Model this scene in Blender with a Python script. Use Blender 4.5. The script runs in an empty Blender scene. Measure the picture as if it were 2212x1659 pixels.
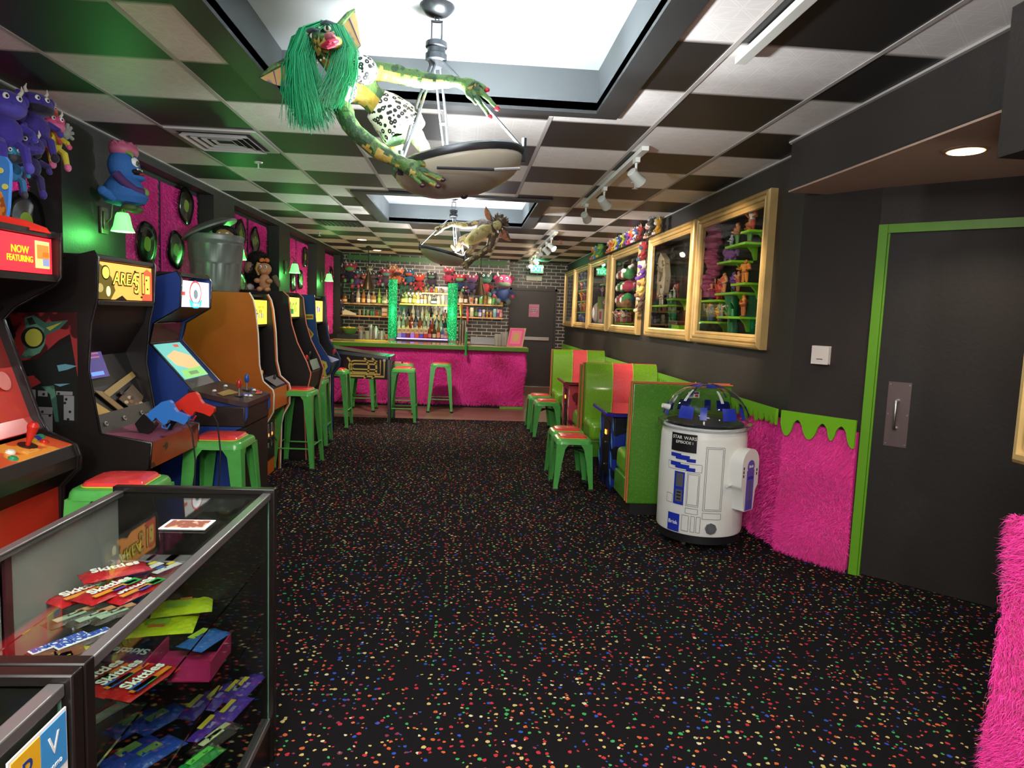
import bpy, math, random
import numpy as np
from mathutils import Vector, Matrix, noise
random.seed(7)
sc = bpy.context.scene
COL = sc.collection
PI = math.pi
# ------------------------------------------------------------ camera
CAMP = Vector((0, 0, 1.5)); FPX = 1465.6
YAW, PIT, ROL = .0722338, .1001072, .0377646
_f = Vector((math.sin(YAW) * math.cos(PIT), math.cos(YAW) * math.cos(PIT), -math.sin(PIT)))
_r = Vector((math.cos(YAW), -math.sin(YAW), 0)); _u = _r.cross(_f)
_r2 = math.cos(ROL) * _r + math.sin(ROL) * _u
_u2 = -math.sin(ROL) * _r + math.cos(ROL) * _u
cd = bpy.data.cameras.new('camera'); cam = bpy.data.objects.new('camera', cd); COL.objects.link(cam)
cd.sensor_width = 36; cd.lens = FPX / 2212 * 36; cd.clip_start = .05; cd.clip_end = 100
cam.matrix_world = Matrix.Translation(CAMP) @ Matrix((_r2, _u2, -_f)).transposed().to_4x4()
sc.camera = cam
# ------------------------------------------------------------ world, exposure
w = bpy.data.worlds.new('world'); sc.world = w; w.use_nodes = True
w.node_tree.nodes['Background'].inputs[0].default_value = (1, .93, .9, 1)
w.node_tree.nodes['Background'].inputs[1].default_value = .15
sc.view_settings.view_transform = 'Standard'; sc.view_settings.look = 'None'
sc.view_settings.gamma = 1; sc.view_settings.exposure = 1.4
sc.view_settings.use_curve_mapping = False
# ------------------------------------------------------------ room lights and added fill lamps
def lamp(kind, loc, power, col, size=.1, to=None, spot=None, blend=.5, sy=None):
    ld = bpy.data.lights.new('lamp_light', kind); o = bpy.data.objects.new('lamp_light', ld)
    COL.objects.link(o); o.location = loc; ld.energy = power; ld.color = col
    if kind == 'AREA':
        ld.size = size
        if sy: ld.shape = 'RECTANGLE'; ld.size_y = sy
    else: ld.shadow_soft_size = size
    if kind == 'SPOT': ld.spot_size = spot or 1.2; ld.spot_blend = blend
    if to is not None:
        o.rotation_euler = (Vector(to) - Vector(loc)).to_track_quat('-Z', 'Y').to_euler()
    return o
WARM = (1, .78, .55); COOL = (.92, .97, 1); GRN = (.15, 1, .2)
# chandelier bulbs inside the two hanging bowls throw light up into the raised ceiling panels
lamp('POINT', (-.07, 3.05, 2.2), 56, COOL, .06)
lamp('POINT', (-.1, 8.0, 2.2), 62, COOL, .06)
lamp('POINT', (-.1, -1.6, 2.2), 60, COOL, .1)  # added fill behind the camera, no bowl hangs here
# fill lamps added behind and above the camera, out of view
lamp('AREA', (-.2, -.9, 2.58), 55, (1, .94, .88), 2.2, to=(-.2, -.9, 0), sy=1.6)
lamp('AREA', (-.2, 1.0, 2.60), 26, (1, .95, .9), 1.6, to=(-.2, 1.2, 0), sy=1.0)
lamp('POINT', (-.6, -1.0, 1.3), 34, (1, .95, .9), .3)
lamp('POINT', (2.75, .9, 1.6), 12, (1, .85, .75), .1)  # unseen lamp added in the alcove to brighten soffit underside and door wall
# soffit downlight
lamp('SPOT', (2.27, 3.05, 2.29), 12, WARM, .05, to=(2.27, 3.05, 0), spot=2.3)
# spots added as fill over the aisle and the bar, without fixtures
lamp('SPOT', (-.3, 5.6, 2.6), 42, (1, .92, .85), .1, to=(-.3, 5.4, 0), spot=2.7)
lamp('SPOT', (-.7, 9.0, 2.6), 75, (1, .88, .78), .1, to=(-.6, 10.6, .4), spot=2.6)
lamp('SPOT', (-.7, 12.7, 2.6), 34, (1, .82, .62), .1, to=(-.7, 14.0, .8), spot=2.4)
lamp('SPOT', (1.4, 12.2, 2.6), 24, (1, .85, .7), .1, to=(1.4, 13.5, .8), spot=2.2)

def at(px, py, Y=None, X=None, Z=None):
    "the point of a photo pixel on the plane y=Y, x=X or z=Z"
    d = _r2 * ((px - 1106) / FPX) + _u2 * ((829.5 - py) / FPX) + _f
    t = (Y - CAMP.y) / d.y if Y is not None else (X - CAMP.x) / d.x if X is not None else (Z - CAMP.z) / d.z
    return CAMP + d * t

# ------------------------------------------------------------ materials
def lin(h):
    if isinstance(h, str):
        h = h.lstrip('#'); c = [int(h[i:i+2], 16) / 255 for i in (0, 2, 4)]
        return tuple(x / 12.92 if x <= .04045 else ((x + .055) / 1.055) ** 2.4 for x in c)
    return h
MATS = {}
def M(name, col='808080', rough=.5, metal=0, emit=None, es=0, var=None, bump=None, coat=0, trans=0, ior=1.45,
      alpha=1, rnd=0, sheen=0, spec=.5, mix2=None):
    """one procedural material per name. var=(scale,amount) value noise; bump=(scale,strength);
    rnd: brightness varied per island; mix2=(hex,scale,threshold) blotches of a second colour"""
    if name in MATS: return MATS[name]
    m = bpy.data.materials.new(name); m.use_nodes = True; MATS[name] = m
    nt = m.node_tree; b = nt.nodes['Principled BSDF']; c = lin(col)
    b.inputs['Base Color'].default_value = (*c, 1); b.inputs['Roughness'].default_value = rough
    b.inputs['Metallic'].default_value = metal; b.inputs['Coat Weight'].default_value = coat
    b.inputs['Transmission Weight'].default_value = trans; b.inputs['IOR'].default_value = ior
    b.inputs['Alpha'].default_value = alpha; b.inputs['Specular IOR Level'].default_value = spec
    if sheen: b.inputs['Sheen Weight'].default_value = sheen
    if emit: b.inputs['Emission Color'].default_value = (*lin(emit), 1); b.inputs['Emission Strength'].default_value = es
    N = nt.nodes.new; L = nt.links.new
    src = None
    if var or bump or mix2:
        tc = N('ShaderNodeTexCoord')
    if mix2:
        nz = N('ShaderNodeTexNoise'); nz.inputs['Scale'].default_value = mix2[1]; nz.inputs['Detail'].default_value = 2
        L(tc.outputs['Object'], nz.inputs['Vector'])
        cr = N('ShaderNodeValToRGB'); cr.color_ramp.elements[0].position = mix2[2]; cr.color_ramp.elements[1].position = mix2[2] + .03
        cr.color_ramp.elements[0].color = (*c, 1); cr.color_ramp.elements[1].color = (*lin(mix2[0]), 1)
        L(nz.outputs['Fac'], cr.inputs[0]); src = cr.outputs[0]
    if var:
        nz = N('ShaderNodeTexNoise'); nz.inputs['Scale'].default_value = var[0]; nz.inputs['Detail'].default_value = 3
        L(tc.outputs['Object'], nz.inputs['Vector'])
        mp = N('ShaderNodeMapRange'); mp.inputs[1].default_value = .3; mp.inputs[2].default_value = .7
        mp.inputs[3].default_value = 1 - var[1]; mp.inputs[4].default_value = 1 + var[1]
        L(nz.outputs['Fac'], mp.inputs[0])
        hs = N('ShaderNodeHueSaturation'); L(mp.outputs[0], hs.inputs['Value'])
        if src: L(src, hs.inputs['Color'])
        else: hs.inputs['Color'].default_value = (*c, 1)
        src = hs.outputs[0]
    if rnd:
        g = N('ShaderNodeNewGeometry'); mp = N('ShaderNodeMapRange')
        mp.inputs[3].default_value = 1 - rnd; mp.inputs[4].default_value = 1 + rnd
        L(g.outputs['Random Per Island'], mp.inputs[0])
        hs = N('ShaderNodeHueSaturation'); L(mp.outputs[0], hs.inputs['Value'])
        if src: L(src, hs.inputs['Color'])
        else: hs.inputs['Color'].default_value = (*c, 1)
        src = hs.outputs[0]
    if src: L(src, b.inputs['Base Color'])
    if bump:
        nz = N('ShaderNodeTexNoise'); nz.inputs['Scale'].default_value = bump[0]; nz.inputs['Detail'].default_value = 4
        L(tc.outputs['Object'], nz.inputs['Vector'])
        bp = N('ShaderNodeBump'); bp.inputs['Strength'].default_value = bump[1]; bp.inputs['Distance'].default_value = .01
        L(nz.outputs['Fac'], bp.inputs['Height']); L(bp.outputs[0], b.inputs['Normal'])
    return m

class NG:
    "small helper for node maths"
    def __init__(s, name):
        s.m = bpy.data.materials.new(name); s.m.use_nodes = True; MATS[name] = s.m
        s.nt = s.m.node_tree; s.b = s.nt.nodes['Principled BSDF']
    def n(s, t, **k):
        x = s.nt.nodes.new(t)
        for a, v in k.items(): setattr(x, a, v)
        return x
    def l(s, a, b): s.nt.links.new(a, b)
    def f(s, op, a, b=None, c=None):
        x = s.n('ShaderNodeMath', operation=op)
        for i, v in enumerate((a, b, c)):
            if v is None: continue
            if isinstance(v, (int, float)): x.inputs[i].default_value = v
            else: s.l(v, x.inputs[i])
        return x.outputs[0]
    def mix(s, fac, a, b):
        x = s.n('ShaderNodeMix', data_type='RGBA')
        for i, v in ((0, fac), (6, a), (7, b)):
            if isinstance(v, (int, float)): x.inputs[i].default_value = v
            elif isinstance(v, (str, tuple)): x.inputs[i].default_value = (*lin(v), 1)
            else: s.l(v, x.inputs[i])
        return x.outputs[2]
    def ramp(s, fac, els, const=True):
        r = s.n('ShaderNodeValToRGB'); cr = r.color_ramp
        if const: cr.interpolation = 'CONSTANT'
        while len(cr.elements) < len(els): cr.elements.new(.5)
        for e, (p, c) in zip(cr.elements, els): e.position = p; e.color = (*lin(c), 1)
        s.l(fac, r.inputs[0]); return r.outputs[0]
    def bump(s, h, st=.5, d=.01):
        b = s.n('ShaderNodeBump'); b.inputs['Strength'].default_value = st; b.inputs['Distance'].default_value = d
        s.l(h, b.inputs['Height']); s.l(b.outputs[0], s.b.inputs['Normal'])

# carpet: black with scattered coloured flecks
g = NG('carpet'); tc = g.n('ShaderNodeTexCoord')
col = None
for sc_, off, keep, thr in ((27, 0, .62, .21), (31, 5.3, .32, .16)):
    mp = g.n('ShaderNodeMapping'); mp.inputs['Location'].default_value = (off, off * 2, 0)
    g.l(tc.outputs['Object'], mp.inputs[0])
    nz = g.n('ShaderNodeTexNoise'); nz.inputs['Scale'].default_value = 90; g.l(mp.outputs[0], nz.inputs['Vector'])
    va = g.n('ShaderNodeVectorMath', operation='MULTIPLY_ADD'); va.inputs[1].default_value = (.012, .012, 0)
    g.l(nz.outputs['Color'], va.inputs[0]); g.l(mp.outputs[0], va.inputs[2])
    v = g.n('ShaderNodeTexVoronoi', voronoi_dimensions='2D'); v.inputs['Scale'].default_value = sc_
    g.l(va.outputs[0], v.inputs['Vector'])
    sp = g.n('ShaderNodeSeparateColor'); g.l(v.outputs['Color'], sp.inputs[0])
    size = g.f('MULTIPLY_ADD', sp.outputs[2], .5 * thr, .6 * thr)
    on = g.f('MULTIPLY', g.f('LESS_THAN', v.outputs['Distance'], size), g.f('LESS_THAN', sp.outputs[1], keep))
    c = g.ramp(sp.outputs[0], [(0, 'b02c38'), (.26, 'c05c34'), (.42, 'c0ac68'), (.6, '409c54'), (.74, '2c4ca8'), (.86, '7a3048'), (.93, 'ccc49c')])
    col = g.mix(on, col if col else '0d0b0e', c)
g.l(col, g.b.inputs['Base Color']); g.b.inputs['Roughness'].default_value = .95
nz = g.n('ShaderNodeTexNoise'); nz.inputs['Scale'].default_value = 350; g.l(tc.outputs['Object'], nz.inputs['Vector']); g.bump(nz.outputs['Fac'], .6, .004)
g.b.inputs['Specular IOR Level'].default_value = .15
# wood plank floor at the bar
g = NG('wood_floor'); tc = g.n('ShaderNodeTexCoord'); br = g.n('ShaderNodeTexBrick')
br.inputs['Scale'].default_value = 1; br.inputs['Brick Width'].default_value = 1.1; br.inputs['Row Height'].default_value = .14
br.inputs['Mortar Size'].default_value = .003; br.inputs['Color1'].default_value = (*lin('7d5a48'), 1)
br.inputs['Color2'].default_value = (*lin('9a7560'), 1); br.inputs['Mortar'].default_value = (*lin('30201a'), 1)
g.l(tc.outputs['Object'], br.inputs['Vector'])
nz = g.n('ShaderNodeTexNoise'); mp = g.n('ShaderNodeMapping'); mp.inputs['Scale'].default_value = (3, 40, 1)
g.l(tc.outputs['Object'], mp.inputs[0]); g.l(mp.outputs[0], nz.inputs['Vector'])
g.l(g.mix(g.f('MULTIPLY', nz.outputs['Fac'], .5), br.outputs['Color'], '5a3c30'), g.b.inputs['Base Color']); g.b.inputs['Roughness'].default_value = .35
# black glazed brick with pale mortar (x,z plane)
g = NG('brick'); tc = g.n('ShaderNodeTexCoord'); sx = g.n('ShaderNodeSeparateXYZ'); g.l(tc.outputs['Object'], sx.inputs[0])
cx = g.n('ShaderNodeCombineXYZ'); g.l(g.f('ADD', sx.outputs[0], sx.outputs[1]), cx.inputs[0]); g.l(sx.outputs[2], cx.inputs[1])
br = g.n('ShaderNodeTexBrick'); br.inputs['Scale'].default_value = 1; br.inputs['Brick Width'].default_value = .2
br.inputs['Row Height'].default_value = .072; br.inputs['Mortar Size'].default_value = .0065; br.inputs['Mortar Smooth'].default_value = .1
br.inputs['Color1'].default_value = (*lin('1a1413'), 1); br.inputs['Color2'].default_value = (*lin('241b19'), 1)
br.inputs['Mortar'].default_value = (*lin('b8aea4'), 1); g.l(cx.outputs[0], br.inputs['Vector'])
g.l(br.outputs['Color'], g.b.inputs['Base Color']); g.b.inputs['Roughness'].default_value = .4
g.bump(g.f('SUBTRACT', 1, br.outputs['Fac']), .6, .006)
# pressed tin tiles, black and white squares 0.61 m, laid from x=-1.989 and y=4.027
g = NG('ceiling_tiles'); tc = g.n('ShaderNodeTexCoord'); sx = g.n('ShaderNodeSeparateXYZ'); g.l(tc.outputs['Object'], sx.inputs[0])
U = g.f('DIVIDE', g.f('ADD', sx.outputs[0], 1.989 + 6.1), .61); V = g.f('DIVIDE', g.f('ADD', sx.outputs[1], -4.027 + 12.2), .61)
par = g.f('MODULO', g.f('ADD', g.f('FLOOR', U), g.f('FLOOR', V)), 2)   # 0 -> black
white = g.f('GREATER_THAN', par, .5)
fu = g.f('FRACT', U); fv = g.f('FRACT', V)
eu = g.f('MINIMUM', fu, g.f('SUBTRACT', 1, fu)); ev = g.f('MINIMUM', fv, g.f('SUBTRACT', 1, fv))
edge = g.f('LESS_THAN', g.f('MINIMUM', eu, ev), .022)
tu = g.f('SUBTRACT', g.f('MULTIPLY', g.f('FRACT', g.f('MULTIPLY', fu, 3)), 2), 1); tv = g.f('SUBTRACT', g.f('MULTIPLY', g.f('FRACT', g.f('MULTIPLY', fv, 3)), 2), 1)
au = g.f('ABSOLUTE', tu); av = g.f('ABSOLUTE', tv)
dg = g.f('ABSOLUTE', g.f('SUBTRACT', au, av)); dline = g.f('LESS_THAN', g.f('ABSOLUTE', g.f('SUBTRACT', dg, .08)), .05)
bl = g.f('GREATER_THAN', g.f('PINGPONG', g.f('MAXIMUM', au, av), .09), .05); bo = g.f('MULTIPLY', bl, g.f('GREATER_THAN', g.f('MAXIMUM', au, av), .8))
rad = g.f('MULTIPLY', g.f('LESS_THAN', g.f('MINIMUM', au, av), .05), g.f('LESS_THAN', g.f('MAXIMUM', au, av), .8))
hh = g.f('MULTIPLY', g.f('MAXIMUM', g.f('MAXIMUM', dline, bo), rad), white)
c = g.mix(white, '1d1b1c', 'f0e9e5'); c = g.mix(g.f('MULTIPLY', hh, .6), c, 'fbf8f5')
c = g.mix(edge, c, g.mix(white, '8b8480', 'cfc8c4'))
g.l(c, g.b.inputs['Base Color']); g.b.inputs['Roughness'].default_value = .5; g.bump(hh, 1, .008)
# ------------------------------------------------------------ mesh builder
def rot(ax, a): return Matrix.Rotation(a, 4, ax)
class MB:
    def __init__(s): s.v = []; s.f = []; s.m = []; s.mats = []
    def mi(s, m):
        if m is None: return 0
        if m not in s.mats: s.mats.append(m)
        return s.mats.index(m)
    def add(s, vs, fs, m=None, T=None):
        o = len(s.v); k = s.mi(m)
        s.v += [tuple(T @ Vector(v)) if T else tuple(v) for v in vs]
        s.f += [tuple(i + o for i in f) for f in fs]; s.m += [k] * len(fs)
        return s
    def box(s, c, d, m=None, T=None):
        x, y, z = c; a, b, e = d[0] / 2, d[1] / 2, d[2] / 2
        vs = [(x + i * a, y + j * b, z + k * e) for k in (-1, 1) for j in (-1, 1) for i in (-1, 1)]
        return s.add(vs, [(0, 2, 3, 1), (4, 5, 7, 6), (0, 1, 5, 4), (2, 6, 7, 3), (0, 4, 6, 2), (1, 3, 7, 5)], m, T)
    def bx(s, lo, hi, m=None, T=None):
        return s.box([(a + b) / 2 for a, b in zip(lo, hi)], [abs(b - a) for a, b in zip(lo, hi)], m, T)
    def poly(s, pts, m=None, T=None): return s.add(pts, [tuple(range(len(pts)))], m, T)
    def prism(s, pts, d, m=None, T=None, caps=None):
        "pts: 3D polygon, extruded by vector d; caps material optional"
        n = len(pts); d = Vector(d); vs = [Vector(p) for p in pts]; vs += [v + d for v in vs]
        s.add(vs, [(i, (i + 1) % n, n + (i + 1) % n, n + i) for i in range(n)], m, T)
        s.add(vs, [tuple(range(n))[::-1], tuple(range(n, 2 * n))], caps or m, T); return s
    def tube(s, pts, r, m=None, n=10, T=None, caps=True, fl=1.0):
        pts = [Vector(p) for p in pts]; k = len(pts)
        if not isinstance(r, (list, tuple)): r = [r] * k
        t0 = (pts[1] - pts[0]).normalized(); up = Vector((0, 0, 1)) if abs(t0.z) < .9 else Vector((1, 0, 0))
        nx = t0.cross(up).normalized(); vs = []; fs = []
        for i, p in enumerate(pts):
            t = (pts[min(i + 1, k - 1)] - pts[max(i - 1, 0)]).normalized()
            nx = (nx - t * nx.dot(t)).normalized(); ny = t.cross(nx)
            for j in range(n):
                a = 2 * PI * j / n; vs.append(p + nx * math.cos(a) * r[i] + ny * math.sin(a) * r[i] * fl)
        for i in range(k - 1):
            for j in range(n): fs.append((i * n + j, i * n + (j + 1) % n, (i + 1) * n + (j + 1) % n, (i + 1) * n + j))
        if caps: fs += [tuple(range(n))[::-1], tuple(range((k - 1) * n, k * n))]
        return s.add(vs, fs, m, T)
    def cyl(s, a, b, r, m=None, n=16, r2=None, T=None): return s.tube([a, b], [r, r if r2 is None else r2], m, n, T)
    def lathe(s, prof, c=(0, 0, 0), m=None, n=20, T=None, seg=None, ms=None):
        "prof: (r,z) list; ms: material per band"
        k = len(prof); vs = []
        for r, z in prof:
            for j in range(n):
                a = 2 * PI * j / n; vs.append((c[0] + r * math.cos(a), c[1] + r * math.sin(a), c[2] + z))
        for i in range(k - 1):
            fs = [(i * n + j, i * n + (j + 1) % n, (i + 1) * n + (j + 1) % n, (i + 1) * n + j) for j in range(n)]
            o = len(s.v)
            if i == 0: base = o; s.v += [tuple(T @ Vector(v)) if T else v for v in vs]
            s.f += [tuple(q + base for q in f) for f in fs]; s.m += [s.mi(ms[i] if ms else m)] * n
        if prof[0][0] > 1e-4: s.f.append(tuple(base + q for q in range(n))[::-1]); s.m.append(s.mi(ms[0] if ms else m))
        if prof[-1][0] > 1e-4: s.f.append(tuple(base + (k - 1) * n + q for q in range(n))); s.m.append(s.mi(ms[-1] if ms else m))
        return s
    def ell(s, c, r, m=None, T=None, R=None, nu=14, nv=9):
        if not isinstance(r, (list, tuple)): r = (r, r, r)
        vs = [(0, 0, -1)]; fs = []
        for i in range(1, nv):
            a = -PI / 2 + PI * i / nv
            for j in range(nu): b = 2 * PI * j / nu; vs.append((math.cos(a) * math.cos(b), math.cos(a) * math.sin(b), math.sin(a)))
        vs.append((0, 0, 1)); L = len(vs) - 1
        for j in range(nu):
            fs.append((0, 1 + (j + 1) % nu, 1 + j)); fs.append((L, L - nu + j, L - nu + (j + 1) % nu))
        for i in range(nv - 2):
            for j in range(nu): fs.append((1 + i * nu + j, 1 + i * nu + (j + 1) % nu, 1 + (i + 1) * nu + (j + 1) % nu, 1 + (i + 1) * nu + j))
        out = []
        for v in vs:
            q = Vector((v[0] * r[0], v[1] * r[1], v[2] * r[2]))
            if R: q = R.to_3x3() @ q
            out.append(q + Vector(c))
        return s.add(out, fs, m, T)
    def disc(s, c, nrm, r, m=None, th=.002, n=20, sx=1.0):
        nrm = Vector(nrm).normalized(); c = Vector(c); return s.tube([c, c + nrm * th], r, m, n, fl=sx)
    def build(s, name, parent=None, mat=None, smooth=40, bevel=0, w=True, seg=2, sub=0):
        me = bpy.data.meshes.new(name); vs = s.v
        if parent is not None and w:
            q = parent
            L = Vector((0, 0, 0))
            while q is not None: L += q.location; q = q.parent
            vs = [(a - L.x, b - L.y, c - L.z) for a, b, c in vs]
        me.from_pydata(vs, [], s.f)
        ms = s.mats or [mat]
        for mm in ms: me.materials.append(mm or mat or M('plain'))
        if len(ms) > 1: me.polygons.foreach_set('material_index', s.m)
        me.validate(); me.update()
        if smooth:
            me.shade_smooth(); me.set_sharp_from_angle(angle=math.radians(smooth))
        o = bpy.data.objects.new(name, me); COL.objects.link(o)
        if parent is not None: o.parent = parent
        if bevel:
            b = o.modifiers.new('bevel', 'BEVEL'); b.width = bevel; b.segments = seg; b.limit_method = 'ANGLE'; b.angle_limit = .6
            b.harden_normals = False
        if sub: q = o.modifiers.new('sub', 'SUBSURF'); q.levels = sub; q.render_levels = sub
        return o
def tag(o, label=None, cat=None, group=None, kind=None):
    if label: o['label'] = label
    if cat: o['category'] = cat
    if group: o['group'] = group
    if kind: o['kind'] = kind
    return o
def thing(name, label, cat, loc=(0, 0, 0), rz=0, group=None):
    o = bpy.data.objects.new(name, None); COL.objects.link(o); o.location = loc; o.rotation_euler = (0, 0, rz)
    o.empty_display_size = .1
    return tag(o, label, cat, group)
def struct(name, mb, mat=None, bevel=0, smooth=0):
    o = mb.build(name, None, mat, smooth=smooth, bevel=bevel); o['kind'] = 'structure'; return o
def dup(root, loc=None, rz=None, label=None, group=None, scale=None):
    r = root.copy(); COL.objects.link(r)
    if loc is not None: r.location = loc
    if rz is not None: r.rotation_euler = (0, 0, rz)
    if label: r['label'] = label
    if group: r['group'] = group
    if scale: r.scale = (scale,) * 3 if not isinstance(scale, tuple) else scale
    for ch in list(root.children):
        c = ch.copy(); COL.objects.link(c); c.parent = r
        for gg in list(ch.children):
            d = gg.copy(); COL.objects.link(d); d.parent = c
    return r
def recolor(root, mapping):
    "give a copied thing its own mesh data with other materials"
    for o in [root] + list(root.children):
        if o.type != 'MESH': continue
        if any(sl.material in mapping for sl in o.material_slots):
            o.data = o.data.copy()
            for i, mm in enumerate(o.data.materials):
                if mm in mapping: o.data.materials[i] = mapping[mm]
def text(txt, name, parent, T, size, mat, th=.001, w=True, sx=1.0, align='CENTER', shear=0, bold=0):
    "lettering turned into a mesh; local x right, y up, z towards the reader, placed by matrix T"
    cu = bpy.data.curves.new(name, 'FONT'); cu.body = txt; cu.size = size; cu.extrude = th; cu.align_x = align; cu.align_y = 'CENTER'
    cu.shear = shear; cu.offset = bold; cu.resolution_u = 3
    o = bpy.data.objects.new(name, cu); COL.objects.link(o)
    dg = bpy.context.evaluated_depsgraph_get(); me = bpy.data.meshes.new_from_object(o.evaluated_get(dg))
    bpy.data.objects.remove(o); bpy.data.curves.remove(cu)
    me.transform(Matrix.Diagonal((sx, 1, 1, 1))); me.transform(T)
    if parent is not None and w:
        q = parent; L = Vector((0, 0, 0))
        while q is not None: L += q.location; q = q.parent
        me.transform(Matrix.Translation(-L))
    me.materials.clear(); me.materials.append(mat)
    o = bpy.data.objects.new(name, me); COL.objects.link(o)
    if parent is not None: o.parent = parent
    return o
def frame_T(o, right, up):
    "matrix with local x=right, y=up at point o"
    r = Vector(right).normalized(); u = Vector(up).normalized(); n = r.cross(u).normalized(); u = n.cross(r)
    return Matrix.Translation(Vector(o)) @ Matrix((r, u, n)).transposed().to_4x4()
# ------------------------------------------------------------ fur as a mass of fine tapered strands
def fur_mesh(name, roots, nrm, length, width, mat, parent=None, flow=(0, 0, -1), curl=.8, fs=6, seed=1, stiff=.5, w=True):
    rng = np.random.default_rng(seed); R = np.asarray(roots, float); n = len(R)
    Nn = np.asarray(nrm, float); Nn = Nn if Nn.ndim == 2 else np.tile(Nn, (n, 1)); Nn /= np.linalg.norm(Nn, axis=1)[:, None]
    q = R * fs
    sw = np.stack([np.sin(q[:, 1] * 1.3 + 2 * np.sin(q[:, 2] * .9)) + np.sin(q[:, 0] * 1.7 + q[:, 2] * 1.1),
                   np.sin(q[:, 0] * 1.1 + 1.7 * np.sin(q[:, 2] * 1.3 + 1)) + np.sin(q[:, 2] * 1.9 + q[:, 1]),
                   np.sin(q[:, 0] * 1.5 + q[:, 1] * 1.5 + 1.5 * np.sin(q[:, 2] * .8))], 1) * .5
    d1 = Nn * stiff + np.array(flow) * .35 + sw * curl * .6 + rng.normal(0, .22, (n, 3))
    d1 /= np.linalg.norm(d1, axis=1)[:, None]
    d2 = Nn * stiff * .25 + np.array(flow) * .75 + sw * curl + rng.normal(0, .25, (n, 3))
    d2 /= np.linalg.norm(d2, axis=1)[:, None]
    into = np.minimum((d2 * Nn).sum(1), .02)[:, None]; d2 = d2 - Nn * (into - .05)
    Ln = length * rng.uniform(.6, 1.25, (n, 1))
    side = np.cross(d1, Nn + rng.normal(0, .5, (n, 3))); side /= np.linalg.norm(side, axis=1)[:, None] + 1e-9
    wd = width * rng.uniform(.6, 1.3, (n, 1))
    p1 = R + d1 * Ln * .45; p2 = p1 + d2 * Ln * .6
    V = np.stack([R - side * wd, R + side * wd, p1 + side * wd * .8, p1 - side * wd * .8, p2], 1).reshape(-1, 3)
    if parent is not None and w:
        pq = parent; Lc = Vector((0, 0, 0))
        while pq is not None: Lc += pq.location; pq = pq.parent
        V = V - np.array(Lc)
    me = bpy.data.meshes.new(name); me.vertices.add(len(V)); me.vertices.foreach_set('co', V.ravel())
    b = (np.arange(n) * 5)[:, None]
    loops = np.concatenate([b + 0, b + 1, b + 2, b + 3, b + 3, b + 2, b + 4], 1).ravel().astype(np.int32)
    st = np.stack([np.arange(n) * 7, np.arange(n) * 7 + 4], 1).ravel().astype(np.int32)
    me.loops.add(len(loops)); me.loops.foreach_set('vertex_index', loops)
    me.polygons.add(2 * n); me.polygons.foreach_set('loop_start', st)
    me.update(calc_edges=True); me.validate(); me.shade_smooth(); me.materials.append(mat)
    o = bpy.data.objects.new(name, me); COL.objects.link(o)
    if parent is not None: o.parent = parent
    return o
def fur_rect(name, o, u, v, n, length, width, mat, parent=None, seed=1, **k):
    "roots spread over the parallelogram o + s*u + t*v"
    rng = np.random.default_rng(seed); s = rng.random((n, 1)); t = rng.random((n, 1)); u = np.array(u); v = np.array(v)
    nr = np.cross(u, v); return fur_mesh(name, np.array(o) + s * u + t * v, nr / np.linalg.norm(nr), length, width, mat, parent, seed=seed, **k)
# ============================================================ the room shell
CZ = 2.63; XL = -2.48; XR = 2.14
black_wall = M('black_wall', '2c2624', .55, bump=(60, .15), var=(3, .12))
left_wall = M('left_wall', '282624', .5, bump=(60, .15), var=(3, .12))
grey_paint = M('grey_paint', '4c5256', .6)
frame_black = M('frame_black', '2e3032', .45)
white_paint = M('white_paint', 'b4bcc0', .7)
b = MB(); b.bx((-2.7, -3, -.05), (3.6, 9.6, 0)); struct('floor', b, MATS['carpet'])
b = MB(); b.bx((-2.7, 9.6, -.05), (2.4, 14.6, -.001)); struct('floor', b, MATS['wood_floor'])
# ceiling with two raised openings
O1 = (-1.0, 1.80, .68, 3.79); O2 = (-.99, 6.78, .68, 8.75)
b = MB(); t = .04
def cbox(x0, y0, x1, y1): b.bx((x0, y0, CZ), (x1, y1, CZ + t))
cbox(-2.7, -3, -1.0, 14.7); cbox(.68, -3, 3.6, 14.7); cbox(-1.0, -3, .68, O1[1]); cbox(-1.0, O1[3], .68, O2[1]); cbox(-1.0, O2[3], .68, 14.7)
struct('ceiling', b, MATS['ceiling_tiles'])
for k, (x0, y0, x1, y1) in enumerate((O1, O2)):
    b = MB(); zt = 2.84
    b.bx((x0 - .02, y0, CZ), (x0, y1, zt), grey_paint); b.bx((x1, y0, CZ), (x1 + .02, y1, zt), grey_paint)
    b.bx((x0, y0 - .02, CZ), (x1, y0, zt), grey_paint); b.bx((x0, y1, CZ), (x1, y1 + .02, zt), grey_paint)
    b.bx((x0 - .02, y0 - .02, zt), (x1 + .02, y1 + .02, zt + .03), white_paint); struct('ceiling', b)
    b = MB(); e = .13; z0, z1 = CZ - .018, CZ - .001
    b.bx((x0 - e, y0 - e, z0), (x0, y1 + e * .7, z1)); b.bx((x1, y0 - e, z0), (x1 + e, y1 + e * .7, z1))
    b.bx((x0, y0 - e, z0), (x1, y0, z1)); b.bx((x0, y1, z0), (x1, y1 + e * .7, z1))
    struct('trim_%d' % (k + 1), b, frame_black)
# pale T-bar runs between the tiles
b = MB()
tb = M('t_bar', 'b9b2ae', .5)
for i in range(-2, 9):
    x = -1.989 + .61 * i
    for y0, y1 in ((-3, 1.6), (3.95, 6.6), (8.9, 14.5)) if -1.1 < x < .8 else ((-3, 14.5),):
        if -2.48 < x < 2.14: b.bx((x - .011, y0, CZ - .004), (x + .011, y1, CZ - .0005))
struct('trim_3', b, tb)
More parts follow.
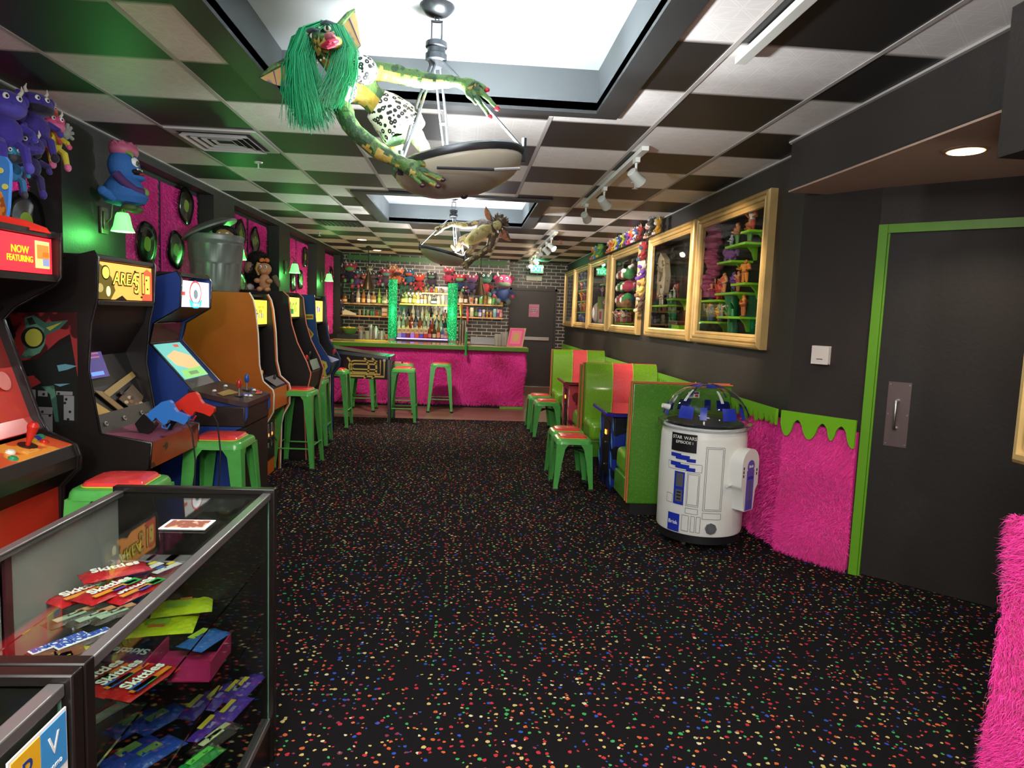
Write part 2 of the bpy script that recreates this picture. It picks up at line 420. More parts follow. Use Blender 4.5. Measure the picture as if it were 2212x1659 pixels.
# wall angle strips where the tiles meet the walls
b = MB(); b.bx((XL, -3, CZ - .012), (XL + .02, 14, CZ - .001)); b.bx((XR - .02, 4.2, CZ - .012), (XR, 14.4, CZ - .001))
b.bx((1.955, -3, CZ - .012), (1.975, 4.18, CZ - .001)); b.bx((1.975, 4.18, CZ - .012), (XR, 4.2, CZ - .001)); struct('trim_4', b, tb)
# left wall: back skin, header and pilasters
b = MB(); b.bx((-2.72, -3, 0), (-2.62, 14.2, CZ)); b.bx((-2.62, -3, 2.56), (XL, 14.1, CZ)); b.bx((-2.62, -3, 0), (XL, 14.1, .5))
PIL = [(1.6, 2.9), (4.42, 5.2), (6.95, 7.55), (9.3, 9.85), (11.6, 12.25), (13.72, 14.1)]
for y0, y1 in PIL: b.bx((-2.62, y0, .5), (XL, y1, 2.56))
struct('wall_left', b, left_wall)
# back wall, brick: the bar part stands forward of the door part
b = MB(); b.bx((-2.7, 14.05, 0), (.88, 14.2, CZ)); struct('wall_back', b, MATS['brick'])
b = MB(); b.bx((.88, 14.5, 2.06), (2.3, 14.6, CZ)); b.bx((.88, 14.5, 0), (.97, 14.6, 2.06)); b.bx((1.9, 14.5, 0), (2.3, 14.6, 2.06))
b.bx((.80, 14.2, 0), (.88, 14.6, CZ)); struct('wall_back', b, MATS['brick'])
# right wall with six recesses for the display cases
FR = [(4.68, 6.16), (6.25, 7.80), (8.18, 9.80), (10.03, 11.50), (11.62, 13.08), (13.16, 14.40)]
FZ0, FZ1 = 1.325, 2.45
b = MB(); x0, x1 = XR, XR + .06
b.bx((x0, 4.3, 0), (x1, 14.6, FZ0 + .06)); b.bx((x0, 4.3, FZ1 - .06), (x1, 14.6, CZ))
ys = [4.3] + [q for a, c in FR for q in (a + .06, c - .06)] + [14.6]
for i in range(0, len(ys), 2): b.bx((x0, ys[i], FZ0 + .06), (x1, ys[i + 1], FZ1 - .06))
struct('wall_right', b, black_wall)
# angled wall with the side door, then the alcove
PA = Vector((2.14, 4.30, 0)); PB = Vector((2.41, 3.90, 0)); PC = Vector((3.35, 2.96, 0))
b = MB()
def wallseg(p, q, z0, z1, th=.1, m=None):
    d = (q - p).normalized(); n = Vector((-d.y, d.x, 0)) * -1
    if n.x < 0: n = -n
    b.prism([p + Vector((0, 0, z0)), q + Vector((0, 0, z0)), q + n * th + Vector((0, 0, z0)), p + n * th + Vector((0, 0, z0))], (0, 0, z1 - z0), m)
D45 = (PC - PB).normalized(); N45 = Vector((-.7071, -.7071, 0))
DA = PB + D45 * .05; DB = PB + D45 * 1.06
wallseg(PA, PB, 0, CZ); wallseg(PB, DA, 0, CZ); wallseg(DA, DB, 2.07, CZ); wallseg(DB, PC, 0, CZ)
b.bx((3.35, -3, 0), (3.45, 3.0, CZ)); struct('wall_right', b, black_wall)
b = MB(); wallseg(DA, DB, .012, 2.06, .04); struct('door_2', b, M('door_black', '1e1a17', .55, var=(4, .15), bump=(40, .1)))
green_trim = M('green_trim', '5f9a22', .35)
# door casing, green
b = MB()
def on45(s, z, out): return PB + D45 * s + N45 * out + Vector((0, 0, z))
def seg45(s0, s1, z0, z1, o0, o1, bb, m=None):
    bb.prism([on45(s0, z0, o0), on45(s1, z0, o0), on45(s1, z0, o1), on45(s0, z0, o1)], (0, 0, z1 - z0), m)
seg45(0, .05, 0, 2.11, 0, .022, b); seg45(.05, 1.06, 2.06, 2.11, 0, .022, b); seg45(.05, .062, 0, 2.06, -.03, .01, b); seg45(1.06, 1.11, 0, 2.11, 0, .022, b)
struct('trim_5', b, green_trim, bevel=.003)
# bulkhead over the alcove
soffit_m = M('soffit_paint', 'c8a898', .6)
b = MB(); zs = 2.325
b.bx((1.975, -3, zs + .01), (2.0, 4.18, CZ)); b.bx((2.0, 4.16, zs + .01), (2.2, 4.18, CZ)); struct('ceiling', b, black_wall)
b = MB(); b.bx((1.975, -3, zs), (3.4, 4.18, zs + .012)); struct('ceiling', b, soffit_m)
b = MB(); b.bx((1.86, -3, 2.12), (3.4, 2.35, CZ - .001)); struct('ceiling', b, black_wall)
# near wall on the right edge of the view
b = MB(); b.bx((1.80, -3, 0), (1.9, 1.98, 2.12)); struct('wall_right', b, black_wall)
# rear of the room
b = MB(); b.bx((-2.7, -3.1, 0), (3.6, -3, CZ)); struct('wall_front', b, black_wall)
# back door with casing and push bar
b = MB(); b.bx((.97, 14.53, .01), (1.9, 14.57, 2.05)); d1 = struct('door_1', b, M('door_dark', '2a2422', .45, var=(5, .1)))
b = MB(); b.bx((.975, 14.5, 1.02), (1.80, 14.53, 1.05)); b.bx((1.02, 14.475, 1.0), (1.8, 14.50, 1.07)); b.build('push_bar', d1, M('chrome', 'c8c4c0', .25, 1))
b = MB(); b.bx((.93, 14.485, 0), (.97, 14.52, 2.09)); b.bx((1.9, 14.485, 0), (1.94, 14.52, 2.09)); b.bx((.93, 14.485, 2.05), (1.94, 14.52, 2.1)); struct('trim_6', b, M('door_dark'))
b = MB(); b.bx((.97, 14.45, 0), (1.9, 14.56, .012)); struct('trim_7', b, M('chrome'))
# dark valance with scalloped edge along the top of the bar's brick wall
b = MB(); vm = M('valance', '3f6a38', .5)
for i in range(44):
    x = -2.4 + i * .073
    if x > .85: break
    b.prism([(x, 14.04, 2.52), (x + .073, 14.04, 2.52), (x + .073, 14.04, 2.60), (x, 14.04, 2.60)], (0, -.015, 0))
    b.prism([(x + .036 + .028 * math.cos(a), 14.04, 2.522 + .034 * math.sin(a)) for a in [-PI * k / 8 for k in range(9)]], (0, -.012, 0))
struct('trim_8', b, vm)
# ------------------------------------------------------------ pink fur and drip-edged green rail along the right wall
pink = M('pink_fur', 'f535a4', .6, rnd=.13, sheen=.3); pink_base = M('pink_backing', 'e02a92', .9)
def drip_rail(p, q, z0, z1, label, scal, seed):
    "green board whose lower edge runs in drips from p to q"
    rng = random.Random(seed); d = (q - p); L = d.length; d.normalize(); n = Vector((d.y, -d.x, 0))
    if n.x > 0: n = -n
    low = []; s = 0
    while s < L:
        wv = rng.uniform(.6, 1.2) * scal; dep = rng.uniform(.4, 1) * scal * 1.1
        for k in range(9):
            a = k / 8; low.append((min(s + wv * a, L), z0 - dep * math.sin(PI * a) ** .7))
        s += wv
        if s >= L: break
        gp = scal * rng.uniform(.4, .7); rise = scal * .35
        for k in range(1, 6): low.append((min(s + gp * k / 6, L), z0 + rise * math.sin(PI * k / 6)))
        s += gp
    pts = [(0, z1)] + [(a, c) for a, c in low] + [(L, z1)]
    clean = [pts[0]]
    for c in pts[1:]:
        if abs(c[0] - clean[-1][0]) > 1e-5 or abs(c[1] - clean[-1][1]) > 1e-5: clean.append(c)
    b = MB(); b.prism([p + d * a + n * .062 + Vector((0, 0, z)) for a, z in clean], n * .016)
    return tag(b.build('drip_rail', None, M('lime_board', '6cac20', .35), smooth=0), label, 'wall trim')
drip_rail(Vector((2.14, 14.3, 0)), PA, .885, .955, 'lime green board with a drip-shaped lower edge along the long right wall above pink fur', .055, 3)
drip_rail(PA, PB, .875, .955, 'lime green drip-edged board on the short angled wall beside the black door', .09, 5)
def fur_panel(o, u, v, n, L, wd, label, seed, th=.02, cat='fur panel', **k):
    o = Vector(o); u = Vector(u); v = Vector(v); nr = u.cross(v).normalized()
    t = thing('fur_panel', label, cat, o)
    b = MB(); b.prism([o, o + u, o + u + v, o + v], nr * th); b.build('backing', t, pink_base, smooth=0)
    fo = fur_rect('fur', o + nr * (th + .0008), u, v, n, L, wd, pink, t, seed, **k); fo['kind'] = 'stuff'
    return t
fur_panel((2.139, 14.3, .02), (0, -9.98, 0), (0, 0, .865), 52000, .04, .003, 'long pink fur wainscot along the right wall behind the booths', 11, stiff=.35)
e_ = (PB - PA); nA = Vector((e_.y, -e_.x, 0)).normalized(); nA = nA if nA.x < 0 else -nA
fur_panel(PA + nA * .001 + Vector((0, 0, .02)), e_ * .98, (0, 0, .855), 34000, .042, .0018, 'pink fur wainscot on the angled wall between white cooler and black door', 12, stiff=.5, th=.03)
fur_panel((1.799, 1.98, .0), (0, -1.6, 0), (0, 0, .93), 62000, .042, .0013, 'thick pink fur wainscot at the right edge below the gold frame', 13, th=.03, stiff=.45)
b = MB(); b.bx((1.74, 1.96, .0), (1.81, 1.99, .92)); fur_rect('fur', (1.80, 1.985, 0), (-.05, 0, 0), (0, 0, .93), 4500, .042, .0013, pink, None, 14, stiff=.4)['kind'] = 'stuff'
_f2 = [o for o in COL.objects if o.name.startswith('fur') and o.parent is None][-1]; tag(_f2, 'pink fur wrapping the end edge of the near right wainscot', 'fur trim')
# ------------------------------------------------------------ pink fur panels and records in the left recesses
lp = M('record_black', '0c0b0b', .18, bump=(15, .1)); lg = M('record_label', '7c9a2a', .5)
pin2 = pink
PAN = [(3.0, 3.62), (3.70, 4.30), (5.27, 6.02), (6.10, 6.86), (7.70, 8.34), (8.46, 9.14), (9.98, 10.66), (10.78, 11.46), (12.36, 12.94), (13.02, 13.66)]
wh = ['nearest', 'second', 'third', 'fourth', 'fifth', 'sixth', 'seventh', 'eighth', 'ninth', 'farthest']
for i, (y0, y1) in enumerate(PAN):
    fur_panel((-2.619, y0, 1.02), (0, y1 - y0, 0), (0, 0, 1.50), 5200 if i < 8 else 2500, .03, .0034, 'tall pink fur panel set in the left wall, %s from the camera' % wh[i], 20 + i, th=.012, stiff=.25, curl=.4, cat='fur panel')
RECS = [(q.y, q.z, r) for q, r in ((at(a, c, X=-2.57), r) for a, c, r in ((58, 482, .19), (319, 527, .18), (403, 445, .17), (381, 540, .17), (521, 506, .17), (552, 520, .17), (660, 555, .16), (634, 608, .15), (650, 604, .15), (522, 612, .14), (716, 590, .13)))]
pos = ['on the nearest visible pink panel above the red cabinet', 'low on the pink panel right of the nearest wall lamp', 'high on the pink panel left of the rubbish bin', 'beside the left rim of the rubbish bin',
       'high on the pink panel right of the rubbish bin', 'above the dark furry toy', 'high between the third and fourth wall lamps', 'below the third wall lamp', 'low beside the third wall lamp', 'low on the pink panel behind the orange cabinet', 'on the farthest pink panel near the bar']
for (y, z, r), q in zip(RECS, pos):
    b = MB(); rng = random.Random(int(y * 100))
    n = 28; vs = [(-2.57, y, z)]
    for rr in (.33, .36, .66, 1.0):
        for k in range(n):
            a = 2 * PI * k / n; wv = .005 * rr * math.sin(3 * a + y)
            R_ = r * rr * (1 + (.02 * math.sin(4 * a + y) if rr == 1 else 0)); vs.append((-2.570 + wv, y + R_ * math.cos(a), z + R_ * math.sin(a)))
    fs = [(0, 1 + k, 1 + (k + 1) % n) for k in range(n)]; g1 = fs; g2 = []
    for ring in range(3):
        for k in range(n): a0 = 1 + ring * n; g2.append((a0 + k, a0 + n + k, a0 + n + (k + 1) % n, a0 + (k + 1) % n))
    b.add(vs, g1, lg); o = len(b.v); b.f += g2; b.m += [b.mi(lp)] * len(g2)
    o = b.build('vinyl_record', None); s = o.modifiers.new('th', 'SOLIDIFY'); s.thickness = .004
    tag(o, 'black record with green label ' + q, 'record', 'vinyl records on the pink fur panels')
# ============================================================ stools
st_green = M('stool_green', '52a84e', .28, coat=.3, var=(25, .08)); st_red = M('stool_red', 'e0403f', .25, coat=.4, var=(30, .05)); piping = M('piping', 'b8c840', .4)
rubber = M('rubber', '1c1c1c', .6); steel = M('steel', 'b6b4b2', .3, 1)
def make_stool(h, foot, label, group):
    t = thing('metal_stool', label, 'stool', (0, 0, 0), 0, group)
    top = .15
    b = MB()   # seat pan: rounded square lofted down over the leg heads
    def ring(hw, z, r=.045, n=5):
        out = []
        for cx, cy, a0 in ((1, 1, 0), (-1, 1, 90), (-1, -1, 180), (1, -1, 270)):
            for k in range(n + 1):
                a = math.radians(a0 + 90 * k / n); out.append((cx * (hw - r) + r * math.cos(a), cy * (hw - r) + r * math.sin(a), z))
        return out
    rings = [ring(top - .015, h - .002), ring(top - .003, h - .006), ring(top + .004, h - .018), ring(top + .008, h - .045), ring(top + .002, h - .047), ring(top - .005, h - .02)]
    n = len(rings[0]); vs = [p for r in rings for p in r]
    fs = [tuple(range(n))]
    for i in range(len(rings) - 1):
        for j in range(n): fs.append((i * n + j, (i + 1) * n + j, (i + 1) * n + (j + 1) % n, i * n + (j + 1) % n))
    b.add(vs, fs); b.build('seat_pan', t, st_green)
    b = MB(); rings = [ring(.115, h - .001, .04), ring(.12, h + .006, .04), ring(.112, h + .018, .04), ring(.08, h + .024, .035), ring(.03, h + .026, .02)]
    vs = [p for r in rings for p in r]; fs = []
    for i in range(len(rings) - 1):
        for j in range(n): fs.append((i * n + j, i * n + (j + 1) % n, (i + 1) * n + (j + 1) % n, (i + 1) * n + j))
    fs.append(tuple(range((len(rings) - 1) * n, len(rings) * n))); b.add(vs, fs); cu = b.build('cushion', t, st_red)
    b = MB(); pr = ring(.121, h + .002, .04); b.tube(pr + [pr[0]], .0035, None, 6, caps=False); b.build('piping', cu, piping)
    for sx in (-1, 1):
        for sy in (-1, 1):
            b = MB()
            def L(z, wdt):
                f = (h - .02 - z) / (h - .02); c = top + .004 + (foot - top) * f
                return [(sx * c, sy * c, z), (sx * (c - wdt), sy * c, z), (sx * (c - wdt), sy * (c - .006), z), (sx * (c - .006), sy * (c - .006), z), (sx * (c - .006), sy * (c - wdt), z), (sx * c, sy * (c - wdt), z)]
            lv = [(h - .04, .105), (h - .085, .075), (h * .55, .056), (h * .2, .042), (.045, .036), (.0, .04)]
            vs = [p for z, wd in lv for p in L(z, wd)]; fs = [(0, 1, 2, 3, 4, 5)]
            for i in range(len(lv) - 1):
                for j in range(6): fs.append((i * 6 + j, i * 6 + (j + 1) % 6, (i + 1) * 6 + (j + 1) % 6, (i + 1) * 6 + j))
            fs.append(tuple(range(30, 36))); b.add(vs, fs); lg_ = b.build('leg', t, st_green, smooth=30)
            b = MB(); c = foot - .012; b.box((sx * c, sy * c, .012), (.05, .05, .024)); b.build('rubber_foot', lg_, rubber, bevel=.006)
    if h > .6:
        zf = .2; c = top + (foot - top) * (1 - zf / h) - .008
        for sx, sy in ((1, 0), (-1, 0), (0, 1), (0, -1)):
            b = MB()
            b.cyl((sx * c - sy * c, sy * c - sx * c, zf + .03 * abs(sx)), (sx * c + sy * c, sy * c + sx * c, zf + .03 * abs(sx)), .008, None, 8); b.build('foot_rail', t, st_green)
    else:
        b = MB(); c = .13; b.tube([(-c, -c, h * .72), (0, 0, h * .78), (c, c, h * .72)], .008, None, 6); b.tube([(-c, c, h * .72), (0, 0, h * .78), (c, -c, h * .72)], .008, None, 6); b.build('cross_brace', t, rubber)
    return t
G1 = 'tall green metal stools with red cushions'; G2 = 'low green metal stools with red cushions'
tall = [(-1.44, 2.95, .05, 'tall green metal stool with red cushion nearest the glass display counter'),
        (-1.39, 4.0, .0, 'tall green metal stool with red cushion under the gun cables'),
        (-1.54, 6.48, -.05, 'tall green metal stool with red cushion right after the orange cabinet'),
        (-1.645, 7.55, .04, 'tall green metal stool with red cushion before the last blue cabinet'),
        (-1.62, 8.74, 0, 'tall green metal stool with red cushion at the left end of the pinball machine'),
        (-.81, 9.29, 0, 'tall green metal stool with red cushion on the carpet edge right of the pinball machine'),
        (-.90, 10.15, 0, 'tall green metal stool half hidden behind the stool beside the pinball machine'),
        (-.346, 10.40, .03, 'tall green metal stool with red cushion standing alone before the pink fur bar'),
        (-1.50, 10.30, .0, 'tall green metal stool behind the pinball machine, only its legs in view')]
s0 = make_stool(.735, .19, tall[0][3], G1); s0.location = (tall[0][0], tall[0][1], 0); s0.rotation_euler.z = .05
for x, y, rz, lb in tall[1:]: dup(s0, (x, y, 0), rz, lb)
low = [(.98, 5.89, .04, 'low green stool with red cushion nearest the camera, by the near booth table'),
       (.985, 6.27, .0, 'low green stool with red cushion directly behind the nearest low stool'),
       (1.05, 8.40, .0, 'low green stool with red cushion, third of the four by the booths'),
       (1.03, 8.98, .0, 'low green stool with red cushion farthest from the camera, closest to the bar')]
s1 = make_stool(.455, .17, low[0][3], G2); s1.location = (low[0][0], low[0][1], 0)
for x, y, rz, lb in low[1:]: dup(s1, (x, y, 0), rz, lb)

# ============================================================ booths of glitter vinyl
def glitter(name, c1, dark):
    g = NG(name); tc = g.n('ShaderNodeTexCoord'); v = g.n('ShaderNodeTexVoronoi'); v.inputs['Scale'].default_value = 330
    g.l(tc.outputs['Object'], v.inputs['Vector']); sp = g.n('ShaderNodeSeparateColor'); g.l(v.outputs['Color'], sp.inputs[0])
    g.l(g.mix(g.f('GREATER_THAN', sp.outputs[0], .92), c1, dark), g.b.inputs['Base Color'])
    g.b.inputs['Roughness'].default_value = .28; g.b.inputs['Coat Weight'].default_value = .6; g.b.inputs['Coat Roughness'].default_value = .08
    nz = g.n('ShaderNodeTexNoise'); nz.inputs['Scale'].default_value = 5; g.l(tc.outputs['Object'], nz.inputs['Vector']); g.bump(nz.outputs['Fac'], .25, .02)
    return g.m
vg = glitter('green_glitter_vinyl', '70a824', '9cc844'); vo = glitter('coral_glitter_vinyl', 'f0505a', 'ff8480'); vend = glitter('dark_green_vinyl', '4a8424', '74ac3c')
bpipe = M('coral_piping', 'd0704a', .4); kick = M('kick_black', '161616', .6)
def rbox(b, lo, hi, m): b.bx(lo, hi, m)
def bench(x0, x1, yb, face, h, label, backh=1.03):
    """booth bench; yb = plane of the rear of the backrest, face=+1 seat towards +y, -1 towards the camera"""
    t = thing('booth_bench', label, 'booth bench', ((x0 + x1) / 2, yb, 0), 0, None)
    s = face; th = .10; sd = .50; xs = x0 + (x1 - x0) * .38; xe = x0 + (x1 - x0) * .66
    def Y(a): return yb + s * a
    b = MB(); b.bx((x0 + .03, Y(.02), 0), (x1, Y(sd - .08), .09)); b.build('kick_base', t, kick)
    b = MB(); b.bx((x0, Y(0), .09), (x1, Y(.05), h)); b.build('back_board', t, vend, bevel=.012)
    # padded front of the back, three channels
    for k, (a, c, m, nm) in enumerate(((x0 + .012, xs, vg, 'back_pad'), (xs, xe, vo, 'back_pad'), (xe, x1 - .002, vg, 'back_pad'))):
        b = MB(); prof = [(.05, .38), (.17, .38), (.175, .6), (.15, h - .10), (.12, h - .02), (.085, h + .008), (.05, h)]
        b.prism([(a, Y(p), z) for p, z in prof], (c - a, 0, 0), m)
        o = b.build(nm, t, m, bevel=.018, seg=3)
        if k == 1: o['label'] = 'coral stripe of the backrest'
    for k, (a, c, m) in enumerate(((x0 + .012, xs, vg), (xs, xe, vo), (xe, x1 - .002, vg))):
        b = MB(); b.bx((a, Y(.10), .26), (c, Y(sd), .455)); o = b.build('seat_pad', t, m, bevel=.05, seg=4)
        if k == 1: o['label'] = 'coral stripe of the seat'
    b = MB(); b.bx((x0, Y(.05), .09), (x1, Y(sd - .035), .27)); b.build('seat_base', t, vend, bevel=.01)
    b = MB()
    for xx in (xs, xe): b.tube([(xx, Y(.178), .45), (xx, Y(.178), .6), (xx, Y(.155), h - .09), (xx, Y(.12), h - .01), (xx, Y(.08), h + .012)], .004, None, 6)
    b.build('seam_piping', t, piping)
    b = MB(); b.tube([(x0 - .002, Y(.0), .1), (x0 - .002, Y(.0), h), (x1, Y(0), h)], .006, None, 6); b.tube([(x0 - .002, Y(.06), .1), (x0 - .002, Y(.06), h + .004), (x1, Y(.06), h + .004)], .006, None, 6); b.build('edge_piping', t, bpipe)
    return t
bA = bench(1.285, 2.06, 5.04, 1, 1.03, 'green glitter vinyl booth bench nearest the camera, its plain back towards us')
b = MB(); b.bx((1.71, 5.032, .935), (1.80, 5.0385, .985), M('sticker_white', 'e8e6e2', .5)); b.bx((1.715, 5.031, .967), (1.795, 5.0325, .982), M('sticker_dark', '2a2226', .5)); b.bx((1.72, 5.031, .942), (1.75, 5.0325, .96), M('sticker_blue', '6a88b0', .5)); b.bx((1.765, 5.031, .942), (1.79, 5.0325, .962), M('sticker_red', 'b04040', .5)); b.build('warning_sticker', bA)
bB = bench(1.285, 2.06, 7.22, -1, 1.03, 'green glitter vinyl booth bench with coral stripe facing the near cocktail game')
bench(1.27, 2.06, 7.27, 1, 1.0, 'green glitter vinyl booth bench backing onto the middle bench, seat towards the bar')
bD = bench(1.29, 2.06, 9.95, -1, 1.03, 'green glitter vinyl booth bench with coral stripe farthest from the camera')
# ============================================================ cocktail game tables between the booths
blue_art = M('cocktail_blue', '1d2f8c', .35, mix2=('0c0d22', 9, .5)); tblack = M('cocktail_black', '14131a', .35)
glass_top = M('smoked_glass_top', '2a1a1c', .05, coat=1, spec=1)
def cocktail(x0, x1, y0, y1, label, main, trimc, side):
    t = thing('cocktail_game_table', label, 'game table', ((x0 + x1) / 2, (y0 + y1) / 2, 0)); zt = .71
    b = MB(); b.bx((x0 + .08, y0 + .08, 0), (x1, y1 - .08, zt - .05)); b.build('body', t, main, bevel=.006)
    b = MB(); b.prism([(x0, y0 + .06, zt - .03), (x0 + .06, y0, zt - .03), (x1, y0, zt - .03), (x1, y1, zt - .03), (x0 + .06, y1, zt - .03), (x0, y1 - .06, zt - .03)], (0, 0, .022)); b.build('top', t, trimc, bevel=.005)
    b = MB(); b.prism([(x0 + .01, y0 + .065, zt - .008), (x0 + .065, y0 + .01, zt - .008), (x1, y0 + .01, zt - .008), (x1, y1 - .01, zt - .008), (x0 + .065, y1 - .01, zt - .008), (x0 + .01, y1 - .065, zt - .008)], (0, 0, .008)); b.build('glass_top', t, glass_top)
    ym = (y0 + y1) / 2
    b = MB(); b.bx((x0 + .072, ym - .12, .12), (x0 + .082, ym + .10, .60), M('coin_black', '121214', .4))
    cd_ = b.build('coin_door', t, bevel=.003)
    b = MB()
    for k in (0, 1): b.bx((x0 + .066, ym - .03 + .035 * k, .47), (x0 + .073, ym - .01 + .035 * k, .51))
    b.build('coin_slot', cd_, M('coin_lit', 'ff9a40', .4, emit='ff8030', es=1.5))
    b = MB()
    for z in (.40, .2): b.disc((x0 + .068, ym - .02, z), (-1, 0, 0), .008, None, .008)
    b.build('lock', cd_, steel)
    b = MB(); rng = random.Random(5)
    for k in range(7):
        yy = y0 + .1 + (y1 - y0 - .2) * (k % 2) + rng.uniform(-.01, .03) * (1 if k % 2 == 0 else -1); z = .06 + k * .08
        b.prism([(x0 + .078, yy, z), (x0 + .078, yy + .05, z + .04), (x0 + .078, yy + .06, z + .13), (x0 + .078, yy + .01, z + .07)], (-.002, 0, 0), side)
    b.build('side_art', t, smooth=0)
    b = MB(); b.prism([(x0 + .16, y0 + .08, .28), (x1 - .15, y0 + .08, .28), (x1 - .15, y0 + .08, .5), (x0 + .2, y0 + .08, .56)], (0, -.05, 0), trimc)
    for k in range(3): b.bx((x0 + .26, y0 + .024, .31 + .06 * k), (x1 - .3, y0 + .032, .34 + .06 * k), side)
    cpn = b.build('control_panel', t, bevel=.006)
    b = MB(); b.cyl((x0 + .35, y0 + .05, .5), (x0 + .35, y0 + .05, .57), .006); b.ell((x0 + .35, y0 + .05, .58), .018); b.build('joystick', t, M('joy_red', 'c8281e', .3))
    return t
cocktail(1.23, 2.05, 5.62, 6.36, 'dark blue cocktail arcade table with glass top between the two near booth benches', blue_art, M('cocktail_trim', '2a1f96', .3), M('cocktail_streak', '58a0e8', .3))
cocktail(1.25, 2.05, 8.25, 9.0, 'coral red cocktail arcade table in the far booth', M('cocktail_red', 'd0485a', .35, mix2=('7a1e2c', 7, .6)), M('cocktail_redtrim', '8a2c3a', .3), M('cocktail_dots', 'e8d8c8', .4))
# ============================================================ barrel drinks cooler
def cooler():
    cx, cy = 1.66, 4.50; R_ = .285; t = thing('barrel_cooler', 'white barrel shaped drinks cooler with blue panels and clear domed lid beside near booth', 'drinks cooler', (cx, cy, 0))
    W = M('cooler_white', 'd9dbd6', .35); B_ = M('cooler_blue', '1c2f9e', .35); S = M('cooler_silver', '8a8e92', .3, .7); K = M('cooler_black', '111114', .5); LN = M('cooler_line', '55585c', .6)
    b = MB(); b.lathe([(R_ * .96, .05), (R_ * .96, .105), (R_ * .99, .11)], (cx, cy, 0), K, 48); b.build('base_ring', t)
    b = MB(); b.lathe([(R_ * .985, .105), (R_, .12), (R_ * 1.01, .5), (R_, .74), (R_ * .97, .80), (R_ * .93, .815)], (cx, cy, 0), W, 64); b.build('barrel', t)
    for k in range(4):
        a = PI / 4 + k * PI / 2; x = cx + .22 * math.cos(a); y = cy + .22 * math.sin(a)
        b = MB(); b.cyl((x, y, .025), (x, y, .055), .012, steel); b.cyl((x - .012, y, .024), (x + .012, y, .024), .024, steel); b.build('caster', t)
    def patch(a0, a1, z0, z1, m, bb, rr=None, th=.003):
        rr = (rr or R_ * 1.008) + R_ * .008; n = 6
        q = [(cx + rr * math.cos(math.radians(a0 + (a1 - a0) * k / n)), cy + rr * math.sin(math.radians(a0 + (a1 - a0) * k / n))) for k in range(n + 1)]
        vs = [(x, y, z0) for x, y in q] + [(x, y, z1) for x, y in q]
        bb.add(vs, [(k, k + 1, n + 2 + k, n + 1 + k) for k in range(n)], m)
    # camera looks along +y, slightly right: near side is around -105 degrees
    F = -128
    b = MB(); patch(F - 26, F + 10, .655, .775, K, b, R_ * 1.016); sg = b.build('sign_plate', t)
    def bt(s, ang, z, size, m, nm, par, sx=1):
        a = math.radians(ang); n = Vector((math.cos(a), math.sin(a), 0)); p = Vector((cx, cy, z)) + n * R_ * 1.029
        return text(s, nm, par, frame_T(p, (-n.y, n.x, 0), (0, 0, 1)), size, m, .0008, sx=sx)
    wt = M('ink_white', 'e8e8e4', .5)
    bt('STAR', F - 16.5, .748, .031, wt, 'lettering', sg, 1.0); bt('WARS', F + 1.5, .748, .031, wt, 'lettering', sg, 1.0); bt('EPISODE I', F - 6, .718, .026, wt, 'lettering', sg, 1.1)
    b = MB()
    for dz in (0, -.06):
        patch(F - 26, F - 10, .615 + dz, .64 + dz, B_, b); patch(F - 18, F + 2, .602 + dz, .632 + dz, B_, b, R_ * 1.011); patch(F - 2, F + 10, .592 + dz, .615 + dz, B_, b)
    b.build('blue_stripe', t)
    b = MB(); patch(F - 18, F - 3, .30, .52, B_, b, R_ * 1.012); vb = b.build('vent_panel', t)
    b = MB(); patch(F - 15, F - 5, .42, .51, S, b, R_ * 1.016); patch(F - 15, F - 5, .32, .40, S, b, R_ * 1.016)
    for k in range(3): patch(F - 13, F - 7, .335 + .022 * k, .343 + .022 * k, K, b, R_ * 1.02)
    b.build('grille', vb)
    b = MB(); patch(F - 25, F - 7, .115, .235, B_, b, R_ * 1.012); bp_ = b.build('brand_panel', t); bt('Brisk', F - 16, .175, .036, wt, 'lettering', bp_)
    b = MB()   # panel outlines
    def outline(a0, a1, z0, z1):
        for zz in (z0, z1): patch(a0, a1, zz, zz + .0025, LN, b)
        for aa in (a0, a1): patch(aa, aa + .5, z0, z1, LN, b)
    for q in ((F + 0, F + 16, .30, .52), (F + 1.5, F + 14.5, .31, .51), (F + 22, F + 46, .28, .70), (F + 24, F + 44, .29, .69), (F + 0, F + 16, .25, .285), (F + 22, F + 46, .225, .265), (F - 4, F + 5, .13, .235), (F + 8, F + 13, .13, .235), (F + 15, F + 20, .13, .235), (F - 30, F - 20, .30, .36), (F - 30, F + 18, .53, .58)): outline(*q)
    b.build('panel_line', t)
    a = math.radians(F + 34); n = Vector((math.cos(a), math.sin(a), 0)); b = MB(); b.tube([Vector((cx, cy, .165)) + n * R_, Vector((cx, cy, .165)) + n * R_ * 1.04], .038, S, 8); b.tube([Vector((cx, cy, .165)) + n * R_ * 1.03, Vector((cx, cy, .165)) + n * R_ * 1.05], .022, LN, 16); b.build('drain_port', t, smooth=0)
    # side scoop with rounded top
    a = math.radians(F + 76); n = Vector((math.cos(a), math.sin(a), 0)); tx = Vector((-n.y, n.x, 0)); c0 = Vector((cx, cy, 0))
    b = MB(); pr = []
    for k in range(13): q = PI - PI * k / 12; pr.append((.105 * math.cos(q), .60 + .10 * math.sin(q)))
    pr = [(-.105, .455)] + pr + [(.105, .455), (.075, .42), (.06, .29), (-.06, .29), (-.075, .42)]
    b.prism([c0 + n * (R_ * .93) + tx * u + Vector((0, 0, z)) for u, z in pr], n * .095, W); sc_ = b.build('side_housing', t, bevel=.008)
    b = MB(); f0 = c0 + n * (R_ * .93 + .0955)
    b.prism([f0 + tx * u + Vector((0, 0, z)) for u, z in ((-.045, .295), (.045, .295), (.045, .56), (-.045, .56))], n * .002, M('cooler_violet', '5a52a8', .35))
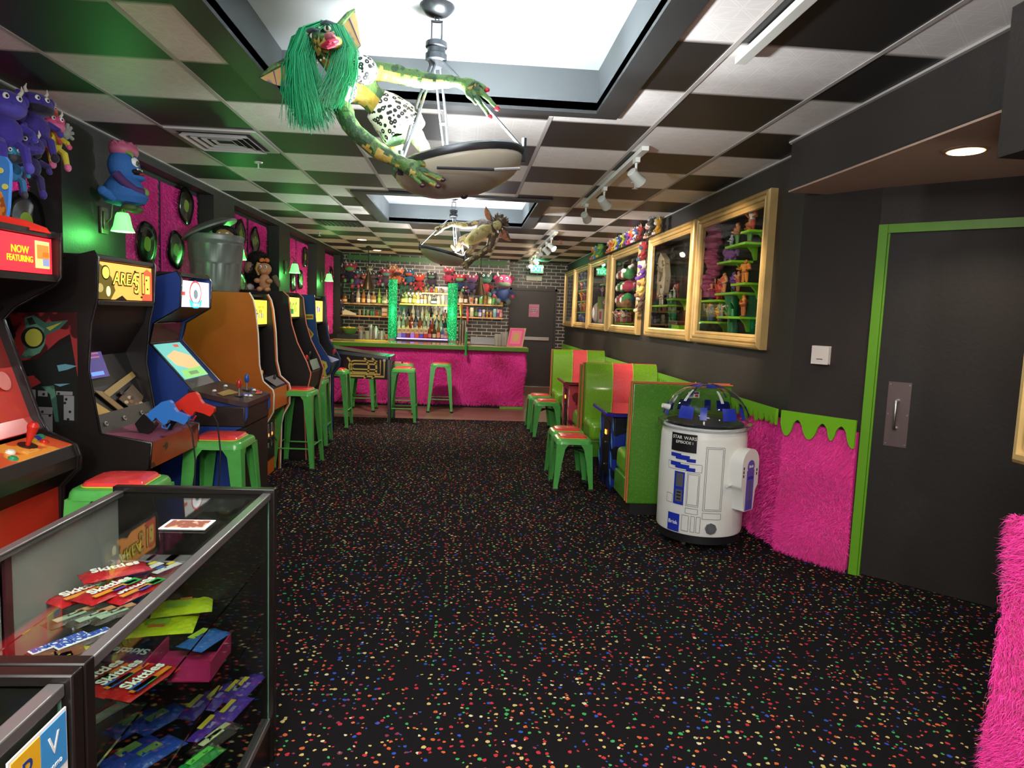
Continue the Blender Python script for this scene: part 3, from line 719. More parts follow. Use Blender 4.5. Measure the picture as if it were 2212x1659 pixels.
    b.tube([f0 + Vector((0, 0, .585)), f0 + Vector((0, 0, .585)) + n * .003], .042, M('cooler_violet'), 24)
    for u in (-.02, 0, .02): b.prism([f0 + n * .002 + tx * (u - .003) + Vector((0, 0, z)) for z in (.3,)] + [f0 + n * .002 + tx * (u + .003) + Vector((0, 0, .3)), f0 + n * .002 + tx * (u + .003) + Vector((0, 0, .36)), f0 + n * .002 + tx * (u - .003) + Vector((0, 0, .36))], n * .001, B_)
    b.prism([f0 + n * .002 + tx * u + Vector((0, 0, z)) for u, z in ((-.04, .5), (.04, .5), (.03, .52), (-.03, .52))], n * .001, B_)
    b.prism([f0 + n * .002 + tx * u + Vector((0, 0, z)) for u, z in ((-.008, .33), (.008, .33), (.01, .49), (-.01, .49))], n * .001, LN)
    b.build('housing_panel', sc_, smooth=0)
    b = MB()
    for k, u in enumerate((-.085, -.085, -.085, .08, .08)): b.prism([f0 + tx * (u + du) + Vector((0, 0, .52 + .025 * (k % 3) + dz)) for du, dz in ((-.006, 0), (.006, 0), (.006, .018), (-.006, .018))], n * .001, K)
    b.build('slot', sc_, smooth=0)
    text('Brisk', 'lettering', sc_, frame_T(f0 + n * .0035 + Vector((0, 0, .585)), tx, (0, 0, 1)), .026, wt, .0006)
    b = MB(); hp = c0 + n * (R_ * .93 + .02) - tx * .11; b.cyl(hp + Vector((0, 0, .46)), hp + Vector((0, 0, .46)) - tx * .04, .01, W); b.build('handle', sc_)
    # clear dome lid with blue patches printed on it and an inner tray
    clr = M('clear_plastic', 'f4f6fa', .03, trans=1, ior=1.25)
    b = MB(); prof = [(R_ * 1.06, .80), (R_ * 1.10, .81), (R_ * 1.10, .835), (R_ * 1.0, .845)]
    for k in range(1, 13): q = PI / 2 * k / 12; prof.append((R_ * 1.0 * math.cos(q) + .0001, .845 + .245 * math.sin(q)))
    b.lathe(prof, (cx, cy, 0), clr, 56); dm = b.build('dome_lid', t); q = dm.modifiers.new('th', 'SOLIDIFY'); q.thickness = .004; q.offset = -1
    def dpatch(a0, a1, e0, e1, m, bb, k=1.012):
        n = 5; vs = []
        for j in range(n + 1):
            e = math.radians(e0 + (e1 - e0) * j / n)
            for i in range(n + 1):
                a = math.radians(a0 + (a1 - a0) * i / n); vs.append((cx + R_ * k * math.cos(e) * math.cos(a), cy + R_ * k * math.cos(e) * math.sin(a), .845 + .245 * k * math.sin(e)))
        bb.add(vs, [(j * (n + 1) + i, j * (n + 1) + i + 1, (j + 1) * (n + 1) + i + 1, (j + 1) * (n + 1) + i) for j in range(n) for i in range(n)], m)
    sil = M('decal_grey', 'b4bcc4', .3)
    b = MB()
    for k in range(12): dpatch(k * 30 + 3, k * 30 + (24 if k % 2 else 12), 7, 26, B_, b)
    for k in range(6): dpatch(k * 60 + 6, k * 60 + 48, 66, 80, B_, b); dpatch(k * 60 + 33, k * 60 + 38, 34, 58, sil, b)
    b.build('dome_decal', dm)
    b = MB(); b.lathe([(R_ * .9, .82), (R_ * .9, .835), (.0001, .835)], (cx, cy, 0), M('tray', '30343c', .4), 40); b.build('inner_tray', t)
    a = math.radians(F - 40); b = MB(); p = c0 + Vector((math.cos(a) * R_ * .98, math.sin(a) * R_ * .98, .93)); b.cyl(p, p + Vector((-.05, -.01, .012)), .02, W, 16, .014); b.build('lid_knob', dm)
    return t
cooler()
# ============================================================ gilded display cases on the right wall
gold = M('gilded_wood', 'c8a86c', .34, .2, var=(6, .15)); gold_d = M('gilded_side', '6e5230', .5, var=(6, .1)); shelf_g = M('shelf_lime', '7fd01c', .35)
cglass = M('case_glass', 'ffffff', .02, trans=1, ior=1.07); case_in = M('case_interior', '1d1916', .8, mix2=('3a302a', 7, .6), bump=(9, .8))
def gilt_frame(t, y0, y1, z0, z1, xf, wid=.105, dep=.06, name='frame'):
    "moulded frame in the plane x=xf (outer face), facing -x"
    prof = [(0, 0), (0, -.018), (.012, -.03), (.03, -.036), (.037, -.018), (.046, -.018), (.052, -.032), (.066, -.030), (.072, -.010), (.082, -.010), (.086, -.016), (wid, -.004), (wid, dep * .4), (0, dep)]
    b = MB(); cor = [(y0, z0, 1, 1), (y1, z0, -1, 1), (y1, z1, -1, -1), (y0, z1, 1, -1)]; vs = []; n = len(prof)
    for y, z, sy, sz in cor:
        for p, d in prof: vs.append((xf + .03 + d, y + sy * p, z + sz * p))
    fs = []
    for c in range(4):
        for k in range(n): fs.append((c * n + k, ((c + 1) % 4) * n + k, ((c + 1) % 4) * n + (k + 1) % n, c * n + (k + 1) % n))
    b.add(vs, fs, gold); return b.build(name, t, smooth=25)
seen = ['with pink rock set and figures, nearest the camera', 'with an upside-down pale ship model, second from the camera', 'with round green and pink heads, third from camera',
        'with a white ball model and green tube, fourth from the camera', 'packed with orange and purple toys, fifth from the camera', 'almost empty, farthest from the camera by the exit door']
CASES = []
for (y0, y1), s in zip(FR, seen):
    z0, z1 = FZ0, FZ1; t = thing('display_case', 'gold framed wall case ' + s, 'display case', (2.14, (y0 + y1) / 2, z0)); CASES.append(t)
    gilt_frame(t, y0, y1, z0, z1, 2.075)
    b = MB(); i = .07; X0, X1 = 2.115, 2.325
    b.bx((X1 - .01, y0 + i, z0 + i), (X1, y1 - i, z1 - i)); b.bx((X0 + .025, y0 + i, z0 + i), (X1, y0 + i + .01, z1 - i)); b.bx((X0 + .025, y1 - i - .01, z0 + i), (X1, y1 - i, z1 - i))
    b.bx((X0 + .025, y0 + i, z0 + i), (X1, y1 - i, z0 + i + .01)); b.bx((X0 + .025, y0 + i, z1 - i - .01), (X1, y1 - i, z1 - i)); b.build('case_box', t, case_in, smooth=0)
    b = MB(); b.bx((2.103, y0 + .095, z0 + .095), (2.106, y1 - .095, z1 - .095)); b.build('glass_pane', t, cglass, smooth=0)
def cshelf(case, yc, z, L=.3, dep=.18):
    b = MB(); b.bx((2.305 - dep, yc - L / 2, z - .018), (2.309, yc + L / 2, z)); 
    b.prism([(2.309, yc - .02, z - .018), (2.309, yc - .02, z - .12), (2.29, yc - .02, z - .12), (2.27, yc - .02, z - .06), (2.23, yc - .02, z - .018)], (0, .03, 0)); b.build('shelf', case, shelf_g, bevel=.002)
# small moulded toy figures: body one mesh in several colours
OR_ = ['first', 'second', 'third', 'fourth', 'fifth', 'sixth', 'seventh', 'eighth', 'ninth']
def figure(loc, h, cols, seed, rz, label, group, arms=None, weapon=None, name='toy_figure', cat='toy figure', bulky=1.0):
    rng = random.Random(seed); ms = [M('toy_' + c, c, .4) for c in cols]
    b = MB(); a = arms or (rng.uniform(-.6, 1.2), rng.uniform(-.6, 1.2)); k = bulky
    for s in (-1, 1):
        f = rng.uniform(-.03, .06)
        b.tube([(s * .07 * k, 0, .45), (s * .10 * k, f, .25), (s * .12 * k, f * .5, .05)], [.085 * k, .065 * k, .045 * k], ms[1], 7)
        b.ell((s * .12 * k, f * .5 - .04, .03), (.05, .09, .03), ms[2], nu=8, nv=5)
        q = a[0 if s < 0 else 1]; el = (s * .24 * k, -.06 * math.sin(q), .62 + .03 * q); ha = (s * (.26) * k, -.18 - .05 * abs(q), .58 + .22 * q)
        b.tube([(s * .16 * k, 0, .78), el, ha], [.065 * k, .055 * k, .04 * k], ms[0], 7); b.ell(ha, .045, ms[2], nu=8, nv=5)
        b.ell((s * .16 * k, 0, .78), .075 * k, ms[0], nu=8, nv=6)
        if weapon and s == 1: b.tube([(ha[0], ha[1] - .02, ha[2] - .1), (ha[0] + .02, ha[1] - .08, ha[2] + .35)], [.015, .03], M('toy_' + weapon, weapon, .4), 6)
    b.tube([(0, 0, .44), (0, -.01, .58), (0, 0, .74), (0, 0, .84)], [.12 * k, .11 * k, .17 * k, .09], ms[3 % len(ms)], 9, fl=.75)
    b.tube([(0, 0, .45), (0, 0, .50)], [.13 * k, .125 * k], ms[2], 9, fl=.8)
    b.ell((0, -.01, .91), (.075, .085, .095), ms[0], nu=9, nv=7); b.ell((0, .015, .94), (.08, .08, .085), ms[-1], nu=9, nv=6)
    b.v = [(x * h, y * h, z * h) for x, y, z in b.v]
    o = b.build(name, None, smooth=50); o.location = loc; o.rotation_euler.z = rz
    return tag(o, label, cat, group)
WFAC = -PI / 2   # figures look out of the case towards -x
GR = 'toy figures in the wall display cases'
def rowp(case, pa, pb, cols, h, seed, label, weap=None, bulky=1.25):
    a = at(*pa, X=2.17); c = at(*pb, X=2.17); L = abs(a.y - c.y); row(case, (a.y + c.y) / 2, (a.z + c.z) / 2, cols, h, seed, label, L * .72, weap, L, bulky, 2.26)
def row(case, yc, z, cols, h, seed, label, spread=.24, weap=None, L=.32, bulky=1.25, x=2.28):
    cshelf(case, yc, z, L)
    for i, c in enumerate(cols):
        y = yc + (i - (len(cols) - 1) / 2) * spread / max(1, len(cols) - 1) if len(cols) > 1 else yc
        n_ = len(cols); lb = label + ('' if n_ == 1 else ', ' + {2: ['right', 'left'], 3: ['right', 'middle', 'left'], 4: ['right end', 'right of centre', 'left of centre', 'left end']}[n_][i])
        figure((x + .02 * (i % 2), y, z), h, c, seed + i, WFAC + random.uniform(-.4, .4), lb, GR, weapon=(weap[i % len(weap)] if weap else None), bulky=bulky)
tan = 'd8a070'
PRE = set(COL.objects)
c1 = CASES[0]
rowp(c1, (1516, 692), (1562, 697), [(tan, '4060a0', '80482a', '6080b0'), (tan, 'c05030', '604028', 'e0b040'), ('80a0c0', '405880', '303040', '5070a0'), (tan, '2c8058', '704830', '38a070')], .15, 10, 'small toy warrior on the lowest left shelf of the nearest case', ['40c080', None, 'e0a040'])
rowp(c1, (1518, 647), (1560, 650), [('d85048', 'b03828', '702820', 'e06050'), ('d85048', 'c84838', '801c18', 'd83830'), (tan, '5060a8', '404878', '7080c8'), (tan, '387c84', '404040', '50a0a0')], .17, 20, 'small toy warrior on the second lowest left shelf of the nearest case', [None, 'e0b060'])
rowp(c1, (1559, 682), (1610, 686), [('e09848', 'c86830', '703820', 'c04830'), ('d8d0c0', 'c8c0b0', '906050', 'e8e0d0')], .17, 30, 'toy figure on the lower right shelf of the nearest case')
rowp(c1, (1555, 631), (1598, 634), [(tan, 'e0a040', '6a3c9c', 'c84830'), ('7048a8', '6038a0', '40206c', '8058b8'), (tan, 'e89050', '5078a0', 'e06848')], .17, 40, 'toy figure on the middle shelf of the nearest case')
rowp(c1, (1590, 611), (1622, 613), [('d88838', 'e09040', '905020', 'e8a048')], .18, 50, 'orange muscle toy on the upper right shelf of the nearest case')
rowp(c1, (1578, 528), (1622, 528), [('c07850', '509048', '804830', 'b86840'), (tan, '58a050', '804028', 'a86838')], .19, 60, 'green trousered toy fighter on the high shelf of the nearest case')
rowp(c1, (1612, 500), (1632, 497), [('d07050', 'c04838', '909090', 'e0d8d0')], .17, 70, 'red and white toy on the highest right shelf of the nearest case')
qv = at(1575, 565, X=2.17); cshelf(c1, qv.y, qv.z, .32); DY = qv.y - 5.30; DZ = qv.z - 1.987; qr = at(1541, 560, X=2.20); RY = qr.y - 5.66; RZ = qr.z - 2.2
# pink molded rock face (castle-like play set) and violet beast
b = MB(); pk = M('rock_pink', 'a84878', .5, bump=(14, .6)); rng = random.Random(4)
for k in range(26): z = 1.93 + .022 * k; b.ell((2.27 + rng.uniform(-.02, .02), 5.66 + RY + .05 * math.sin(k * .5) + rng.uniform(-.02, .02), z + RZ), (.05 + rng.uniform(0, .02), .11 + rng.uniform(-.03, .03), .035), pk, nu=10, nv=6)
b.bx((2.22, 5.54 + RY, 1.86 + RZ), (2.32, 5.84 + RY, 1.93 + RZ), pk); tag(b.build('rock_play_set', None), 'craggy pink plastic play set in the nearest wall case', 'toy')
b = MB(); vm_ = M('beast_violet', '7c4a98', .5)
b.ell((2.28, 5.30, 2.04), (.04, .09, .04), vm_); b.ell((2.28, 5.40, 2.07), (.03, .035, .035), vm_); b.tube([(2.28, 5.22, 2.04), (2.28, 5.16, 2.06), (2.28, 5.14, 2.02)], [.015, .02, .008], vm_, 6)
for yy in (5.25, 5.35): b.cyl((2.26, yy, 2.02), (2.26, yy, 1.987), .014, vm_, 6); b.cyl((2.30, yy, 2.02), (2.30, yy, 1.987), .014, vm_, 6)
b.v = [(x - .02, y + DY, z + DZ) for x, y, z in b.v]; tag(b.build('toy_beast', None), 'violet four-legged toy beast on the shelf beside the pink play set', 'toy')
figure((2.26, 5.30 + DY, 2.075 + DZ), .13, ('a8b8c8', '8898b0', '506070', 'b0c0d0'), 81, WFAC, 'pale blue toy rider above the violet beast', None)
# clear green tree trunk in the nearest and second case
def gtree(y, z0, z1, lb):
    b = MB(); gm = M('tree_green_plastic', '189858', .25, trans=.4); b.tube([(2.30, y - .03, z0), (2.30, y, z0 + (z1 - z0) * .4), (2.29, y + .03, z1)], [.05, .04, .06], gm, 9)
    for a in range(5): b.tube([(2.30, y, z0 + .1 + a * (z1 - z0) / 6), (2.24, y + (.07 if a % 2 else -.08), z0 + .16 + a * (z1 - z0) / 6)], [.018, .008], gm, 6)
    tag(b.build('toy_tree', None), lb, 'toy tree')
gtree(at(1585, 660, X=2.22).y, 1.405, 1.74, 'clear green plastic tree trunk in the nearest wall case')
gtree(at(1455, 660, X=2.22).y, 1.405, 1.78, 'dark green plastic tree trunk in the second wall case')
# second case: long pale ship hung nose down
b = MB(); sh = M('ship_ivory', 'c8bca0', .5, bump=(50, .5), mix2=('8a7c68', 26, .68))
b.prism([(2.26, 7.15, 1.86), (2.26, 7.22, 1.80), (2.26, 7.30, 1.84), (2.26, 7.32, 1.95), (2.26, 7.36, 1.80), (2.26, 7.44, 1.76), (2.26, 7.50, 1.84), (2.26, 7.50, 2.0), (2.26, 7.47, 2.18), (2.26, 7.36, 2.28), (2.26, 7.2, 2.2), (2.26, 7.12, 2.02)], (.06, 0, 0), sh)
for k in range(14): r_ = random.Random(k); y = 7.18 + .28 * r_.random(); z = 1.86 + .32 * r_.random(); b.box((2.255, y, z), (.02, .03 + .03 * r_.random(), .02 + .03 * r_.random()), M('ship_panel', '9a8c74', .5))
b.tube([(2.25, 7.30, 2.02), (2.23, 7.30, 2.02)], .05, M('ship_panel'), 14); SY = at(1427, 596, X=2.18).y - 7.31; SZ = at(1427, 596, X=2.18).z - 2.02; b.v = [(x, y + SY, z + SZ) for x, y, z in b.v]; tag(b.build('ship_model', None, bevel=.008), 'pale twin-pronged toy space ship hung upright in the second wall case', 'toy ship')
c2 = CASES[1]
rowp(c2, (1416, 658), (1451, 660), [('c8a888', 'd8d0c8', 'a86048', 'e0d8d0'), ('b06848', 'a05840', '704030', 'b87058'), ('d0b090', 'e0d8c8', '907058', 'd8c8b0'), (tan, 'c0b0a0', '806050', 'e8e0d0')], .14, 90, 'tiny toy figure on the lime shelf of the second case', bulky=.85)
rowp(c2, (1449, 645), (1463, 645), [('b05838', '903828', '603020', 'a84830'), ('e0dcd4', 'd8d4cc', 'a8a098', 'e8e4dc')], .15, 95, 'tiny toy figure near the tree in the second case', bulky=.85)
b = MB(); b.bx((2.22, 6.72, 1.405), (2.34, 6.95, 1.47), shelf_g); b.bx((2.2, 6.70, 1.50), (2.35, 7.0, 1.512), M('walnut', '8a6a48', .5)); b.bx((2.21, 6.72, 1.47), (2.34, 6.98, 1.50), M('base_brown', '5a4030', .6))
tag(b.build('play_set_base', None, bevel=.004), 'lime and brown play set base under the tree of the second case', 'toy')
for k, (z, y0_, y1_) in enumerate(((1.60, 7.2, 7.66), (1.46, 7.05, 7.66))):
    b = MB(); pts = [(2.38, y0_ + (y1_ - y0_) * i / 8, z + .03 * math.sin(i * 1.1 + k)) for i in range(9)]; b.tube(pts, .012, M('branch', '6e5a4a', .7), 7)
    tag(b.build('branch', None), 'thin curved brown branch across the second case, ' + ('upper' if k == 0 else 'lower') + ' of the two', 'branch')
# third case: round heads, log and small crowd
hd = [('48b060', 'd04860')[k % 2] for k in range(6)]
for k in range(6):
    y = at(1357, 600, X=2.18).y + .30 * (k % 2); z = 2.13 - .17 * (k // 2); cc = [('50b868', 'e05a70'), ('e05a70', '50b868')][(k // 2) % 2][k % 2]
    b = MB(); m = M('head_' + cc, cc, .4); b.ell((2.27, y, z), (.08, .1, .08), m, nu=12); b.ell((2.2, y + .05, z - .02), (.03, .045, .045), M('head_face', 'e8d8c0', .5), nu=8)
    for s in (-1, 1): b.ell((2.20, y + s * .03, z + .03), .014, M('eye_white', 'f0f0ec', .3), nu=6)
    b.bx((2.34, y - .02, z - .02), (2.385, y + .02, z + .02), M('peg', '303030', .5)); tag(b.build('round_head_toy', None), ('green' if cc == '50b868' else 'pink') + ' round toy head in the third case, ' + ['top', 'middle', 'bottom'][k // 2] + ' row ' + ['right', 'left'][k % 2], 'toy head', 'round heads in the third case')
c3 = CASES[2]; Y3 = at(1350, 650, X=2.18).y; cshelf(c3, Y3, 1.66, .5); cshelf(c3, Y3 + .05, 1.46, .6)
b = MB(); b.cyl((2.25, Y3 - .23, 1.72), (2.25, Y3 + .24, 1.72), .062, M('log_tan', 'b88a5a', .6, mix2=('8a5e38', 12, .5)), 12); tag(b.build('toy_log', None, bevel=.006), 'tan log shaped toy on the upper shelf of the third case', 'toy')
for k in range(9):
    figure((2.21 + .1 * (k % 2), Y3 - .2 + .06 * k, 1.46), .15 + .02 * (k % 3), [('d8c8b8', 'c05848', '604038', 'e8e0d8'), ('c86850', 'b85040', '503028', 'd87860'), ('e0d8d0', 'd0c0b0', '806050', 'c86860')][k % 3], 120 + k, WFAC, 'little red and cream toy, %s from right on the bottom shelf of the third case' % OR_[k], GR + ' crowd', bulky=1.3)
# fourth case
c4 = CASES[3]; D4 = .22; cshelf(c4, 10.64, 2.05, .3); cshelf(c4, 10.64, 1.43, .5)
b = MB(); b.ell((2.26, 10.98, 1.6), (.09, .17, .17), M('ball_white', 'd8d8d4', .4), nu=20, nv=14); b.tube([(2.26, 10.98, 1.60), (2.17, 10.98, 1.62)], [.04, .05], M('ball_grey', 'a0a0a0', .4), 14); b.bx((2.2, 10.85, 1.405), (2.34, 11.1, 1.44), M('ball_blue', '3a58b0', .4)); b.v = [(x, y + .16, z) for x, y, z in b.v]; tag(b.build('ball_model', None), 'large white ball model on a blue base in the fourth case', 'toy')
b = MB(); b.cyl((2.27, 10.72, 1.45), (2.27, 10.72, 1.86), .07, M('tube_olive', '6c8a3a', .5), 14); b.bx((2.2, 10.3, 1.44), (2.34, 10.62, 1.66), M('vehicle_grey', 'c8c4bc', .5)); b.bx((2.19, 10.36, 1.5), (2.2, 10.5, 1.62), M('vehicle_red', 'b03830', .5)); b.v = [(x, y + .16, z) for x, y, z in b.v]; tag(b.build('play_station', None, bevel=.006), 'olive tube and grey box play set in the fourth case', 'toy')
for k in range(4): figure((2.27, 10.54 + .07 * k, 2.05), .13, ('b8a0a0', '705878', '504048', 'a87880'), 140 + k, WFAC, 'small dusky toy, %s from right on the high shelf of the fourth case' % OR_[k], GR + ' high shelf')
for k in range(2): figure((2.27, 10.88 - .2 * k, 1.86 if k == 0 else 1.66), .16, ('c890c0', 'a060a0', '604060', 'e0d0d8'), 150 + k, WFAC, ['pink purple toy standing on the grey play set of the fourth case', 'pale toy perched high beside the olive tube of the fourth case'][1 - k], None)
# fifth case: packed
pal = [('e08838', 'd86830', '803820', 'f0a850'), ('c84040', 'b03030', '602020', 'e0d0c0'), ('6878a8', '485890', '303858', '8898c8'), ('9078b8', '7060a8', '403868', 'b0a0d0'), ('c8b088', 'a89070', '605040', 'e0c8a0')]
c5 = CASES[4]
for j, z in enumerate((1.41, 1.62, 1.82, 2.02, 2.2)):
    if j: cshelf(c5, 12.35, z, 1.1)
    for k in range(6):
        c = pal[(j + k * 2) % 5] if j else pal[3 if k % 2 else 2]
        figure((2.24 + .06 * (k % 2), 11.9 + .19 * k, z), .19, c, 160 + j * 7 + k, WFAC, 'bright toy, %s from right on ' % OR_[k] + ['the floor', 'the lowest lime shelf', 'the second lime shelf', 'the third lime shelf', 'the top lime shelf'][j] + ' of the fifth case', GR + ' fifth case, row %s' % 'abcde'[j], bulky=1.5)
b = MB(); b.bx((2.2, 13.5, 1.405), (2.3, 13.75, 1.53), M('box_red', 'b84848', .5)); b.bx((2.198, 13.55, 1.43), (2.2, 13.7, 1.5), M('box_cream', 'e0c8b8', .5)); tag(b.build('card_box', None), 'small red and cream box at the bottom of the sixth case', 'box')
for o in COL.objects:
    if o not in PRE and o.parent is None: o.location.x -= .08
# framed picture at the right edge
t = thing('framed_picture', 'gold framed pale picture at the right edge above pink fur', 'picture', (1.80, 1.5, 1.1)); gilt_frame(t, .95, 2.0, 1.10, 2.05, 1.73)
b = MB(); b.bx((1.765, 1.05, 1.2), (1.79, 1.9, 1.95)); b.build('picture_panel', t, M('parchment', 'c2aa78', .7, mix2=('a48c5c', 5, .5)))
# ============================================================ arcade cabinets along the left wall
cab_black = M('cabinet_black', '1b1614', .38, var=(4, .1)); chrome_t = M('t_mold_white', 'e4ded2', .35); tm_or = M('t_mold_coral', 'd8785a', .35); tm_bk = M('t_mold_black', '100f0f', .25, coat=.5)
cab_orange = M('cabinet_orange', 'c4621c', .4, var=(5, .06)); cab_blue = M('cabinet_blue', '243f86', .42, var=(5, .06)); cab_red = M('cabinet_red', 'b02818', .4); scr = M('screen_dark', '141216', .08, coat=.6)
dkgrey = M('panel_grey', '3a3634', .4); silver = M('plate_silver', 'a8a4a0', .35, .6)
def lit(name, col, es, var=None): return M(name, col, .5, emit=col, es=es * .5)
def px_profile(pts, Y): return [(at(a, c, Y=Y).x, at(a, c, Y=Y).z) for a, c in pts]
def side(t, prof, y, th, mat, name='side_panel', label=None):
    b = MB(); b.prism([(x, y, z) for x, z in prof], (0, th, 0)); o = b.build(name, t, mat, smooth=0, bevel=.003)
    if label: o['label'] = label
    return o
def tmold(t, path, y, th, mat, r=.008):
    b = MB()
    pts = []
    for i, (x, z) in enumerate(path): pts.append((x + .002, y + th / 2, z))
    b.tube(pts, r, None, 8, fl=1.25); return b.build('t_molding', t, mat)
def strip(t, seg, y0, y1, th, mat, name, inset=0, bevel=.003):
    "slab between two side panels following the polyline seg (x,z), thickness th towards the back/down"
    b = MB(); n = len(seg); top = seg; bot = []
    for i in range(n):
        a = Vector((seg[max(i - 1, 0)][0], seg[max(i - 1, 0)][1])); c = Vector((seg[min(i + 1, n - 1)][0], seg[min(i + 1, n - 1)][1])); d = (c - a).normalized()
        bot.append((seg[i][0] - abs(d.y) * th * (1 if True else 0), seg[i][1] - abs(d.x) * th))
    b.prism([(x, y0, z) for x, z in top + bot[::-1]], (0, y1 - y0, 0)); return b.build(name, t, mat, smooth=0, bevel=bevel)
def stick(t, p, up, col, h=.07, ball=.017):
    b = MB(); up = Vector(up).normalized(); p = Vector(p); b.cyl(p, p + up * .004, .03, dkgrey); b.cyl(p, p + up * h, .006, steel, 8)
    m = M('stick_' + col, col, .25, coat=.4); b.tube([p + up * (h - .02), p + up * (h - .005), p + up * (h + .022), p + up * (h + .036)], [ball * .5, ball * .9, ball, ball * .5], m, 12); return b.build('joystick', t)
def button(t, p, up, col, r=.013):
    b = MB(); up = Vector(up).normalized(); p = Vector(p); m = M('btn_' + col, col, .25, coat=.3); b.cyl(p, p + up * .006, r * 1.25, m, 14, r * 1.2); b.cyl(p + up * .006, p + up * .011, r * .9, m, 14, r * .8); return b.build('button', t)
def coin_door(t, x, y0, y1, z0, z1, lit_c='ff8c40', two=True, latch=False):
    b = MB(); b.bx((x, y0, z0), (x + .012, y1, z1)); o = b.build('coin_door', t, M('coin_black'), bevel=.006); ym = (y0 + y1) / 2
    for k in ((-.05, .05) if two else (0,)):
        b = MB(); b.bx((x + .012, ym + k - .018, z1 - .16), (x + .02, ym + k + .018, z1 - .03)); b.build('coin_slot', o, silver, bevel=.003)
        b = MB(); b.bx((x + .02, ym + k - .008, z1 - .14), (x + .024, ym + k + .008, z1 - .115)); b.build('coin_light', o, M('coinlit_' + lit_c, lit_c, .4, emit=lit_c, es=1.2))
        b = MB(); b.bx((x + .012, ym + k - .016, z1 - .24), (x + .02, ym + k + .016, z1 - .2)); b.build('return_flap', o, silver, bevel=.003)
    return o
def art(t, name, quads, mat_default=None, smooth=0):
    b = MB()
    for pts, d, m in quads: b.prism(pts, d, m)
    return b.build(name, t, mat_default, smooth=smooth)
def on_side(pxs, Y, off=-.003): return [at(a, c, Y=Y + off) for a, c in pxs]
def rot_text(s, t, p, size, m, sx=1, shear=0, name='lettering', bold=0):
    "lettering on a face looking along +x"
    return text(s, name, t, frame_T(p, (0, 1, 0), (0, 0, 1)), size, m, .0008, sx=sx, shear=shear, bold=bold)

def scrawl(par, o, r, w_, h, n, m, seed=1, name='printed_marks', th=.001):
    """worn print too small to read: short strokes standing in a row, r = row direction"""
    rg = random.Random(seed); b = MB(); r = Vector(r); nr = r.cross(Vector((0, 0, 1))); st = w_ / n
    for k in range(n):
        c = Vector(o) + r * (-w_ / 2 + st * (k + .5)); a = rg.uniform(.15, .3) * st; z = h * rg.uniform(.35, .5)
        def bar(u0, u1, z0, z1): b.prism([c + r * u0 + Vector((0, 0, z0)), c + r * u1 + Vector((0, 0, z0)), c + r * u1 + Vector((0, 0, z1)), c + r * u0 + Vector((0, 0, z1))], nr * th)
        bar(-a, -a + st * .2, -z, z)
        if k % 2: bar(-a, a * 1.3, z - h * .22, z)
        if k % 3: bar(a, a + st * .2, -z, z * rg.uniform(-.2, 1))
    return b.build(name, par, m, smooth=0)
# ---- cabinet 1: red, at the left edge
y0, y1 = 2.36, 2.99
t = thing('arcade_cabinet', 'red arcade cabinet with glowing NOW FEATURING marquee at the left edge', 'arcade machine', (-2.0, 2.68, 0))
P = px_profile([(127, 508), (127, 600), (116, 614), (28, 662), (3, 690), (42, 795), (81, 900), (100, 934), (163, 962), (170, 985), (168, 1012), (133, 1050), (132, 1160)], y1 - .02)
bk = -2.44; top = P[0][1] + .01
full = [(bk, top)] + [(P[0][0], top)] + P[1:] + [(P[-1][0], 0), (bk, 0)]
side(t, full, y1 - .02, .02, cab_black); side(t, full, y0, .02, cab_black)
for yy in (y0, y1 - .02): tmold(t, full[1:-1], yy, .02, tm_bk, .007)
inn = [(x - .012, z) for x, z in full[1:-1]]
xm, zm0, zm1 = P[0][0] - .012, P[1][1] + .012, P[0][1] - .02
b = MB(); b.bx((bk, y0 + .02, zm1 + .005), (xm, y1 - .02, top)); b.bx((xm - .12, y0 + .02, zm0 - .03), (xm, y1 - .02, zm0 - .004)); b.bx((bk, y0 + .02, .0), (bk + .02, y1 - .02, top)); b.build('cabinet_shell', t, cab_black)
b = MB(); b.bx((xm - .03, y0 + .03, zm0), (xm - .01, y1 - .035, zm1)); mq = b.build('marquee', t, M('marquee_red', 'f0202c', .4, emit='ff2430', es=.75)); mq['label'] = 'glowing red marquee'
ye = lit('marquee_yellow', 'e8c020', .9)
rot_text('NOW', mq, (xm - .008, 2.752, (zm0 + zm1) / 2 + .012), .040, ye, bold=.0006); rot_text('FEATURING', mq, (xm - .008, 2.752, (zm0 + zm1) / 2 - .022), .034, ye, sx=.86, bold=.0006)
art(mq, 'poster', [([(xm - .009, 2.845, zm0 + .02), (xm - .009, 2.935, zm0 + .02), (xm - .009, 2.935, zm1 - .015), (xm - .009, 2.845, zm1 - .015)], (.002, 0, 0), lit('poster_cream', 'f0d878', .9)),
    ([(xm - .006, 2.852, zm1 - .085), (xm - .006, 2.928, zm1 - .085), (xm - .006, 2.928, zm1 - .03), (xm - .006, 2.852, zm1 - .03)], (.001, 0, 0), lit('poster_orange', 'e87830', .9)),
    ([(xm - .006, 2.887, zm0 + .03), (xm - .006, 2.93, zm0 + .03), (xm - .006, 2.93, zm0 + .06), (xm - .006, 2.887, zm0 + .06)], (.001, 0, 0), lit('poster_blue', '8890b8', .7)),
    ([(xm - .006, 2.887, zm0 + .065), (xm - .006, 2.93, zm0 + .065), (xm - .006, 2.93, zm0 + .085), (xm - .006, 2.887, zm0 + .085)], (.001, 0, 0), M('poster_orange'))])
ib = [(x - .03, z) for x, z in P[2:8]]
strip(t, ib[1:4], y0 + .02, y1 - .02, .02, cab_black, 'bezel'); strip(t, [ib[2], ib[3], ib[4], (ib[5][0], ib[5][1] + .01)], y0 + .02, y1 - .02, .02, M('bezel_red', 'c83a30', .2, coat=.6), 'bezel_art')
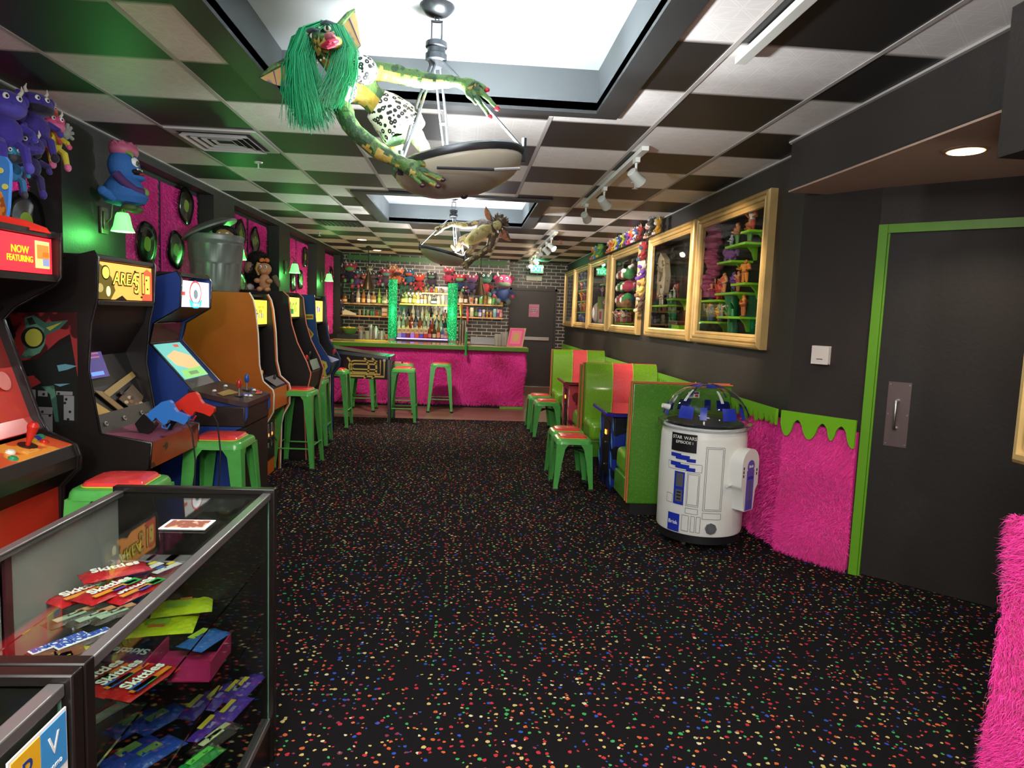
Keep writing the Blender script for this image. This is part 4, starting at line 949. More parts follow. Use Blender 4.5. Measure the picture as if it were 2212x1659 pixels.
b = MB(); xa, za = ib[2]; xb, zb = ib[4]
def lerp(s): return (xa + (xb - xa) * s + .006, za + (zb - za) * s + .004)
for yc, s, r in ((2.55, .45, .09), (2.72, .8, .07), (2.88, .62, .04)):
    x, z = lerp(s); n = Vector((-(zb - za), 0, xb - xa)).normalized() * -1
    if n.x < 0: n = -n
    b.tube([(x, yc, z), Vector((x, yc, z)) + n * .002], r, M('bezel_pink', 'e08078', .2, coat=.5), 22)
b.build('bezel_circles', t, smooth=0)
cpl = [(ib[5][0], P[7][1] - .006), (P[8][0] - .012, P[8][1] + .004), (P[9][0] - .006, P[9][1]), (P[10][0] - .006, P[10][1])]
cpo = strip(t, cpl[:2], y0 + .02, y1 - .02, .02, M('cp_orange', 'd0532a', .35, mix2=('e89838', 6, .52)), 'control_panel'); strip(t, cpl[1:], y0 + .02, y1 - .02, .02, cab_black, 'panel_front')
nA_ = Vector((-(cpl[1][1] - cpl[0][1]), 0, cpl[1][0] - cpl[0][0])).normalized()
def onp(s, y): return (cpl[0][0] + (cpl[1][0] - cpl[0][0]) * s, y, cpl[0][1] + (cpl[1][1] - cpl[0][1]) * s)
b = MB(); q = Vector(onp(.42, 2.80)); b.cyl(q, q + nA_ * .004, .035, M('stickplate', '3a1a14', .4), 20); b.tube([q, q + nA_ * .03, q + nA_ * .085, q + nA_ * .10], [.008, .011, .022, .012], M('stick_c42a20', 'c42a20', .3), 14); b.build('joystick', cpo)
for s, y, c in ((.25, 2.87, 'e0c038'), (.22, 2.905, '2a48b0'), (.2, 2.935, '309868'), (.5, 2.89, 'c83020'), (.5, 2.68, 'e8e4e0'), (.8, 2.63, '309868'), (.3, 2.60, 'e0c038')): button(cpo, onp(s, y), nA_, c, .014)
b = MB(); b.prism([onp(.62, 2.72), onp(.62, 2.80), onp(.8, 2.80), onp(.8, 2.72)], nA_ * .002, M('cp_label', 'e8a850', .5)); b.prism([Vector(onp(.66, 2.74)) + nA_ * .002, Vector(onp(.66, 2.78)) + nA_ * .002, Vector(onp(.75, 2.78)) + nA_ * .002, Vector(onp(.75, 2.74)) + nA_ * .002], nA_ * .001, M('cp_orange')); b.build('instruction_sticker', cpo, smooth=0)
low_ = [(P[10][0] - .012, P[10][1]), (P[11][0] - .012, P[11][1])]; strip(t, low_, y0 + .02, y1 - .02, .02, cab_black, 'panel_underside')
b = MB(); b.bx((P[11][0] - .035, y0 + .02, .0), (P[11][0] - .015, y1 - .02, P[11][1])); b.build('front_panel', t, cab_red)
cdo = coin_door(t, P[11][0] - .014, 2.42, 2.86, .10, .50, 'ff3878')
b = MB(); b.bx((P[11][0] - .002, 2.60, .50), (P[11][0] + .01, 2.64, .53)); b.build('hasp', cdo, silver)
CAB1TOP = top; CAB1X = P[0][0]
# ---- cabinet 2: black gun game
y0, y1 = 3.28, 3.88
t = thing('arcade_cabinet', 'black gun game cabinet with glowing AREA 51 marquee and two toy pistols', 'arcade machine', (-2.0, 3.58, 0))
P = px_profile([(148, 556), (201, 543), (208, 556), (205, 650), (194, 700), (187, 800), (214, 939), (325, 958), (320, 1013)], y0)
full = [(bk, P[0][1] - .12), (P[0][0] - .1, P[0][1] - .05)] + P + [(P[-2][0] - .22, P[-1][1] - .12), (P[-2][0] - .24, 0), (bk, 0)]
side(t, full, y0, .02, cab_black); side(t, full, y1 - .02, .02, cab_black)
for yy in (y0, y1 - .02): tmold(t, full[1:-1], yy, .02, tm_bk, .006)
xm = P[2][0] - .005; zm0, zm1 = P[3][1] + .01, P[2][1] - .014
b = MB(); b.bx((bk, y0 + .02, zm1 + .006), (xm + .004, y1 - .02, P[1][1] - .01)); b.bx((xm - .1, y0 + .02, zm0 - .03), (xm + .004, y1 - .02, zm0 - .004)); b.bx((bk, y0 + .02, 0), (bk + .02, y1 - .02, P[0][1] - .14)); b.build('cabinet_shell', t, cab_black, bevel=.004)
b = MB(); b.bx((xm - .03, y0 + .022, zm0), (xm - .008, y1 - .022, zm1)); mq = b.build('marquee', t, M('marquee_amber', 'f8b860', .5, emit='ff9a40', es=.55))
L_ = lambda n, c, e=1.0: lit(n, c, e)
def Q(ya, yb, za, zb, m, o=.007): return ([(xm - .008, y0 + .022 + .556 * ya, zm0 + (zm1 - zm0) * za), (xm - .008, y0 + .022 + .556 * yb, zm0 + (zm1 - zm0) * za), (xm - .008, y0 + .022 + .556 * yb, zm0 + (zm1 - zm0) * zb), (xm - .008, y0 + .022 + .556 * ya, zm0 + (zm1 - zm0) * zb)], (.0012 + o * .1, 0, 0), m)
def B_poly(pts, m, o=.002): return ([(xm - .008, y0 + .022 + .556 * a, zm0 + (zm1 - zm0) * c) for a, c in pts], (o, 0, 0), m)
blob = lambda cx, cy, rx, ry, n=16: [(cx + rx * math.cos(2 * PI * k / n), cy + ry * math.sin(2 * PI * k / n)) for k in range(n)]
art(mq, 'marquee_art', [B_poly([(0, 0), (.22, 0), (.3, .25), (.24, .6), (.12, .85), (0, 1)], L_('mq_olive', '6a5a18', .5)), B_poly(blob(.14, .72, .07, .2), L_('mq_dark', '1c1208', .02), .003), B_poly(blob(.14, .72, .055, .16), L_('mq_yellow', 'f8e84a', 1.3), .004),
    B_poly([(.3, .0), (.42, .12), (.5, 0)], L_('mq_dark', '1c1208', .02)), B_poly([(.8, 0), (1, 0), (1, .85), (.9, .95), (.8, .8)], L_('mq_brick', 'd85838', .9)), B_poly([(.86, .2), (.95, .2), (.95, .75), (.86, .75)], L_('mq_gold', 'e8c050', 1.1), .003),
    B_poly(blob(.05, .3, .05, .12), L_('mq_cream', 'e8dca0', 1)), B_poly(blob(.18, .22, .035, .14), L_('mq_cream', 'e8dca0', 1), .003)] +
    [B_poly(blob(x, z, .012, .03, 8), L_('mq_dark', '1c1208', .02), .005) for x, z in ((.66, .84), (.72, .7), (.66, .55), (.83, .5), (.9, .35), (.88, .62), (.7, .2), (.78, .1))])
rot_text('AREA', mq, (xm - .004, y0 + .28, (zm0 + zm1) / 2 + .012), .085, M('ink_black', '1a1208', .6), sx=1.15, shear=.15, bold=.006); rot_text('AREA', mq, (xm - .0025, y0 + .28, (zm0 + zm1) / 2 + .012), .085, L_('mq_yellow', 'f8e84a', 1.3), sx=1.15, shear=.15)
rot_text('51', mq, (xm - .004, y0 + .435, (zm0 + zm1) / 2 - .005), .15, M('ink_black'), sx=.9, bold=.006); rot_text('51', mq, (xm - .0025, y0 + .435, (zm0 + zm1) / 2 - .005), .15, L_('mq_gold', 'e8c050', 1.1), sx=.9)
# recess, bezel with art, gun tray
sc1 = [(P[4][0] - .02, P[4][1]), (P[5][0] - .10, P[5][1] + .05), (P[5][0] - .05, P[5][1] - .10), (P[6][0] - .02, P[6][1] + .02)]
strip(t, [(P[3][0] - .02, P[3][1]), sc1[0], sc1[1]], y0 + .02, y1 - .02, .02, cab_black, 'bezel')
so = strip(t, [sc1[1], sc1[2], sc1[3]], y0 + .02, y1 - .02, .02, M('screen_matt', '0d0b0b', .35), 'screen')
a0, a1 = Vector((sc1[2][0] + .01, 0, sc1[2][1])), Vector((sc1[3][0] + .01, 0, sc1[3][1]))
def SP(u, v): q = a0 + (a1 - a0) * v; return (q.x, y0 + .02 + .56 * u, q.z)
b = MB()
for pts, c in (([(.0, .30), (.12, .34), (.42, .95), (.30, .95), (0, .55)], 'c09a4a'), ([(.30, .15), (.95, -.25), (.98, -.1), (.36, .3)], 'a88c50'), ([(.18, .05), (.30, .12), (.62, .95), (.52, .95)], '8a6a3a'), ([(.5, .4), (.85, .1), (.95, .5), (.75, .8), (.62, .7)], '54402a')):
    b.prism([SP(u, v) for u, v in pts], (.004, 0, .001), M('bz_' + c, c, .4))
for k in range(12): r_ = random.Random(k); u, v = .5 + .4 * r_.random(), .2 + .6 * r_.random(); b.prism([SP(u + .04 * math.cos(q * 1.05), v + .05 * math.sin(q * 1.05)) for q in range(6)], (.006, 0, .001), M(*[('bz_a', 'b8a080'), ('bz_b', '2a2018'), ('bz_c', '8c5a34')][k % 3], .4))
b.build('bezel_art', so, smooth=0)
c0, c1_ = Vector((sc1[1][0] + .012, 0, sc1[1][1])), Vector((sc1[2][0] + .012, 0, sc1[2][1]))
def SC(u, v): q = c0 + (c1_ - c0) * v; return (q.x + .002, y0 + .02 + .56 * u, q.z)
b = MB(); b.prism([SC(.12, -.9), SC(.50, -.9), SC(.50, .7), (SC(.12, .7))], (.004, 0, 0), M('scr_violet', '3a3460', .2, emit='4a4080', es=.35)); b.prism([SC(.14, -.85), SC(.46, -.85), SC(.46, -.5), SC(.14, -.5)], (.006, 0, 0), M('scr_pale', 'b8b8d8', .2, emit='a0a0c8', es=.6))
for k in range(4): b.prism([SC(.18, -.35 + k * .12), SC(.44, -.35 + k * .12), SC(.44, -.3 + k * .12), SC(.18, -.3 + k * .12)], (.006, 0, 0), M('scr_red', '905070', .2, emit='a05070', es=.4))
b.prism([SC(.22, .5), SC(.42, .5), SC(.42, .62), SC(.22, .62)], (.006, 0, 0), M('scr_blue', '5a78c0', .2, emit='6088d0', es=.5)); b.build('screen_image', so, smooth=0)
ld_ = MB(); ld_.ell(SC(.45, -1.3), .007, M('led_violet', 'b070ff', .3, emit='a060ff', es=6), nu=8, nv=6); ld_.build('led', so)
kp = [(P[6][0] - .03, P[6][1] + .085), (P[6][0] + .01, P[6][1] - .01)]
kk = strip(t, kp, y0 + .02, y1 - .02, .015, dkgrey, 'kick_plate')
for u in (.1, .42, .75): b = MB(); b.disc((kp[0][0] + .024, y0 + .02 + .56 * u, kp[0][1] - .045), (.9, 0, .45), .012, silver, .004, 14); b.disc((kp[0][0] + .028, y0 + .02 + .56 * u, kp[0][1] - .043), (.9, 0, .45), .006, M('coin_black'), .002, 10); b.build('lock', kk)
tray = M('tray_mauve', '8a4a5e', .4, mix2=('5c2c3c', 9, .55)); zt = P[7][1]
b = MB(); b.prism([(P[6][0], y0 + .02, P[6][1] + .002), (P[7][0] - .004, y0 + .02, P[7][1] + .002), (P[7][0] - .004, y0 + .02, P[7][1] - .02), (P[6][0], y0 + .02, P[6][1] - .02)], (0, .56, 0)); cp2 = b.build('control_panel', t, tray)
b = MB(); b.bx((P[7][0] - .02, y0 + .02, P[8][1]), (P[7][0] - .002, y1 - .02, P[7][1])); b.build('panel_front', t, M('panel_rust', '983c20', .4, mix2=('4a2418', 14, .62)))
b = MB(); b.bx((P[7][0] - .26, y0 + .02, 0), (P[7][0] - .24, y1 - .02, P[8][1])); b.build('front_panel', t, cab_black)
# side art: green reptile head on red with silver bullet-holed numerals
art_red = M('art_red', '8c2c2c', .4, mix2=('3a1214', 8, .56)); art_g = M('art_green', '4e7a62', .4, mix2=('34564a', 12, .5)); art_dk = M('art_dark', '1a1c1a', .4); art_y = M('art_yellow', '9a9a3c', .35); art_s = M('art_silver', '8c8c8c', .35, .3); art_c = M('art_cyan', '5a8a98', .4)
b = MB(); S = lambda pts, m, o: b.prism(on_side([(x / 3.687, 450 + y / 3.687) for x, y in pts], y0, 0), (0, -o, 0), m)
S([(0, 830), (612, 830), (620, 1340), (560, 1000), (470, 1050), (300, 1200), (120, 1220), (40, 900)], art_red, .0015)
S([(8, 880), (75, 860), (130, 1010), (110, 1060), (60, 960)], art_dk, .002)
S([(195, 870), (270, 850), (360, 910), (545, 890), (480, 960), (370, 1010), (355, 1090), (320, 1150), (240, 1190), (160, 1200), (205, 1120), (170, 1040), (205, 960)], art_g, .002)
S([(215, 880), (255, 865), (290, 920), (240, 930)], art_dk, .0025); S([(370, 950), (500, 905), (400, 975)], art_y, .0025)
S([(265 + 95 * math.cos(a * .393), 1030 + 88 * math.sin(a * .393)) for a in range(16)], art_dk, .003); S([(272 + 70 * math.cos(a * .393), 1030 + 72 * math.sin(a * .393)) for a in range(16)], art_y, .0035)
S([(130, 1210), (300, 1200), (420, 1120), (560, 1060), (615, 1100), (620, 1700), (330, 1760), (180, 1330)], art_dk, .0012)
S([(455, 1250), (520, 1240), (615, 1255), (540, 1285), (470, 1300)], art_c, .002); S([(430, 1400), (560, 1395), (480, 1420)], art_c, .002); S([(205, 1340), (270, 1330), (300, 1380), (250, 1410)], art_red, .002)
S([(215, 1390), (290, 1350), (330, 1390), (250, 1430)], art_red, .0022); S([(330, 1420), (430, 1410), (450, 1500), (470, 1700), (440, 1700), (400, 1480)], art_g, .002)
for a, c, d, e in ((235, 1440, 285, 1560), (305, 1450, 380, 1500), (450, 1455, 580, 1490), (510, 1490, 592, 1690), (300, 1580, 420, 1640), (330, 1640, 420, 1780)):
    S([(a, c), (d, c + 5), (d, e), (a, e - 5)], art_s, .0025)
for a, c in ((350, 1480), (470, 1475), (530, 1520), (520, 1550), (560, 1620), (340, 1620), (400, 1650), (545, 1680)): S([(a + 11 * math.cos(q * .8), c + 11 * math.sin(q * .8)) for q in range(8)], art_dk, .0035)
b.build('side_art', t, smooth=0)
# pistols rest in black holsters on the tray
def pistol(name, grip_px, Yd, col, lb, flip):
    gt = thing(name, lb, 'toy pistol', at(*grip_px, Y=Yd)); o = at(*grip_px, Y=Yd)
    m = M('gun_' + col, col, .35)
    # muzzle points down-left into its holster, grip to the right
    pts = [(0, 0), (-.03, .012), (-.115, -.075), (-.14, -.10), (-.10, -.142), (-.04, -.085), (-.015, -.10), (.0, -.095), (.02, -.07), (.06, -.06), (.11, -.075), (.135, -.045), (.05, -.025)]
    return gt, m, o
for nm, tip, Yd, col, lb in (('toy_pistol', (352, 880), 3.46, '2f74c4', 'blue toy pistol with a cable resting in its holster on the gun game'), ('toy_pistol', (408, 862), 3.62, 'd02c1c', 'red toy pistol with a cable resting in its holster on the gun game')):
    o = at(tip[0], tip[1], Y=Yd); gt = thing(nm, lb, 'toy pistol', o); m = M('gun_' + col, col, .35)
    sc_ = 1 / (1465.6 / (Yd + .1)); ref = [(0, -12), (14, -16), (20, -10), (24, 0), (30, 8), (52, 16), (52, 24), (44, 34), (30, 28), (14, 24), (10, 32), (4, 36), (-2, 30), (-12, 20), (-34, 50), (-46, 42), (-24, 8)]
    b = MB(); b.prism([o + Vector((px_ * sc_, -.016, -pz * sc_)) for px_, pz in ref], (0, .032, 0)); b.build('pistol_body', gt, m, bevel=.006, smooth=0)
    b = MB(); b.tube([o + Vector((q * sc_, 0, -r * sc_)) for q, r in ((4, 36), (-2, 30), (-2, 42), (8, 44), (14, 34))], .004, m, 6); b.build('trigger_guard', gt)
    e = o + Vector((48 * sc_, 0, -30 * sc_)); b = MB()
    b.tube([e, e + Vector((.02, .01, -.05)), e + Vector((.03, .02, -.2)), e + Vector((.02, .02, -.42)), e + Vector((-.08, .02, -.55)), e + Vector((-.26, .02, -.50))], .004, None, 6); b.build('cable', gt, rubber)
    b = MB(); h0 = o + Vector((-30 * sc_, -.024, -40 * sc_)); b.prism([h0 + Vector((a * sc_, 0, -c * sc_)) for a, c in ((-22, -6), (-4, -28), (18, -4), (-2, 22), (-8, 24))], (0, .048, 0)); b.build('holster', t, M('holster_black', '121112', .35), bevel=.004, smooth=0)
# ---- cabinet 3: blue showcase style
y0, y1 = 4.22, 4.72
t = thing('arcade_cabinet', 'blue cabinet with round white logo marquee and slanted screen, two joysticks', 'arcade machine', (-2.0, 4.47, 0))
P = px_profile([(334, 598), (380, 587), (390, 602), (387, 664), (329, 698), (320, 742), (412, 842), (534, 870), (534, 902), (524, 924), (508, 930)], y0)
full = [(bk, P[0][1] - .0)] + P + [(P[10][0], 0), (bk, 0)]
full[0] = (bk, P[0][1] + .02)
side(t, full, y0, .02, cab_blue); side(t, full, y1 - .02 + .0, .02, cab_blue)
for yy in (y0, y1 - .02): tmold(t, full[1:8], yy, .02, tm_bk, .006)
xm = P[2][0] - .004; zm0, zm1 = P[3][1] + .004, P[2][1] - .006
b = MB(); b.bx((bk, y0 + .02, P[1][1] - .02), (xm, y1 - .02, P[1][1])); b.prism([(xm, y0 + .02, zm0 - .004), (P[4][0] - .02, y0 + .02, P[4][1]), (P[4][0] - .06, y0 + .02, P[4][1]), (xm - .05, y0 + .02, zm0 - .004)], (0, .46, 0)); b.bx((bk, y0 + .02, 0), (bk + .02, y1 - .02, 1.5)); b.build('cabinet_shell', t, M('brown_black', '2a201c', .4))
b = MB(); b.bx((xm - .03, y0 + .022, zm0), (xm - .006, y1 - .022, zm1)); mq = b.build('marquee', t, M('marquee_white', 'e8e8e0', .5, emit='e0e0d8', es=.5, var=None))
W_ = .456; yb = y0 + .022; cyy = yb + W_ * .5; H_ = zm1 - zm0; zc = (zm0 + zm1) / 2
cir = lambda ry, rz, cz=0: [(xm - .006, cyy + ry * math.cos(2 * PI * k / 24), zc + cz + rz * math.sin(2 * PI * k / 24)) for k in range(24)]
art(mq, 'marquee_logo', [(cir(.095, .075, .01), (.001, 0, 0), L_('lg_red', 'd84848', 1)), (cir(.082, .063, .01), (.0015, 0, 0), L_('lg_white', 'f8f8f8', 1.5)), (cir(.035, .03, .0), (.002, 0, 0), L_('lg_grey', '90a0a8', .5)),
    ([(xm - .006, cyy + a, zc + c) for a, c in ((-.1, -.03), (-.05, -.05), (.05, -.05), (.1, -.03), (.08, -.075), (.03, -.088), (-.03, -.088), (-.08, -.075))], (.003, 0, 0), L_('lg_cyan', '38b8e8', 1.2)),
    ([(xm - .006, yb + .01, zc - .01), (xm - .006, yb + .065, zc - .01), (xm - .006, yb + .065, zc + .012), (xm - .006, yb + .01, zc + .012)], (.001, 0, 0), L_('lg_red', 'd84848', 1))])
scrawl(mq, (xm - .0045, cyy, zc + .055), (0, 1, 0), .09, .02, 6, L_('lg_white', 'f8f8f8', 1.5), 4); scrawl(mq, (xm - .003, cyy, zc - .068), (0, 1, 0), .11, .022, 6, L_('lg_white', 'f8f8f8', 1.5), 5)
bz = strip(t, [(P[4][0] - .01, P[4][1]), (P[5][0] - .01, P[5][1]), (P[6][0] - .015, P[6][1])], y0 + .02, y1 - .02, .02, M('bezel_brown', '3a302c', .15, coat=.6), 'bezel')
a0, a1 = Vector((P[5][0] - .004, 0, P[5][1])), Vector((P[6][0] - .009, 0, P[6][1])); n3 = Vector((-(a1 - a0).z, 0, (a1 - a0).x)).normalized()
def S3(u, v): q = a0 + (a1 - a0) * v; return Vector((q.x, y0 + .02 + .46 * u, q.z))
b = MB(); b.prism([S3(.08, .04), S3(.9, .04), S3(.9, .80), S3(.08, .80)], n3 * .003, M('scr_teal', '6aa8a0', .15, emit='5aa098', es=.55))
b.prism([S3(.14, .3), S3(.5, .2), S3(.85, .35), S3(.88, .6), S3(.5, .62), S3(.2, .5)], n3 * .004, M('scr_sand', 'c8a878', .15, emit='c09868', es=.55)); b.prism([S3(.2, .62), S3(.85, .6), S3(.88, .79), S3(.12, .79)], n3 * .004, M('scr_lime', '80b868', .15, emit='78b060', es=.5))
b.prism([S3(.35, .67), S3(.65, .67), S3(.65, .74), S3(.35, .74)], n3 * .005, M('scr_grey', '70a070', .15, emit='607850', es=.4)); b.prism([S3(.6, .08), S3(.75, .08), S3(.75, .14), S3(.6, .14)], n3 * .005, M('scr_red2', 'c06050', .15, emit='b05040', es=.5)); b.build('screen', bz, smooth=0)
b = MB(); z7 = P[7][1]; e = [(P[6][0] - .01, y0 - .02, P[6][1] + .004), (P[7][0] - .10, y0 - .04, P[7][1] + .006 + .02), (P[7][0], y0, z7), (P[7][0] + .0, y1 + .0, z7), (P[7][0] - .10, y1 + .04, z7 + .02), (P[6][0] - .01, y1 + .02, P[6][1] + .004)]
b.prism(e, (0, 0, -.03)); cp3 = b.build('control_panel', t, M('cp_brown', '43302e', .35, mix2=('382a2a', 5, .5)), bevel=.004, smooth=0)
def onc(s, y): return Vector((P[6][0] + (P[7][0] - P[6][0]) * s, y, P[6][1] + (P[7][1] - P[6][1]) * s + .003))
stick(cp3, onc(.72, 4.36), (0, 0, 1), 'b83028'); stick(cp3, onc(.62, 4.62), (0, 0, 1), '2858b0')
for k, (s, y, c) in enumerate(((.8, 4.41, 'd8d8d8'), (.74, 4.43, '2858b0'), (.8, 4.46, '2858b0'), (.86, 4.44, 'e8e8e8'), (.8, 4.66, 'c03838'), (.72, 4.67, 'e8e8e8'), (.66, 4.69, '2858b0'), (.3, 4.33, 'e8e8e8'), (.25, 4.58, 'e8e8e8'))): button(cp3, onc(s, y), (0, 0, 1), c, .011)
b = MB(); b.prism([onc(.4, 4.28), onc(.4, 4.5), onc(.62, 4.46), onc(.55, 4.24)], (0, 0, .002), M('cp_gold', 'a89058', .4)); b.prism([onc(.85, 4.55), onc(.92, 4.62), onc(.85, 4.70), onc(.8, 4.62)], (0, 0, .002), M('cp_coral', 'c86050', .4)); b.build('panel_sticker', cp3, smooth=0)
b = MB(); b.bx((P[6][0] + .02, y0 - .004, P[9][1]), (P[7][0] - .01, y1 + .004, z7 - .024)); b.build('panel_box', t, M('brown_black'), bevel=.01)
b = MB(); b.bx((P[10][0] - .02, y0 + .02, 0), (P[10][0] + .06, y1 - .02, P[9][1])); b.build('front_panel', t, M('brown_black'))
# ---- cabinets 4, 5, 6: the classic uprights
def upright(y0, y1, px, side_m, tm, label, marq, front_m, cdlit, xtop=-2.42, zdrop=0):
    P = px_profile(px, y0); t = thing('arcade_cabinet', label, 'arcade machine', (-2.0, (y0 + y1) / 2, 0))
    full = [(bk, P[0][1] - zdrop)] + P + [(bk, 0)]; full[-2] = (full[-2][0], 0)
    side(t, full, y0, .02, side_m); side(t, full, y1 - .02, .02, side_m)
    for yy in (y0, y1 - .02): tmold(t, full[1:-1], yy, .02, tm, .0065)
    side(t, [(x - .012, z) for x, z in full], y1 - .024, .003, cab_black, 'side_liner')
    return t, P, full
y0, y1 = 5.82, 6.38
px4 = [(537, 632), (545, 646), (550, 667), (556, 721), (559, 789), (567, 824), (588, 843), (590, 852), (589, 890), (575, 914), (570, 935), (567, 1043)]
t, P, full = upright(y0, y1, px4, cab_orange, chrome_t, 'orange sided upright cabinet with white edging and yellow marquee', None, None, None)
def upright_inner(t, P, y0, y1, kmq, mqcol, es, kscr, kcp, front, cpm, mqtxt, deep=.16):
    a, c = kmq; xm = P[a][0] - .03; zm1 = P[a][1] - .004; zm0 = P[c][1] + (P[a][1] - P[c][1]) * .25
    b = MB(); b.bx((bk, y0 + .02, P[0][1] - .03), (P[0][0] - .03, y1 - .02, P[0][1] - .012)); b.bx((xm - .14, y0 + .02, zm0 - .02), (xm, y1 - .02, zm0)); b.bx((bk, y0 + .02, 0), (bk + .02, y1 - .02, P[0][1] - .02)); b.build('cabinet_shell', t, cab_black)
    b = MB(); b.bx((xm - .03, y0 + .024, zm0), (xm - .004, y1 - .024, zm1)); mq = b.build('marquee', t, lit('marquee_' + mqcol, mqcol, es))
    for q, (n_, dy, dz, wd_, h_, m) in enumerate(mqtxt): scrawl(mq, (xm - .0035, (y0 + y1) / 2 + dy, (zm0 + zm1) / 2 + dz), (0, 1, 0), wd_, h_, n_, m, q + 3)
    i, j = kscr; strip(t, [(xm - .06, zm0 - .02), (xm - deep - .03, P[i][1]), (xm - deep + .10, P[j][1] + .02)], y0 + .02, y1 - .02, .02, scr, 'screen')
    k, l = kcp; o = strip(t, [(xm - deep + .08, P[k][1] + .03), (P[l][0] - .014, P[l][1] - .002)], y0 + .02, y1 - .02, .02, cpm, 'control_panel')
    strip(t, [(P[l][0] - .014, P[l][1] - .006), (P[l + 2][0] - .014, P[l + 2][1])], y0 + .02, y1 - .02, .02, front, 'panel_front')
    strip(t, [(P[l + 2][0] - .02, P[l + 2][1]), (P[l + 3][0] - .05, P[l + 3][1])], y0 + .02, y1 - .02, .02, cab_black, 'panel_underside')
    xb = P[-1][0] - .03; b = MB(); b.bx((xb - .02, y0 + .02, 0), (xb, y1 - .02, P[l + 3][1] + .01)); b.build('front_panel', t, front); return mq, o, xb
ink_b = L_('mq_blueink', '3868b8', .5)
mq, cp, xb = upright_inner(t, P, y0, y1, (1, 3), 'f0dc40', 1.25, (4, 5), (5, 6), cab_orange, M('cp_dark', '2a2628', .35), [(6, .06, .045, .2, .02, L_('mq_brown', 'a08020', .4)), (3, -.05, .01, .3, .03, L_('mq_brown', 'a08020', .4)), (7, -.03, -.03, .4, .055, ink_b), (2, .25, .0, .06, .1, L_('mq_gold', 'e8c050', 1.1))])
stick(cp, (P[5][0] - .06, 5.95, P[5][1] + .0), (.2, 0, 1), 'e0b040', .05); stick(cp, (P[6][0] - .10, 6.22, P[6][1] + .012), (.2, 0, 1), '303830', .05, .013)
b = MB(); b.prism([(P[5][0] - .05, 6.05, P[5][1] + .004), (P[6][0] - .03, 6.05, P[6][1] + .008), (P[6][0] - .03, 6.34, P[6][1] + .008), (P[5][0] - .05, 6.34, P[5][1] + .004)], (0, 0, .003), M('cp_grey', '7a7678', .35)); b.build('panel_plate', cp)
for k in range(4): button(cp, (P[6][0] - .06, 6.22 + .03 * k, P[6][1] + .012), (.2, 0, 1), 'e0e0e0', .009)
cdo = coin_door(t, xb, y0 + .10, y1 - .12, .14, .50, 'ff8c40'); b = MB()
for k in (-.06, .06): b.tube([(xb + .02, (y0 + y1) / 2 + k, .46), (xb + .03, (y0 + y1) / 2 + k, .35), (xb + .05, (y0 + y1) / 2 + k + .02, .30)], .006, steel, 6)
b.build('coin_return', cdo)
y0, y1 = 6.74, 7.36
px5 = [(610, 629), (622, 640), (624.5, 665), (629, 700), (641, 740), (662, 783), (670, 806), (669, 815), (662, 845), (656, 870), (656, 880), (660, 987)]
t, P, full = upright(y0, y1, px5, cab_black, tm_or, 'black upright cabinet with coral edging right of the orange cabinet', None, None, None)
mq, cp, xb = upright_inner(t, P, y0, y1, (1, 3), 'f4e060', 1.25, (4, 5), (5, 6), M('front_dark', '2c2624', .4), M('cp_dark'), [(6, .0, .0, .34, .12, L_('mq_green', '489838', .6)), (5, -.1, -.055, .2, .02, L_('mq_brown', 'a08020', .4))], .14)
b = MB(); b.bx((P[1][0] - .03, y0 + .08, P[2][1] - .06), (P[1][0] - .02, y0 + .3, P[2][1] - .01)); b.build('green_placard', t, L_('placard_green', '28a850', .5))
stick(cp, (P[5][0] - .04, 7.0, P[5][1] + .01), (.2, 0, 1), '303030', .05); stick(cp, (P[5][0] - .04, 6.88, P[5][1] + .0), (.2, 0, 1), 'c83028', .03)
b = MB(); b.prism([(P[5][0] - .02, 6.95, P[5][1] + .004), (P[6][0] - .02, 6.95, P[6][1] + .008), (P[6][0] - .02, 7.3, P[6][1] + .008), (P[5][0] - .02, 7.3, P[5][1] + .004)], (0, 0, .003), M('cp_grey')); b.build('panel_plate', cp)
coin_door(t, xb, y0 + .14, y1 - .14, .36, .72, 'ffd0b0')
y0, y1 = 7.86, 8.50
px6 = [(678, 637), (679, 648), (680, 684), (683, 712), (688, 740), (709, 773), (714, 784), (713, 800), (699, 815), (697, 820), (697, 830), (697, 955)]
t, P, full = upright(y0, y1, px6, cab_blue, tm_bk, 'blue upright cabinet with yellow and pink side art, last of the row', None, None, None)
mq, cp, xb = upright_inner(t, P, y0, y1, (1, 3), 'f8c860', 1.3, (4, 5), (5, 6), cab_blue, M('cp_pale', '9aa0c8', .35), [(3, .0, .02, .3, .08, L_('mq_blue2', '3850d0', .8)), (4, 0, -.045, .34, .04, L_('mq_pink', 'e8b030', .9))], .14)
stick(cp, (P[5][0] - .0, 8.15, P[5][1] + .01), (.2, 0, 1), 'd03838', .04, .02)
cdo = coin_door(t, xb + .001, y0 + .16, y1 - .14, .38, .68, 'ffe0c0')
S = lambda pts, m, o: b.prism(on_side(pts, y0, 0), (0, -o, 0), m)
b = MB(); ylw = M('art_lemon', 'd8c848', .4); pnk = M('art_rose', 'c85a78', .4); ore = M('art_orange', 'c85a30', .4); S([(659, 679), (677, 679), (677, 690), (659, 690)], ylw, .002); S([(661, 682), (675, 682), (675, 687), (661, 687)], ore, .003)
S([(664, 705), (678, 722), (672, 732), (663, 722)], ylw, .002); S([(666, 710), (675, 722), (671, 727), (665, 720)], ore, .003)
S([(689 + 0, 780), (696, 778), (705, 782), (708, 792), (703, 800), (706, 812), (700, 814), (696, 803), (694, 815), (688, 815)], ylw, .002); S([(696, 786), (701, 786), (702, 793), (697, 796)], pnk, .003); b.build('side_art', t, smooth=0)
